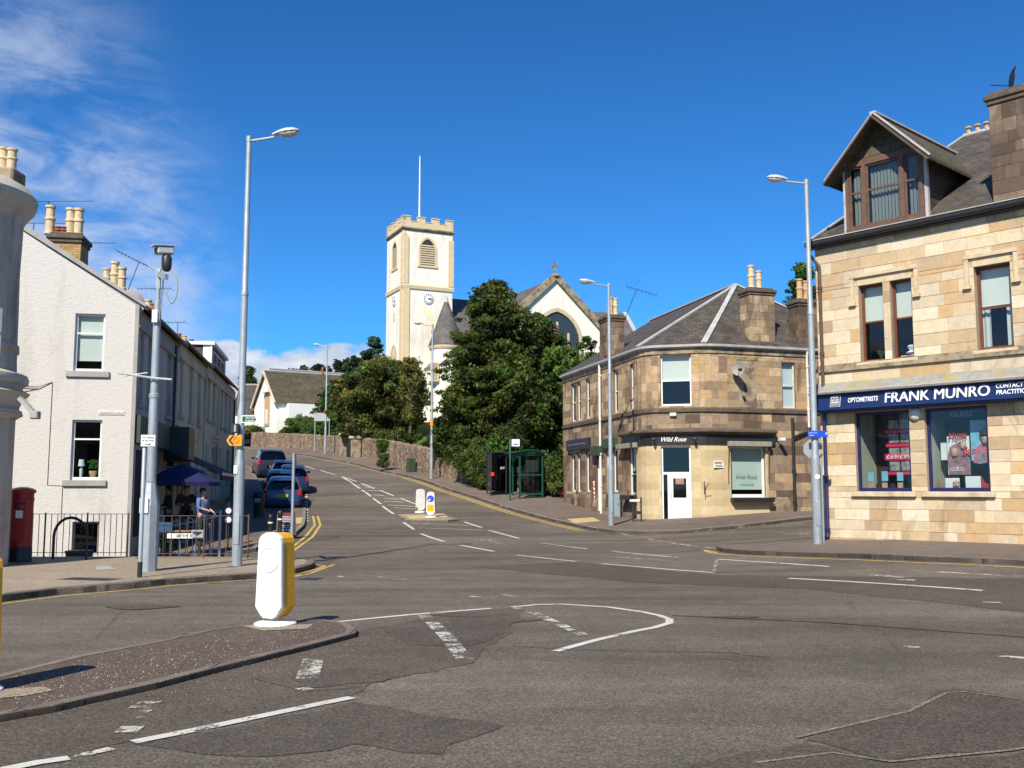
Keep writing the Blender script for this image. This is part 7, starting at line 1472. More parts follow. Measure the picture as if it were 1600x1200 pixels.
def post(name, px, py, ytop, r_, label, mat='galv', cat='post', h=.10, D=None):
    g = G(px, py, h) if D is None else P(px, py, D); zb = gz(g.x, g.y)+h; root = empty(name, (g.x, g.y, zb), 0, label, cat); zt = P(px, ytop, g.y).z; q = MB(); q.lathe([(r_, zb-.1), (r_, zt), (r_*.6, zt+.02), (0, zt+.02)], (g.x, g.y, 0), 12); q.build('pole', M_[mat], root, smooth=True); return root, g, zb, zt
# sign post on the near pavement
root, g, zb, zt = post('sign_post', 218, 903, 681, .038, 'slim grey post with small waiting restriction plate on the near pavement', cat='sign post')
q = MB(); q.lathe([(.043, 0), (.043, .28)], (g.x, g.y, zb), 12); q.build('base_sleeve', M_['metal_dark'], root)
MS_ = Fr((g.x-.055, g.y-.05, 0), 84); q = MB(MS_); q.bbox(0, .26, -.012, 0, zt-.20, zt+.02, .004); pl = q.build('plate', M_['sign_grey'], root); q = MB(MS_); q.box(.01, .25, -.016, -.0125, zt-.185, zt+.005); q.build('plate_face', M_['sign_white'], pl)
text(MS_, 'No waiting', .13, zt-.045, .030, M_['paint_black'], pl, y=-.017, align='CENTER', width=.20, depth=.002, bold=.01); text(MS_, 'at any time', .13, zt-.10, .030, M_['paint_black'], pl, y=-.017, align='CENTER', width=.20, depth=.002, bold=.01); q = MB(MS_); q.beam((.08, -.018, zt-.155), (.15, -.018, zt-.155), .004, .01); q.prism([(.15, zt-.175), (.18, zt-.155), (.15, zt-.135)], -.02, -.017); q.build('arrow', M_['paint_black'], pl)
# CCTV mast
g = G(233, 893, .1); zb = g.z; D = g.y; cx = g.x; cc = empty('camera_mast', (cx, D, zb), 0, 'grey steel mast with wide base cabinet and security camera on top', 'camera mast'); ztc = P(240, 752, D).z; zt = P(240, 470, D).z; wB = (P(246, 800, D).x-P(222, 800, D).x)/2
q = MB(); c = (P(234, 800, D).x, D, 0); s_ = wB*1.18
q.lathe([(s_, zb-.1), (s_, ztc-.45), (s_*.55, ztc-.02), (.105, ztc)], c, 8, R(22.5), R(382.5)); q.build('base_cabinet', M_['galv'], cc)
q = MB(); q.lathe([(.095, ztc-.1), (.085, ztc+1.6), (.098, ztc+1.61), (.098, ztc+1.68), (.078, ztc+1.7), (.07, zt)], (c[0], D, 0), 14); q.build('pole', M_['galv'], cc, smooth=True); cx = c[0]
z1 = P(250, 424, D).z; q = MB(); q.lathe([(.035, zt), (.035, z1)], (cx, D, 0), 10); q.box(cx-.035, cx+.035, D-.03, D+.03, z1-.35, z1+.05); q.beam((cx, D, z1-.05), (cx+.42, D-.75, z1-.28), .07, .10); q.build('bracket', M_['galv'], cc)
e = Vector((cx+.40, D-.72, z1-.2)); q = MB(); q.lathe([(.05, .04), (.085, .08), (.095, .16), (.095, .30), (.06, .36)], e, 14); cp_ = q.build('camera_housing', M_['metal_dark'], cc, smooth=True)
Mh = Matrix.Translation(e+Vector((-.03, 0, .34))) @ Matrix.Rotation(R(-52), 4, 'Z') @ Matrix.Rotation(R(6), 4, 'X'); q = MB(Mh); q.bbox(-.10, .10, -.17, .15, .02, .17, .025); q.box(-.12, .12, -.24, .18, .175, .195); q.build('camera_housing', M_['galv_pale'], cc); q = MB(Mh); q.box(-.08, .08, -.175, -.171, .035, .15); q.build('lens_window', M_['metal_dark'], cc)
q = MB(); pts = [e+Vector((.05, 0, .05))+Vector((.12*math.sin(t)+.05, 0, -.32*(1-math.cos(t)))) for t in [i*math.pi/8 for i in range(9)]]+[e+Vector((0, 0, -.35))]; q.tube(pts, .014, 6); q.tube([(cx+.05, D-.05, zt-.5), (cx+.16, D-.2, zt+.2), (cx+.3, D-.6, z1-.25)], .012, 6); q.build('cable', M_['slab_grey'], cc, smooth=True)
q = MB(); zc = P(237, 590, D).z; q.tube([(cx-.62, D-.25, zc+.06), (cx, D-.12, zc-.02), (cx+.40, D-.2, zc-.06)], .020, 6); q.tube([(cx-.55, D-.1, zc+.02), (cx-.1, D-.12, zc+.08)], .012, 5); q.build('anti_climb_bracket', M_['galv_pale'], cc); q = MB(); q.box(cx-.06, cx+.05, D-.13, D-.10, zt-.45, zt-.2, bev=.006); q.build('label_plate', M_['sign_white'], cc)
q = MB(); q.box(c[0]-.13, c[0]+.03, D-s_-.02, D-s_*.93, P(230, 801, D).z, P(230, 778, D).z); q.build('notice', M_['skin_print' if False else 'sign_white'], cc)
# bare post on the café build-out
root, g, zb, zt = post('sign_post', 456, 843, 709, .045, 'bare galvanised post standing beside the café blackboard', cat='sign post'); q = MB(); q.box(g.x-.012, g.x+.012, g.y-.02, g.y+.3, zt-.32, zt-.01); q.build('plate', M_['sign_grey'], root)
# orange diversion sign and the others clamped to the near lamp
def onlamp(px0, py0, px1, py1, D): a = P(px0, (py0+py1)/2, D).x; b = P(px1, (py0+py1)/2, D).x; return a, b, P(px0, py1, D).z, P(px0, py0, D).z
Dl = LPx.y-.14; a, b, z0, z1 = onlamp(354, 679, 378, 697, Dl); sg = empty('diversion_sign', (a, Dl, z0), 0, 'orange diversion sign with black chevron pointing left on the lamp post', 'road sign'); m = (z0+z1)/2; w_ = b-a
q = MB(); q.prism([(a, m), (a+.06, z0+.01), (b-.02, z0), (b, z0+.02), (b, z1-.02), (b-.02, z1), (a+.06, z1-.01)], Dl-.006, Dl, 'y'); q.build('sign_plate', M_['orange_sign'], sg)
q = MB(); y_ = Dl-.008
for p0, p1 in (((a+.14, z1-.03), (a+.06, m)), ((a+.06, m), (a+.14, z0+.03))): q.beam((p0[0], y_, p0[1]), (p1[0], y_, p1[1]), .004, .035, up=(0, 0, 1) if False else (1, 0, 0))
cxx = b-.115; 
for k in range(4): t0, t1 = math.pi*k/2, math.pi*(k+1)/2; q.beam((cxx+.065*math.cos(t0), y_, m+.065*math.sin(t0)), (cxx+.065*math.cos(t1), y_, m+.065*math.sin(t1)), .004, .016, up=(0, 1, 0))
q.build('symbol', M_['paint_black'], sg)
a, b, z0, z1 = onlamp(377, 649, 403, 660.5, Dl); sg = empty('direction_sign', (a, Dl, z0), 0, 'green direction sign with pointed right end on the lamp post', 'road sign'); m = (z0+z1)/2
q = MB(); q.prism([(a, z0), (b-.05, z0), (b, m), (b-.05, z1), (a, z1)], Dl-.006, Dl, 'y'); q.build('sign_plate', M_['sign_white'], sg); q = MB(); q.prism([(a+.02, z0+.02), (b-.06, z0+.02), (b-.03, m), (b-.06, z1-.02), (a+.02, z1-.02)], Dl-.009, Dl-.006, 'y'); q.build('sign_face', M_['green_sign'], sg)
MT_ = Fr((a, Dl-.009, 0), 90); text(MT_, 'Glen Moss', .09, m+.008, .036, M_['sign_white'], sg, y=-.001, width=.20, bold=.01, depth=.002); text(MT_, 'Langbank', .09, m-.045, .036, M_['sign_white'], sg, y=-.001, width=.18, bold=.01, depth=.002)
a, b, z0, z1 = onlamp(362, 662, 374, 677, Dl+.02); sg = empty('junction_box', (a, Dl, z0), 0, 'small dark control box above the orange sign on the lamp post', 'box'); q = MB(); q.bbox(a, b, Dl-.06, Dl+.10, z0, z1, .01); q.build('box', M_['metal_dark'], sg); q = MB(); q.box(a+.07, a+.11, Dl-.065, Dl-.061, z0+.03, z1-.03); q.build('label', M_['sign_grey'], sg)
a, b, z0, z1 = onlamp(371, 664, 381, 677, Dl+.3); sg = empty('round_sign', (b, Dl+.3, z0), 0, 'pale back of a round road sign behind the lamp post', 'road sign'); q = MB(Matrix.Translation(((a+b)/2, Dl+.28, (z0+z1)/2)) @ Matrix.Rotation(R(90), 4, 'X')); q.lathe([(.10, 0), (.10, .006)], (0, 0, 0), 20); q.build('disc', M_['sign_grey'], sg)
q = MB(Matrix.Translation(((a+b)/2, Dl+.272, (z0+z1)/2)) @ Matrix.Rotation(R(90), 4, 'X')); q.lathe([(.098, 0), (.098, .003)], (0, 0, 0), 20); q.build('rim', M_['print_pink'], sg)
a, b, z0, z1 = onlamp(365, 727, 371, 740, Dl+.02); sg = empty('notice', (a, Dl, z0), 0, 'small white notice stuck on the lamp post', 'notice'); q = MB(); q.box(a, b, Dl+.02, Dl+.025, z0, z1); q.build('sheet', M_['sign_white'], sg)
# blue finger sign and back of an octagonal sign by the optician's lamp
Dr = g2_.y-.13; a, b, z0, z1 = onlamp(1262, 673, 1293, 683, Dr); sg = empty('direction_sign', (a, Dr, z0), 0, 'blue finger sign on the lamp in front of the optician building', 'road sign'); q = MB(); q.bbox(a, b, Dr-.02, Dr, z0, z1, .004); q.build('sign_plate', M_['blue_sign'], sg); MT_ = Fr((a, Dr-.02, 0), 90)
text(MT_, 'P', .44, z0+.05, .07, M_['sign_white'], sg, y=-.001, width=.05, depth=.002); text(MT_, 'Free Car', .03, (z0+z1)/2+.012, .032, M_['sign_white'], sg, y=-.001, width=.2, depth=.002); text(MT_, 'Park', .03, z0+.03, .032, M_['sign_white'], sg, y=-.001, width=.12, depth=.002)
Dr2 = g2_.y+.16; a, b, z0, z1 = onlamp(1255, 685, 1285, 718, Dr2); sg = empty('octagonal_sign', ((a+b)/2, Dr2, gz(a, Dr2)+.1), 0, 'grey back of an eight sided road sign on its own post behind the lamp', 'road sign'); rr_ = (b-a)/2*1.06
q = MB(Matrix.Translation(((a+b)/2, Dr2, (z0+z1)/2)) @ Matrix.Rotation(R(90), 4, 'X')); q.lathe([(rr_, 0), (rr_, .01)], (0, 0, 0), 8, R(22.5), R(382.5)); q.build('sign_plate', M_['sign_grey'], sg); q = MB(); xx = P(1284, 780, Dr2+.1).x; q.lathe([(.04, gz(xx, Dr2)), (.04, z1)], (xx, Dr2+.09, 0), 10); q.box(a+.1, xx+.02, Dr2+.015, Dr2+.045, (z0+z1)/2-.02, (z0+z1)/2+.02); q.build('pole', M_['galv'], sg); q = MB(); q.box((a+b)/2-.05, (a+b)/2+.03, Dr2-.018, Dr2-.012, z0+.1, z0+.17); q.build('label', M_['sign_white'], sg)
q = MB(); c = P(1277, 745, g2_.y-.11); sg = empty('route_disc', (c.x, c.y, c.z), 0, 'small round white disc stuck to the optician lamp post', 'sign'); q = MB(Matrix.Translation(c) @ Matrix.Rotation(R(90), 4, 'X')); q.lathe([(.065, 0), (.065, .008)], (0, 0, 0), 18); q.build('disc', M_['sign_white'], sg)
# big road sign seen from behind on two posts
g = G(492, 706, .1); D = g.y; a, b = P(491, 650, D).x, P(516, 650, D).x; z0, z1 = P(500, 658, D).z, P(500, 645, D).z; sg = empty('road_sign', (a, D, g.z), 0, 'grey back of a wide road sign on two posts by the far lamp', 'road sign'); q = MB(); q.box(a, b, D-.05, D-.02, z0, z1, bev=.01); q.build('sign_plate', M_['sign_grey'], sg)
for x_ in (a+.08, b-.06): q = MB(); q.lathe([(.05, g.z-.3), (.05, z1)], (x_, D+.04, 0), 8); q.build('pole', M_['galv'], sg)
# ============================================================ keep left bollards
def bollard(px, py, az, label, kind, h=1.06, hoff=.10, D=None, dim=1.0):
    g = G(px, py, hoff); M = Fr((g.x, g.y, g.z), az); root = empty('traffic_bollard', None, label=label, cat='bollard', group='illuminated traffic bollards', M=M); w_ = .185*dim; d = .10*dim
    def prof(e=0): 
        P0 = [(-.07, .09), (.07, .09), (w_-.06-e, .14+e), (w_-e, .22), (w_-.025-e, h-.13)]; n = 8
        top = [((w_-.025-e)*math.cos(math.pi*k/n), h-.13+(.12-e)*math.sin(math.pi*k/n)**.8) for k in range(1, n)]; return P0+top+[(-(w_-.025-e), h-.13), (-w_+e, .22), (-(w_-.06)+e, .14+e)]
    q = MB(M); q.prism(prof(.006), -d+.02, d+.03); q.build('body', M_['amber' if kind != 'back' else 'white_plastic'], root)
    q = MB(M); q.prism(prof(), -d-.045, -d+.02); q.prism(prof(-.004), -d-.030, -d-.012); sh = q.build('front_shell', M_['white_plastic'], root)
    q = MB(M); q.lathe([(.25, -.04), (.25, .02), (.225, .035), (.11, .055), (.065, .08), (.06, .11), (.09, .15)], (0, 0, 0), 4 if False else 26); 
    base = q.build('base', M_['white_plastic'], root, smooth=True)
    base.scale = (1, 1, 1)
    zc = h*.70
    for rr0, rr1, y_, m_ in ((.135, .125, -d-.045, 'white_plastic'),):
        q = MB(M @ Matrix.Translation((0, y_, zc)) @ Matrix.Rotation(R(90), 4, 'X')); q.lathe([(.150, 0), (.148, .006), (.140, .010), (.134, .006), (.130, .002), (0, .002)], (0, 0, 0), 28); 
        if kind == 'plain': q.build('roundel', M_[m_], sh, smooth=True)
    if kind == 'arrow':
        q = MB(M @ Matrix.Translation((0, -d-.045, zc+.02)) @ Matrix.Rotation(R(90), 4, 'X')); q.lathe([(.15, 0), (.15, .005), (0, .005)], (0, 0, 0), 26); dsc = q.build('roundel', M_['blue_sign'], sh)
        q = MB(M @ Matrix.Translation((0, -d-.052, zc+.02))); q.beam((.07, 0, .07), (-.04, 0, -.04), .004, .035, up=(0, 1, 0)); q.prism([(-.085, -.085), (.015, -.075), (-.075, .015)], -.004, 0); q.build('arrow', M_['sign_white'], dsc)
        q = MB(M); q.prism([(-.125, .24), (.125, .24), (.145, .30), (.14, h*.5), (-.14, h*.5), (-.145, .30)], -d-.05, -d-.044); q.build('reflective_panel', M_['amber'], sh)
    return root
bollard(430, 976, 114, 'white plastic traffic bollard with amber side on the tip of the near island', 'plain', 1.10, .055)
bollard(-50, 1082, 112, 'near traffic bollard half cut off by the left edge of the photo', 'plain', 1.10, .055)
bollard(656.5, 800, 62, 'left cream traffic bollard on the far island seen from behind', 'back', 1.05, .08); bollard(673.5, 808, 96, 'right traffic bollard on the far island with blue arrow disc and yellow panel', 'arrow', 1.08, .08)
# ============================================================ pillar box, railings, hoop, bins
g = P(34, 800, 21.6); g.z = .11; pb = empty('pillar_box', (g.x, g.y, g.z), 0, 'red cylindrical pillar box with black base on the shaded pavement', 'post box'); hh = P(35, 761, g.y).z-g.z; r_ = .23
q = MB(); q.lathe([(r_*1.06, -.05), (r_*1.06, .28), (r_*1.0, .32)], g, 28); q.build('base', M_['paint_black'], pb, smooth=True)
q = MB(); q.lathe([(r_, .32), (r_, hh-.30), (r_*1.05, hh-.29), (r_*1.05, hh-.25), (r_, hh-.24), (r_, hh-.14)], g, 28); bd = q.build('body', M_['pillar_red'], pb, smooth=True); q = MB(); q.lathe([(r_, hh-.14), (r_*1.14, hh-.125), (r_*1.18, hh-.10), (r_*1.16, hh-.07), (r_*.9, hh-.03), (r_*.4, hh), (0, hh+.005)], g, 28); q.build('cap', M_['pillar_red'], pb, smooth=True)
Mp = Matrix.Translation(g) @ Matrix.Rotation(R(15), 4, 'Z'); q = MB(Mp); q.box(-.13, .13, -r_-.012, -r_+.04, .42, hh-.46, bev=.01); dr_ = q.build('door', M_['pillar_red'], pb); q = MB(Mp); q.box(-.11, .11, -r_-.018, -r_+.02, hh-.38, hh-.335); q.build('aperture', M_['paint_black'], bd); q = MB(Mp); q.box(-.07, .07, -r_-.017, -r_-.012, hh-.66, hh-.50); q.build('collection_plate', M_['sign_white'], dr_)
def railing(pts, h, step, label, mat, bow=False, br=.009, pr=.02, low=.10, toprail=True, base=.11, posts=()):
    pts = [V2(p) for p in pts]; P3 = resample(pts, step); z = lambda p: gz(p.x, p.y)+base; a = P3[0]; root = empty('railing', (a.x, a.y, z(a)), 0, label, 'railing')
    q = MB(); 
    for p_, s_ in zip(P3[:-1], P3[1:]):
        for hz in ([h] if not bow else [h-.12])+[low]: q.beam((p_.x, p_.y, z(p_)+hz), (s_.x, s_.y, z(s_)+hz), .035, .012 if not bow else .03)
    q.build('rails', M_[mat], root); q = MB()
    for i, p_ in enumerate(P3):
        if bow:
            if i % 2 == 0 and i+1 < len(P3):
                s_ = P3[i+1]; m_ = (p_+s_)/2; rd = (s_-p_)/2; pts_ = [Vector((p_.x, p_.y, z(p_)+.02)), Vector((p_.x, p_.y, z(p_)+h-rd.length))]+[Vector((m_.x-rd.x*math.cos(t), m_.y-rd.y*math.cos(t), z(m_)+h-rd.length+rd.length*math.sin(t))) for t in [math.pi*k/6 for k in range(1, 6)]]+[Vector((s_.x, s_.y, z(s_)+h-rd.length)), Vector((s_.x, s_.y, z(s_)+.02))]; q.tube(pts_, br, 6)
        else: q.tube([(p_.x, p_.y, z(p_)+low-.08), (p_.x, p_.y, z(p_)+h)], br, 6)
    o = q.build('bars', M_[mat], root)
    for p_ in [P3[0], P3[-1]]+[P3[int(len(P3)*u)] for u in posts]: q = MB(); q.tube([(p_.x, p_.y, z(p_)-.2), (p_.x, p_.y, z(p_)+h+.03)], pr, 8); q.build('post', M_[mat], root)
    return root
railing([P(a, 800, 23.1) for a in (14, 110, 201)], .98, .145, 'dark spiked railing along the back of the pavement beneath the white gable', 'metal_rust', posts=(.33, .62))
railing([P(a, 800, 22.7) for a in (244, 320, 389)], .95, .20, 'rusty brown railing between the camera mast and the lamp post', 'metal_rust', posts=(.5,))
railing([P(247, 860, 26.6), P(343, 860, 26.6)], 1.12, .185, 'galvanised bow topped railing on the far side of the sunken lane', 'galv', bow=True, br=.012, pr=.028, base=.10, low=.18)
g0, g1 = P(86, 800, 22.4), P(138, 800, 22.2); g0.z = g1.z = .11; rt_ = empty('cycle_stand', g0, 0, 'black hoop cycle stand on the near pavement', 'cycle stand'); m_ = (g0+g1)/2; rx = (g1.x-g0.x)/2; hh = .92
q = MB(); q.tube([g0-Vector((0, 0, .1)), g0+Vector((0, 0, hh-rx))]+[Vector((m_.x-rx*math.cos(t), m_.y-(g1.y-g0.y)/2*math.cos(t), g0.z+hh-rx+rx*math.sin(t))) for t in [math.pi*k/10 for k in range(1, 10)]]+[g1+Vector((0, 0, hh-rx)), g1-Vector((0, 0, .1))], .032, 10); q.build('hoop', M_['paint_black'], rt_, smooth=True)
def crate(name, px, py, D, w_, d, h, mat, label, lid=True):
    c = P(px, py, D); z = gz(c.x, D); r0_ = empty(name, (c.x, D, z), R(8), label, 'recycling box'); M = WM[r0_]; q = MB(M); q.add([(-w_/2*.85, -d/2*.85, 0), (w_/2*.85, -d/2*.85, 0), (w_/2*.85, d/2*.85, 0), (-w_/2*.85, d/2*.85, 0), (-w_/2, -d/2, h), (w_/2, -d/2, h), (w_/2, d/2, h), (-w_/2, d/2, h)], [(0, 1, 5, 4), (1, 2, 6, 5), (2, 3, 7, 6), (3, 0, 4, 7), (3, 2, 1, 0)]); q.build('body', M_[mat], r0_); q = MB(M); q.bbox(-w_/2-.02, w_/2+.02, -d/2-.02, d/2+.02, h, h+.05, .015); q.build('lid', M_[mat], r0_)
crate('storage_box', 124, 868, 24.6, .55, .4, .42, 'green_box', 'dark green storage box behind the dark railing'); crate('storage_box', 66, 872, 24.8, .9, .5, .28, 'tarp_blue', 'low blue box lying behind the dark railing')
# street name plate on posts in the lane
c = P(289, 862, 24.4); D = 24.4; a, b = P(261, 837, D).x, P(317, 837, D).x; z0, z1 = P(290, 841.5, D).z, P(290, 833.5, D).z; sg = empty('street_name_sign', (a, D, gz(a, D)), 0, 'white street name sign reading SMITHY BRAE behind the rusty railing', 'street sign'); q = MB(); q.bbox(a, b, D, D+.03, z0, z1, .005); pl = q.build('name_plate', M_['sign_white'], sg)
text(Fr((a, D, 0), 90), 'SMITHY  BRAE', .22, z0+.03, .072, M_['paint_black'], pl, y=-.001, width=.52, bold=.015, depth=.003)
for x_ in (a+.08, b-.10): q = MB(); q.box(x_-.03, x_+.03, D+.031, D+.09, gz(x_, D)-.1, z1+.02); q.build('post', M_['metal_dark'], sg)
a, b = P(298, 834, D-.1).x, P(317, 834, D-.1).x; sg = empty('warning_plate', (a, D-.1, z1), 0, 'small grey plate with dark symbol overlapping the street name sign', 'sign'); q = MB(); q.bbox(a, b, D-.06, D-.03, P(300, 840, D).z, P(300, 828, D).z, .004); q.build('plate', M_['sign_grey'], sg); q = MB(); q.prism([(a+.03, P(300, 830.5, D).z), (b-.03, P(300, 830.5, D).z), (b-.03, P(300, 832, D).z), ((a+b)/2, P(300, 837, D).z), (a+.03, P(300, 832, D).z)], D-.064, D-.061); q.build('symbol', M_['metal_dark'], sg)
# white notice board + leafy planter behind railing
sg = empty('notice_board', P(256, 850, 26.3), 0, 'white two panel notice board fixed on the bow topped railing', 'notice board'); a, b = P(246, 822, 26.4).x, P(267, 822, 26.4).x
for (y0, y1, xa, xb) in ((816, 821, a, b), (822, 831, a, (a+b)/2-.015), (822, 831, (a+b)/2+.015, b)): q = MB(); q.box(xa, xb, 26.42, 26.45, P(256, y1, 26.4).z, P(256, y0, 26.4).z); q.build('panel', M_['sign_white'], sg)
c = P(254, 845, 26.9); sg = empty('planter', (c.x, 26.9, gz(c.x, 26.9)+.1), 0, 'dark trough planter with bright leaves by the bow topped railing', 'planter'); q = MB(WM[sg]); q.box(-.35, .35, -.15, .15, 0, .3, bev=.02); q.build('trough', M_['timber_dark'], sg); leaves('foliage', sg, [((c.x-.25+.12*i, 26.9, c.z-.05+.1*(i % 2)), (.16, .14, .20), 120, i) for i in range(6)], .055, G2, 'leaf', 71)
# ============================================================ café furniture and people
cg = P(283, 800, 31.0); gzc = gz(cg.x, 31)+.11; um = empty('parasol', (cg.x, 31.0, gzc), 0, 'dark blue café parasol open over the seated customers', 'parasol')
ztp = P(283, 724, 31).z; zed = P(283, 753, 31).z; Rr = 1.12; q = MB(); n = 8
for k in range(n):
    a0, a1 = 2*math.pi*k/n+.3, 2*math.pi*(k+1)/n+.3; p0 = (cg.x+Rr*math.cos(a0), 31+Rr*math.sin(a0), zed); p1 = (cg.x+Rr*math.cos(a1), 31+Rr*math.sin(a1), zed); mid = Vector(p0).lerp(Vector(p1), .5)*1.0; t = (cg.x, 31, ztp)
    i0 = Vector(t).lerp(Vector(p0), .5)+Vector((0, 0, .06)); i1 = Vector(t).lerp(Vector(p1), .5)+Vector((0, 0, .06)); q.add([t, i0, i1], [(0, 1, 2)]); q.quad(i0, p0, p1, i1); q.quad(p0, Vector(p0)-Vector((0, 0, .12)), Vector(p1)-Vector((0, 0, .12)), p1)
q.build('canopy', M_['umbrella_blue'], um); q = MB(); q.tube([(cg.x, 31, gzc), (cg.x, 31, ztp+.05)], .022, 8); q.build('pole', M_['metal_dark'], um); q = MB(); q.lathe([(.25, 0), (.25, .06), (.05, .1), (.04, .3)], (cg.x, 31, gzc), 16); q.build('base', M_['slab_grey'], um)
def table(px, D, label):
    c = P(px, 800, D); z = gz(c.x, D)+.11; r0_ = empty('café_table'.replace('é', 'e'), (c.x, D, z), 0, label, 'table', 'cafe tables outside the terrace'); M = WM[r0_]; q = MB(M); q.bbox(-.35, .35, -.35, .35, .70, .735, .01); q.build('table_top', M_['wood'], r0_)
    for sx_, sy_ in ((-1, -1), (1, -1), (1, 1), (-1, 1)): q = MB(M); q.tube([(sx_*.3, sy_*.3, 0), (sx_*.28, sy_*.28, .70)], .014, 6); q.build('leg', M_['galv'], r0_)
table(292, 28.9, 'wooden café table closest to the bow topped railing'); table(285, 31.8, 'café table beneath the blue parasol')
def chair(px, D, rz, label):
    c = P(px, 800, D); z = gz(c.x, D)+.11; r0_ = empty('cafe_chair', (c.x, D, z), R(rz), label, 'chair', 'cafe chairs outside the terrace'); M = WM[r0_]; q = MB(M); q.bbox(-.2, .2, -.2, .2, .44, .47, .008); q.build('seat', M_['wood'], r0_); q = MB(M)
    for k in range(3): q.box(-.19, .19, .185, .2, .58+k*.11, .64+k*.11)
    q.build('backrest', M_['wood'], r0_)
    for sx_, sy_, h in ((-1, -1, .44), (1, -1, .44), (1, 1, .90), (-1, 1, .90)): q = MB(M); q.tube([(sx_*.2, sy_*.2, 0), (sx_*.185, sy_*.185, h)], .012, 6); q.build('leg', M_['galv'], r0_)
chair(268, 28.7, 60, 'wooden café chair left of the nearest table'); chair(318, 28.8, -70, 'tilted wooden café chair right of the nearest table'); chair(300, 32.2, -60, 'wooden café chair under the right of the blue parasol')
def person(px, D, face, pose, cloth, trou, label, h=1.74, base=.11, hairm='hair'):
    c = P(px, 800, D); z = gz(c.x, D)+base; root = empty('person', (c.x, D, z), R(face), label, 'person'); s_ = h/1.74
    if pose == 'stand': J = {'pel': (0, 0, .95), 'ch': (0, .0, 1.25), 'nk': (0, .01, 1.46), 'hd': (0, -.02, 1.60), 'ht': (0, -.01, 1.71), 'hipL': (-.1, 0, .90), 'kL': (-.11, -.03, .5), 'aL': (-.12, .02, .09), 'fL': (-.13, -.14, .04), 'hipR': (.1, 0, .90), 'kR': (.12, -.02, .5), 'aR': (.13, .03, .09), 'fR': (.15, -.13, .04), 'sL': (-.19, 0, 1.42), 'eL': (-.25, -.04, 1.14), 'wL': (-.16, -.26, 1.08), 'sR': (.19, 0, 1.42), 'eR': (.26, .0, 1.14), 'wR': (.22, -.22, 1.02)}
    else: J = {'pel': (0, 0, .52), 'ch': (0, -.08, .82), 'nk': (0, -.16, 1.02), 'hd': (0, -.22, 1.15), 'ht': (0, -.21, 1.26), 'hipL': (-.1, 0, .50), 'kL': (-.13, -.44, .50), 'aL': (-.13, -.42, .09), 'fL': (-.13, -.58, .04), 'hipR': (.1, 0, .50), 'kR': (.13, -.44, .50), 'aR': (.13, -.40, .09), 'fR': (.14, -.57, .04), 'sL': (-.19, -.12, .98), 'eL': (-.26, -.24, .76), 'wL': (-.15, -.44, .74), 'sR': (.19, -.12, .98), 'eR': (.26, -.24, .76), 'wR': (.15, -.44, .74)}
    def skin(name, chain, rad, mat, parent):
        names = list(rad); me = bpy.data.meshes.new('t'); me.from_pydata([Vector(J[k])*s_ if k in J else Vector(k) for k in names], [(names.index(a), names.index(b)) for a, b in chain], []); o = bpy.data.objects.new('t', me); COL.objects.link(o); o.modifiers.new('s', 'SKIN'); o.modifiers.new('u', 'SUBSURF').levels = 1
        for i, k in enumerate(names): me.skin_vertices[0].data[i].radius = (rad[k]*s_,)*2 if not isinstance(rad[k], tuple) else (rad[k][0]*s_, rad[k][1]*s_); me.skin_vertices[0].data[i].use_root = (i == 0)
        bpy.context.view_layer.update(); m2 = bpy.data.meshes.new_from_object(o.evaluated_get(bpy.context.evaluated_depsgraph_get())); bpy.data.objects.remove(o); bpy.data.meshes.remove(me)
        m2.materials.clear(); m2.materials.append(M_[mat]); m2.polygons.foreach_set('use_smooth', [True]*len(m2.polygons)); m2.name = name; ob = bpy.data.objects.new(name, m2); COL.objects.link(ob); ob.parent = parent; WM[ob] = WM[parent]; return ob
    hand = {}
    for sd, sx_ in (('L', -1), ('R', 1)):
        w_ = Vector(J['w'+sd]); e_ = Vector(J['e'+sd]); d = (w_-e_).normalized(); pm_ = w_+d*.07; J['p'+sd] = tuple(pm_); 
        for k in range(4): J['f%d%s' % (k, sd)] = tuple(pm_+d*(.055+.012*(1.5-abs(k-1.5)))+Vector((sx_*(-.03+.02*k), 0, -.03)))
        J['t'+sd] = tuple(w_+d*.06+Vector((-sx_*.045, -.01, .01)))
    rad = {'pel': .13, 'ch': .135, 'nk': .055, 'hd': .085, 'ht': .07, 'hipL': .085, 'kL': .055, 'aL': .04, 'fL': .035, 'hipR': .085, 'kR': .055, 'aR': .04, 'fR': .035, 'sL': .055, 'eL': .042, 'wL': .028, 'sR': .055, 'eR': .042, 'wR': .028}
    ch_ = [('pel', 'ch'), ('ch', 'nk'), ('nk', 'hd'), ('hd', 'ht'), ('pel', 'hipL'), ('hipL', 'kL'), ('kL', 'aL'), ('aL', 'fL'), ('pel', 'hipR'), ('hipR', 'kR'), ('kR', 'aR'), ('aR', 'fR'), ('ch', 'sL'), ('sL', 'eL'), ('eL', 'wL'), ('ch', 'sR'), ('sR', 'eR'), ('eR', 'wR')]
    for sd in 'LR':
        rad['p'+sd] = .028; ch_.append(('w'+sd, 'p'+sd)); rad['t'+sd] = .010; ch_.append(('p'+sd, 't'+sd))
        for k in range(4): rad['f%d%s' % (k, sd)] = .009; ch_.append(('p'+sd, 'f%d%s' % (k, sd)))
    body = skin('body', ch_, rad, 'skin', root)
    for a_, b_ in (('sL', 'm1'), ('sR', 'm2')): pass
    J['eL2'] = tuple(Vector(J['eL']).lerp(Vector(J['wL']), .5)); J['eR2'] = tuple(Vector(J['eR']).lerp(Vector(J['wR']), .5)); J['nk0'] = tuple(Vector(J['nk']).lerp(Vector(J['ch']), .25)); J['pe2'] = tuple(Vector(J['pel'])+Vector((0, 0, -.04)))
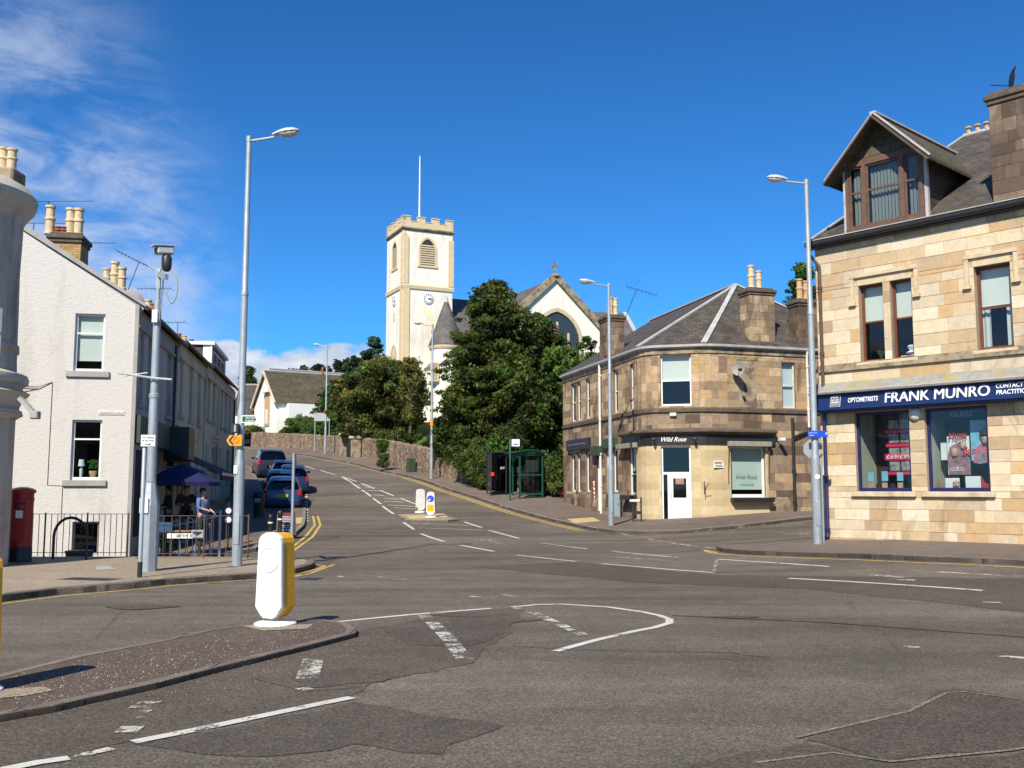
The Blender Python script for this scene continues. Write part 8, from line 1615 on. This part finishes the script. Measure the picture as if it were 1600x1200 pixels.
    skin('shirt', [('pe2', 'pel'), ('pel', 'ch'), ('ch', 'nk0'), ('ch', 'sL'), ('sL', 'eL'), ('eL', 'eL2'), ('ch', 'sR'), ('sR', 'eR'), ('eR', 'eR2')], {'pe2': .155, 'pel': .155, 'ch': .165, 'nk0': .09, 'sL': .082, 'eL': .062, 'eL2': .05, 'sR': .082, 'eR': .062, 'eR2': .05}, cloth, root)
    J['pu'] = tuple(Vector(J['pel'])+Vector((0, 0, .05)))
    skin('trousers', [('pu', 'pel'), ('pel', 'hipL'), ('hipL', 'kL'), ('kL', 'aL'), ('pel', 'hipR'), ('hipR', 'kR'), ('kR', 'aR')], {'pu': .145, 'pel': .15, 'hipL': .105, 'kL': .078, 'aL': .062, 'hipR': .105, 'kR': .078, 'aR': .062}, trou, root)
    W = WM[root]; hd = Vector(J['hd'])*s_
    q = MB(W @ Matrix.Translation(hd+Vector((0, .018, .045)))); q.lathe([(.02, -.10), (.085, -.06), (.103, 0), (.098, .05), (.06, .10), (0, .115)], (0, 0, 0), 14, R(-20), R(200)); q.lathe([(.103, 0.02), (.098, .05), (.06, .10), (0, .115)], (0, 0, 0), 14); q.build('hair', M_[hairm], root, smooth=True)
    q = MB(W @ Matrix.Translation(hd)); q.lathe([(0, -.03), (.014, -.02), (.010, .01), (0, .02)], (0, -.095, -.005), 6)
    for sx_ in (-1, 1): q.lathe([(0, -.03), (.012, 0), (0, .03)], (sx_*.092, 0, 0), 6)
    q.build('nose_and_ears', M_['skin'], root, smooth=True); q = MB(W @ Matrix.Translation(hd))
    for sx_ in (-1, 1): q.lathe([(0, -.007), (.009, 0), (0, .007)], (sx_*.033, -.083, .022), 8)
    q.box(-.022, .022, -.086, -.078, -.048, -.042); q.build('eyes_and_mouth', M_['hair'], root)
    for sd in 'LR':
        a_ = Vector(J['a'+sd])*s_; q = MB(W @ Matrix.Translation((a_.x, a_.y, 0))); q.bbox(-.05, .05, -.20, .07, 0, .09, .025); q.build('shoe', M_['metal_dark'], root)
    return root
person(316, 30.6, 70, 'stand', 'cloth_blue', 'cloth_dark', 'person in pale blue shirt standing at the café under the parasol edge')
person(262, 31.4, -60, 'stand', 'cloth_dark', 'cloth_dark', 'person in dark jacket standing left of the parasol pole', 1.70); person(290, 31.3, 20, 'sit', 'cloth_brown', 'cloth_dark', 'person in brown top leaning forward beside the parasol pole', 1.9, .45)
c = P(290, 800, 31.3); st = empty('bench', (c.x, 31.35, gz(c.x, 31.3)+.11), R(20), 'low dark bench the leaning person sits on', 'bench'); q = MB(WM[st]); q.bbox(-.4, .4, -.18, .2, .70, .78, .01); q.build('seat', M_['timber_dark'], st)
for sx_ in (-.35, .35): q = MB(WM[st]); q.box(sx_-.03, sx_+.03, -.15, .17, 0, .70); q.build('leg', M_['timber_dark'], st)
# menu board, bins and posts on the build-out
g = G(447, 836, .11); mb_ = empty('menu_board', (g.x, g.y, g.z), R(14), 'black café blackboard with coloured chalk writing beside a post', 'blackboard'); M = WM[mb_]; wB, hB = .30, .72
q = MB(M); q.add([(-wB, -.22, 0), (wB, -.22, 0), (wB*.9, 0, hB), (-wB*.9, 0, hB)], [(0, 1, 2, 3)]); q.add([(-wB, .22, 0), (wB, .22, 0), (wB*.9, .02, hB), (-wB*.9, .02, hB)], [(3, 2, 1, 0)]); q.build('board', M_['paint_black'], mb_)
q = MB(M)
for x_ in (-1, 1):
    q.beam((x_*wB, -.225, 0), (x_*wB*.9, -.0, hB+.02), .03, .03)
    q.beam((x_*wB, .225, 0), (x_*wB*.9, .02, hB+.02), .03, .03)
q.build('frame', M_['timber_red'], mb_)
rr = random.Random(3)
for i, mt in enumerate(('red', 'sign_white', 'sign_white', 'sign_white', 'red', 'sign_white', 'print_blue', 'sign_white', 'tactile')):
    u = .90-.095*i; z = hB*u; y = -.22*(1-u)-.008; q = MB(M); x_ = -.21; 
    while x_ < rr.uniform(.05, .2): l = rr.uniform(.03, .07); q.box(x_, x_+l, y-.004, y, z-.012, z+.016); x_ += l+.015
    q.build('chalk_line', M_[mt], mb_)
for i, (px, py, yt, lab) in enumerate(((422, 842, 803, 'black bollard with white band left of the café blackboard'), (437, 838, 797, 'black bollard half hidden behind the café blackboard'))):
    g = G(px, py, .11); r0_ = empty('bollard', g, 0, lab, 'bollard', 'black pavement bollards'); h = P(px, yt, g.y).z-g.z; q = MB(); q.lathe([(.09, 0), (.09, .05), (.075, .08), (.07, h-.16), (.085, h-.14), (.085, h-.09), (.06, h-.03), (0, h)], g, 16); q.build('body', M_['paint_black'], r0_, smooth=True); q = MB(); q.lathe([(.079, h*.62), (.079, h*.68)], g, 16); q.build('band', M_['sign_white'], r0_)
g = G(404, 808, .11); r0_ = empty('litter_bin', g, 0, 'dark litter bin in the shade left of the parked cars', 'litter bin'); q = MB(); q.lathe([(.22, 0), (.24, .85), (.26, .88), (.26, .95), (.15, 1.1), (0, 1.12)], g, 18); q.build('body', M_['metal_dark'], r0_, smooth=True); q = MB(Matrix.Translation(g)); q.box(-.12, .12, -.26, -.225, .62, .8); q.build('label', M_['slab_grey'], r0_)
r0_ = empty('hanging_sign', P(358, 800, 30), 0, 'pair of round blue shop discs on a stand behind the lamp post', 'sign'); 
for py in (798, 812):
    c = P(357.5, py, 29.5); q = MB(Matrix.Translation(c) @ Matrix.Rotation(R(90), 4, 'X')); q.lathe([(.12, 0), (.12, .02), (0, .02)], (0, 0, 0), 20); dd_ = q.build('disc', M_['umbrella_blue'], r0_); q = MB(Matrix.Translation(c-Vector((0, .021, 0))) @ Matrix.Rotation(R(90), 4, 'X')); q.lathe([(.08, 0), (.08, .004), (0, .004)], (0, 0, 0), 20); q.build('disc_face', M_['blind_grey'], dd_)
c = P(357.5, 800, 29.55); q = MB(); q.tube([(c.x, 29.56, gz(c.x, 29.5)), (c.x, 29.56, c.z+.3)], .02); q.build('stand', M_['metal_dark'], r0_)
# ============================================================ by the corner building
g = G(932, 799, .11); sp = empty('striped_pole', g, 0, 'red and white spiral striped pole with pointed yellow tip by a white door', 'pole'); h = P(929, 752, g.y).z-g.z; q = MB(Matrix.Translation(g)); n = 24; nz = 60; v = []; f = []
for i in range(nz+1): v += [(.055*math.cos(2*math.pi*k/n)-.10*i/nz, .055*math.sin(2*math.pi*k/n), .03+h*.86*i/nz) for k in range(n)]
for i in range(nz):
    for k in range(n): q_ = ((k/n+i/nz*6) % 1) < .5; f.append(((i*n+k, i*n+(k+1) % n, (i+1)*n+(k+1) % n, (i+1)*n+k), (.60, .03, .03) if q_ else (.8, .78, .74)))
o = len(q.v); q.v += [q.M @ Vector(p) for p in v]
for fc, c_ in f: q.f.append(tuple(i+o for i in fc)); q.c.append(c_)
pm('stripe', (1, 1, 1), .5, attr=True, var=.05, bs=0); q.build('shaft', M_['stripe'], sp, smooth=True); q = MB(Matrix.Translation(g)); q.lathe([(.16, 0), (.16, .02), (.05, .04)], (0, 0, 0), 18); q.build('base', M_['red'], sp); q = MB(Matrix.Translation(g)); q.lathe([(.03, 0), (.055, .08), (.045, .14), (0, h*.14)], (-.10, 0, .03+h*.86), 12); q.build('tip', M_['cream_trim'], sp, smooth=True)
g = G(965, 808, .11); cb = empty('street_cabinet', g, R(-14), 'grey blue metal cabinet beside the lamp at the corner building', 'cabinet'); h = P(965, 772, g.y).z-g.z; q = MB(WM[cb]); q.bbox(-.15, .13, -.12, .22, 0, h, .02); q.build('body', M_['grey_box'], cb); q = MB(WM[cb]); q.box(-.12, .10, -.13, -.121, .08, h-.1); q.build('door', M_['grey_box'], cb); q = MB(WM[cb]); q.box(.05, .075, -.14, -.131, h*.5, h*.6); q.build('lock', M_['metal_dark'], cb)
g = G(995, 815, .11); cb = empty('cigarette_bin', g, R(-10), 'black double post stand with white tray at the rounded shop corner', 'bin'); h = P(995, 782, g.y).z-g.z
for x_ in (-.14, .17): q = MB(WM[cb]); q.box(x_-.03, x_+.03, -.02, .02, -.05, h+(.12 if x_ > 0 else 0)); q.build('post', M_['paint_black'], cb)
q = MB(WM[cb]); q.bbox(-.26, .14, -.12, .10, h-.06, h+.04, .02); q.build('tray', M_['white_old'], cb); q = MB(WM[cb]); q.box(-.11, .14, -.03, .02, h*.35, h*.5); q.build('crossbar', M_['paint_black'], cb)
g = G(877, 778, .11); rb = empty('wall_post_box', g, 0, 'narrow red post standing by the low wall at the far end of the corner building', 'post box'); h = P(877, 736, g.y).z-g.z; q = MB(WM[rb]); q.bbox(-.13, .13, -.1, .1, .18, h, .02); q.build('body', M_['red'], rb); q = MB(WM[rb]); q.tube([(0, 0, -.1), (0, 0, .2)], .05); q.build('post', M_['metal_dark'], rb); q = MB(WM[rb]); q.box(-.04, .04, -.11, -.101, h*.6, h*.72); q.build('label', M_['sign_white'], rb)
g = G(642, 737.5, .11); rb = empty('street_cabinet', g, R(30), 'dark green metal cabinet against the churchyard wall', 'cabinet'); h = P(642, 716, g.y).z-g.z; q = MB(WM[rb]); q.bbox(-.27, .27, -.15, .2, -.1, h, .02); q.build('body', M_['green_box'], rb)
for x_ in (-.25, .01): q = MB(WM[rb]); q.box(x_, x_+.24, -.16, -.151, .05, h-.06); q.build('door', M_['green_box'], rb)
# bus shelter, stop flag and kiosk
Ms = Fr((G(812, 780, .11).x, G(812, 780, .11).y, G(812, 780, .11).z), 90); g = Ms.translation; Dsh = g.y; bs_ = empty('bus_shelter', (g.x, g.y, g.z), R(14), 'green framed bus shelter with clear panels below the tall trees', 'bus shelter'); M = WM[bs_]; W_ = 1.18; L_ = 2.9; h = 2.25
for (x_, y_) in ((0, 0), (W_, 0), (W_, L_/2), (W_, L_), (0, L_), (0, L_/2)): q = MB(M); q.box(x_-.04, x_+.04, y_-.04, y_+.04, -.1 if x_ else -.1, h); q.build('post', M_['green_paint'], bs_)
q = MB(M)
for z in (.22, 1.18, h-.06):
    q.box(.04, W_-.04, -.025, .025, z, z+.07); q.box(W_-.025, W_+.025, .04, L_-.04, z, z+.07); q.box(.04, W_-.04, L_-.025, L_+.025, z, z+.07)
q.box(-.03, .03, .04, L_-.04, h-.06, h+.01); q.build('rails', M_['green_paint'], bs_)
q = MB(M); q.box(.05, W_-.05, -.006, .006, .3, h-.08); q.box(W_-.006, W_+.006, .05, L_-.05, .3, h-.08); q.box(.05, W_-.05, L_-.006, L_+.006, .3, h-.08); q.build('glazing', M_['glass_smoke'], bs_)
q = MB(M); n = 8; pts = [(-.35+(W_+.45)*k/n, h+.02+.20*math.sin(math.pi*(k+.6)/(n+1.2))) for k in range(n+1)]
for p0, p1 in zip(pts[:-1], pts[1:]): q.quad((p0[0], -.2, p0[1]), (p1[0], -.2, p1[1]), (p1[0], L_+.2, p1[1]), (p0[0], L_+.2, p0[1]))
q.build('roof_sheet', M_['glass_smoke'], bs_); q = MB(M)
for y_ in (-.2, L_*.33, L_*.66, L_+.2):
    for p0, p1 in zip(pts[:-1], pts[1:]): q.beam((p0[0], y_, p0[1]), (p1[0], y_, p1[1]), .05, .05)
for p0 in (pts[0], pts[-1]): q.beam((p0[0], -.2, p0[1]), (p0[0], L_+.2, p0[1]), .06, .06)
q.build('roof_frame', M_['green_paint'], bs_); q = MB(M); q.box(W_-.35, W_-.1, .2, L_-.3, .5, .54); q.build('bench', M_['green_paint'], bs_); q = MB(M); q.box(.3, W_-.2, .02, .03, 1.35, 1.95); q.build('timetable', M_['blind_grey'], bs_)
fs, g, zb, zt = post('bus_stop', 797, 782, 687, .04, 'green bus stop post with small white flag above the shelter', 'green_paint', 'bus stop'); a, b = P(799.5, 690, g.y).x, P(812, 690, g.y).x; z0, z1 = P(800, 697.5, g.y).z, P(800, 686.5, g.y).z; q = MB(); q.bbox(a, b, g.y-.02, g.y+.02, z0, z1, .006); fl_ = q.build('flag', M_['sign_white'], fs); q = MB(); q.box(a+.08, b-.06, g.y-.024, g.y-.021, z0+.08, z0+.14); q.build('flag_text', M_['blue_sign'], fl_)
q = MB(); q.box(a-.06, b+.02, g.y-.015, g.y+.015, z1-.001, z1+.04); q.build('flag_frame', M_['green_paint'], fl_)
g = G(779, 774, .11); kb_ = empty('phone_kiosk', g, R(16), 'dark glazed phone kiosk left of the bus shelter', 'phone kiosk'); M = WM[kb_]; hw_ = .40; h = P(779, 708, g.y).z-g.z
for x_ in (-1, 1):
    for y_ in (0, 1): q = MB(M); q.box(x_*hw_-.03, x_*hw_+.03, y_*.8-.03, y_*.8+.03, -.1, h); q.build('post', M_['metal_dark'], kb_)
q = MB(M); q.bbox(-hw_-.05, hw_+.05, -.06, .86, h, h+.08, .02); q.build('roof', M_['metal_dark'], kb_)
for (x0_, x1_, y0_, y1_) in ((-hw_+.03, hw_-.03, -.006, .006), (-hw_-.006, -hw_+.006, .03, .77), (hw_-.006, hw_+.006, .03, .77), (-hw_+.03, hw_-.03, .794, .806)): q = MB(M); q.box(x0_, x1_, y0_, y1_, .25, h-.02); q.build('pane', M_['glass_dark'], kb_)
text(M, 'BT', .10, h*.62, .12, M_['blind_grey'], kb_, y=-.008, width=.24); q = MB(M); q.box(-.1, .15, .6, .75, .9, 1.5, bev=.02); q.build('telephone', M_['sign_grey'], kb_); g = P(769.5, 741, g.y-.3); rb = empty('red_notice', g, 0, 'small red box on the wall end beside the phone kiosk', 'box'); q = MB(); q.bbox(g.x-.10, g.x+.10, g.y, g.y+.1, g.z-.1, g.z+.1, .02); q.build('box', M_['red'], rb)
# ============================================================ parked cars
def clean(q):
    used = sorted({i for f in q.f for i in f}); mp = {a: b for b, a in enumerate(used)}; q.v = [q.v[i] for i in used]; q.f = [tuple(mp[i] for i in f) for f in q.f]; return q
def car(px, py, az, label, paint, hatch=1.0, H=1.48, W=.86, L=4.1, suv=False, hoff=0, x_off=0):
    g = G(px, py); D = g.y+ .0; root = empty('parked_car', None, label=label, cat='car', group='cars parked along the terrace', M=None) if False else None
    c = Vector((g.x, g.y))+Vector((math.sin(R(az)), math.cos(R(az))))*L/2; M0 = Fr((c.x, c.y, gz(c.x, c.y)), az+90)   # local +y = forward
    sl = (gz(c.x+math.sin(R(az))*1.3, c.y+math.cos(R(az))*1.3)-gz(c.x-math.sin(R(az))*1.3, c.y-math.cos(R(az))*1.3))/2.6; M0 = M0 @ Matrix.Rotation(math.atan(sl), 4, 'X')
    root = bpy.data.objects.new('parked_car', None); COL.objects.link(root); root.location = M0.translation; root.rotation_euler = M0.to_euler(); WM[root] = M0.copy(); tag(root, label, 'car', 'cars parked along the terrace')
    e = H-1.48; hl = L/2
    ST = [(-hl, .50, .56, 0), (-hl+.03, .74, .80, 0), (-hl+.08, .93, .98, 0), (-hl+.16, .95+e*.5, 1.01+e*.5, 0), (-hl+.46, .97+e*.5, 1.36+e, 1), (-hl+.75, .97+e*.5, 1.44+e, 1), (-hl+1.5, .95+e*.5, 1.48+e, 1), (-hl+2.2, .93+e*.5, 1.46+e, 1), (-hl+2.55, .92+e*.5, 1.38+e, 1), (-hl+3.15, .90+e*.5, .97+e*.5, 0), (-hl+3.7, .80+e*.4, .86+e*.4, 0), (hl-.1, .66, .72, 0), (hl, .50, .54, 0)]
    v = []; wn = W
    for i, (y, zb_, zt_, cab) in enumerate(ST):
        k = 1.0 if 1 < i < 10 else (.96 if i in (1, 10) else (.90 if i in (0, 11) else .80)); w_ = wn*k; zs_ = .22
        if cab: row = [(w_*.93, zs_), (w_, .42), (w_*1.0, zb_*.8), (w_*.95, zb_), (w_*.76, zt_-.07), (w_*.60, zt_-.015), (0, zt_)]
        else: row = [(w_*.93, zs_), (w_, .42 if zb_ > .6 else .36), (w_*1.0, max(.44, zb_*.8)), (w_*.95, zb_), (w_*.84, (zb_+zt_)/2), (w_*.6, zt_-.01), (0, zt_)]
        v += [(x, y, z) for x, z in row]+[(-x, y, z) for x, z in row[-2::-1]]
    n = 13; body = MB(M0); fb, fgs = [], {}
    for i in range(len(ST)-1):
        for k in range(n-1):
            f = (i*n+k, i*n+k+1, (i+1)*n+k+1, (i+1)*n+k); side = k in (3, 8); top = k in (3, 4, 5, 6, 7, 8)
            g_ = (side and ST[i][3] and ST[i+1][3] and i not in (5,)) or (top and (i in (3, 8)) and k in (4, 5, 6, 7)) ; (fgs.setdefault('rear_window' if i == 3 else 'windscreen' if i == 8 else 'side_window%d' % k, []) if g_ else fb).append(f)
    fb += [tuple(range(n)), tuple(range(len(ST)*n-1, (len(ST)-1)*n-1, -1))]; body.add(v, fb)
    b_ = body.build('body', M_[paint], root, smooth=True); 
    for nm, fl2 in fgs.items(): q = MB(M0); q.add(v, fl2); clean(q).build(nm.rstrip('0123456789'), M_['glass_car'], root, smooth=True)
    q = MB(M0); q.box(-W*.75, W*.75, -hl+.3, hl-.6, .15, .5); q.build('underside', M_['rubber'], root); q = MB(M0); q.box(-W*.6, W*.6, -hl+.9, -hl+2.4, .5, .98+e*.5); q.build('seats', M_['cloth_dark'], root)
    q = MB(M0); q.bbox(-W*.90, W*.90, -hl-.05, -hl+.12, .26, .52, .04); q.build('rear_bumper', M_[paint], root); q = MB(M0); q.bbox(-W*.85, W*.85, hl-.12, hl+.05, .24, .52, .04); q.build('front_bumper', M_[paint], root)
    for sx_ in (-1, 1):
        q = MB(M0); x0_, x1_ = sorted((sx_*W*.80, sx_*W*.985)); q.bbox(x0_, x1_, -hl+.02, -hl+.22, .72+e*.4, 1.0+e*.6, .03); q.build('tail_light', M_['tail_red'], root)
        q = MB(M0); x0_, x1_ = sorted((sx_*W*.55, sx_*W*.86)); q.bbox(x0_, x1_, hl-.16, hl+.0, .56, .70, .03); q.build('headlight', M_['lamp_glass'], root)
        q = MB(M0); x0_, x1_ = sorted((sx_*W*.97, sx_*(W+.17))); q.bbox(x0_, x1_, -hl+2.72, -hl+2.82, .92+e*.5, 1.05+e*.5, .03); q.build('wing_mirror', M_[paint], root)
        for yy in (-hl+.78, hl-.80):
            q = MB(M0 @ Matrix.Translation((sx_*(W-.10), yy, .31)) @ Matrix.Rotation(R(90)*sx_, 4, 'Y')); q.lathe([(.18, -.10), (.31, -.10), (.315, -.05), (.315, .07), (.29, .105), (.20, .11)], (0, 0, 0), 20); wh = q.build('wheel', M_['rubber'], root, smooth=True); q = MB(M0 @ Matrix.Translation((sx_*(W-.10), yy, .31)) @ Matrix.Rotation(R(90)*sx_, 4, 'Y')); q.lathe([(.205, .10), (.17, .085), (.06, .10), (0, .105)], (0, 0, 0), 14); q.build('rim', M_['rim'], wh, smooth=True)
    zp_ = .80 if not suv else .62; yp = -hl-.004 if not suv else -hl-.055; zp_ = .60
    q = MB(M0 @ Matrix.Translation((0, -hl-.03, .66)) @ Matrix.Rotation(R(-8), 4, 'X')); q.box(-.26, .26, -.012, 0, 0, .12); pl = q.build('number_plate', M_['plate_yellow'], root); text(M0 @ Matrix.Translation((0, -hl-.045, .66)) @ Matrix.Rotation(R(-8), 4, 'X'), 'SG05 NPU', 0, .03, .065, M_['paint_black'], pl, y=-.0, align='CENTER', width=.44, bold=.01, depth=.002) if paint == 'car_blue' else None
    q = MB(M0); q.beam((-.05, -hl+.14, .99+e*.5), (.32, -hl+.26, 1.12+e*.7), .02, .02); q.build('rear_wiper', M_['rubber'], root); q = MB(M0); q.bbox(-W*.55, W*.55, -hl+.36, -hl+.52, 1.37+e, 1.43+e, .02); q.build('rear_spoiler', M_[paint], root)
    return root
car(441, 797, -11, 'bright blue hatchback with yellow rear plate, closest of the parked cars', 'car_blue', H=1.50, W=.88)
car(437, 782, -12, 'pale blue saloon tucked behind the closest blue hatchback', 'car_steel', H=1.44, W=.84, L=4.0)
car(458, 774, -14, 'blue city car with red lights parked nearer the road centre', 'car_navy', H=1.50, W=.82, L=3.7)
car(446, 762, -15, 'steel blue car between the city car and the dark off roader', 'car_steel', H=1.46, W=.86)
rc = car(426, 747, -20, 'black off roader at the far end of the row of parked cars', 'car_black', H=1.78, W=.95, L=4.4, suv=True)
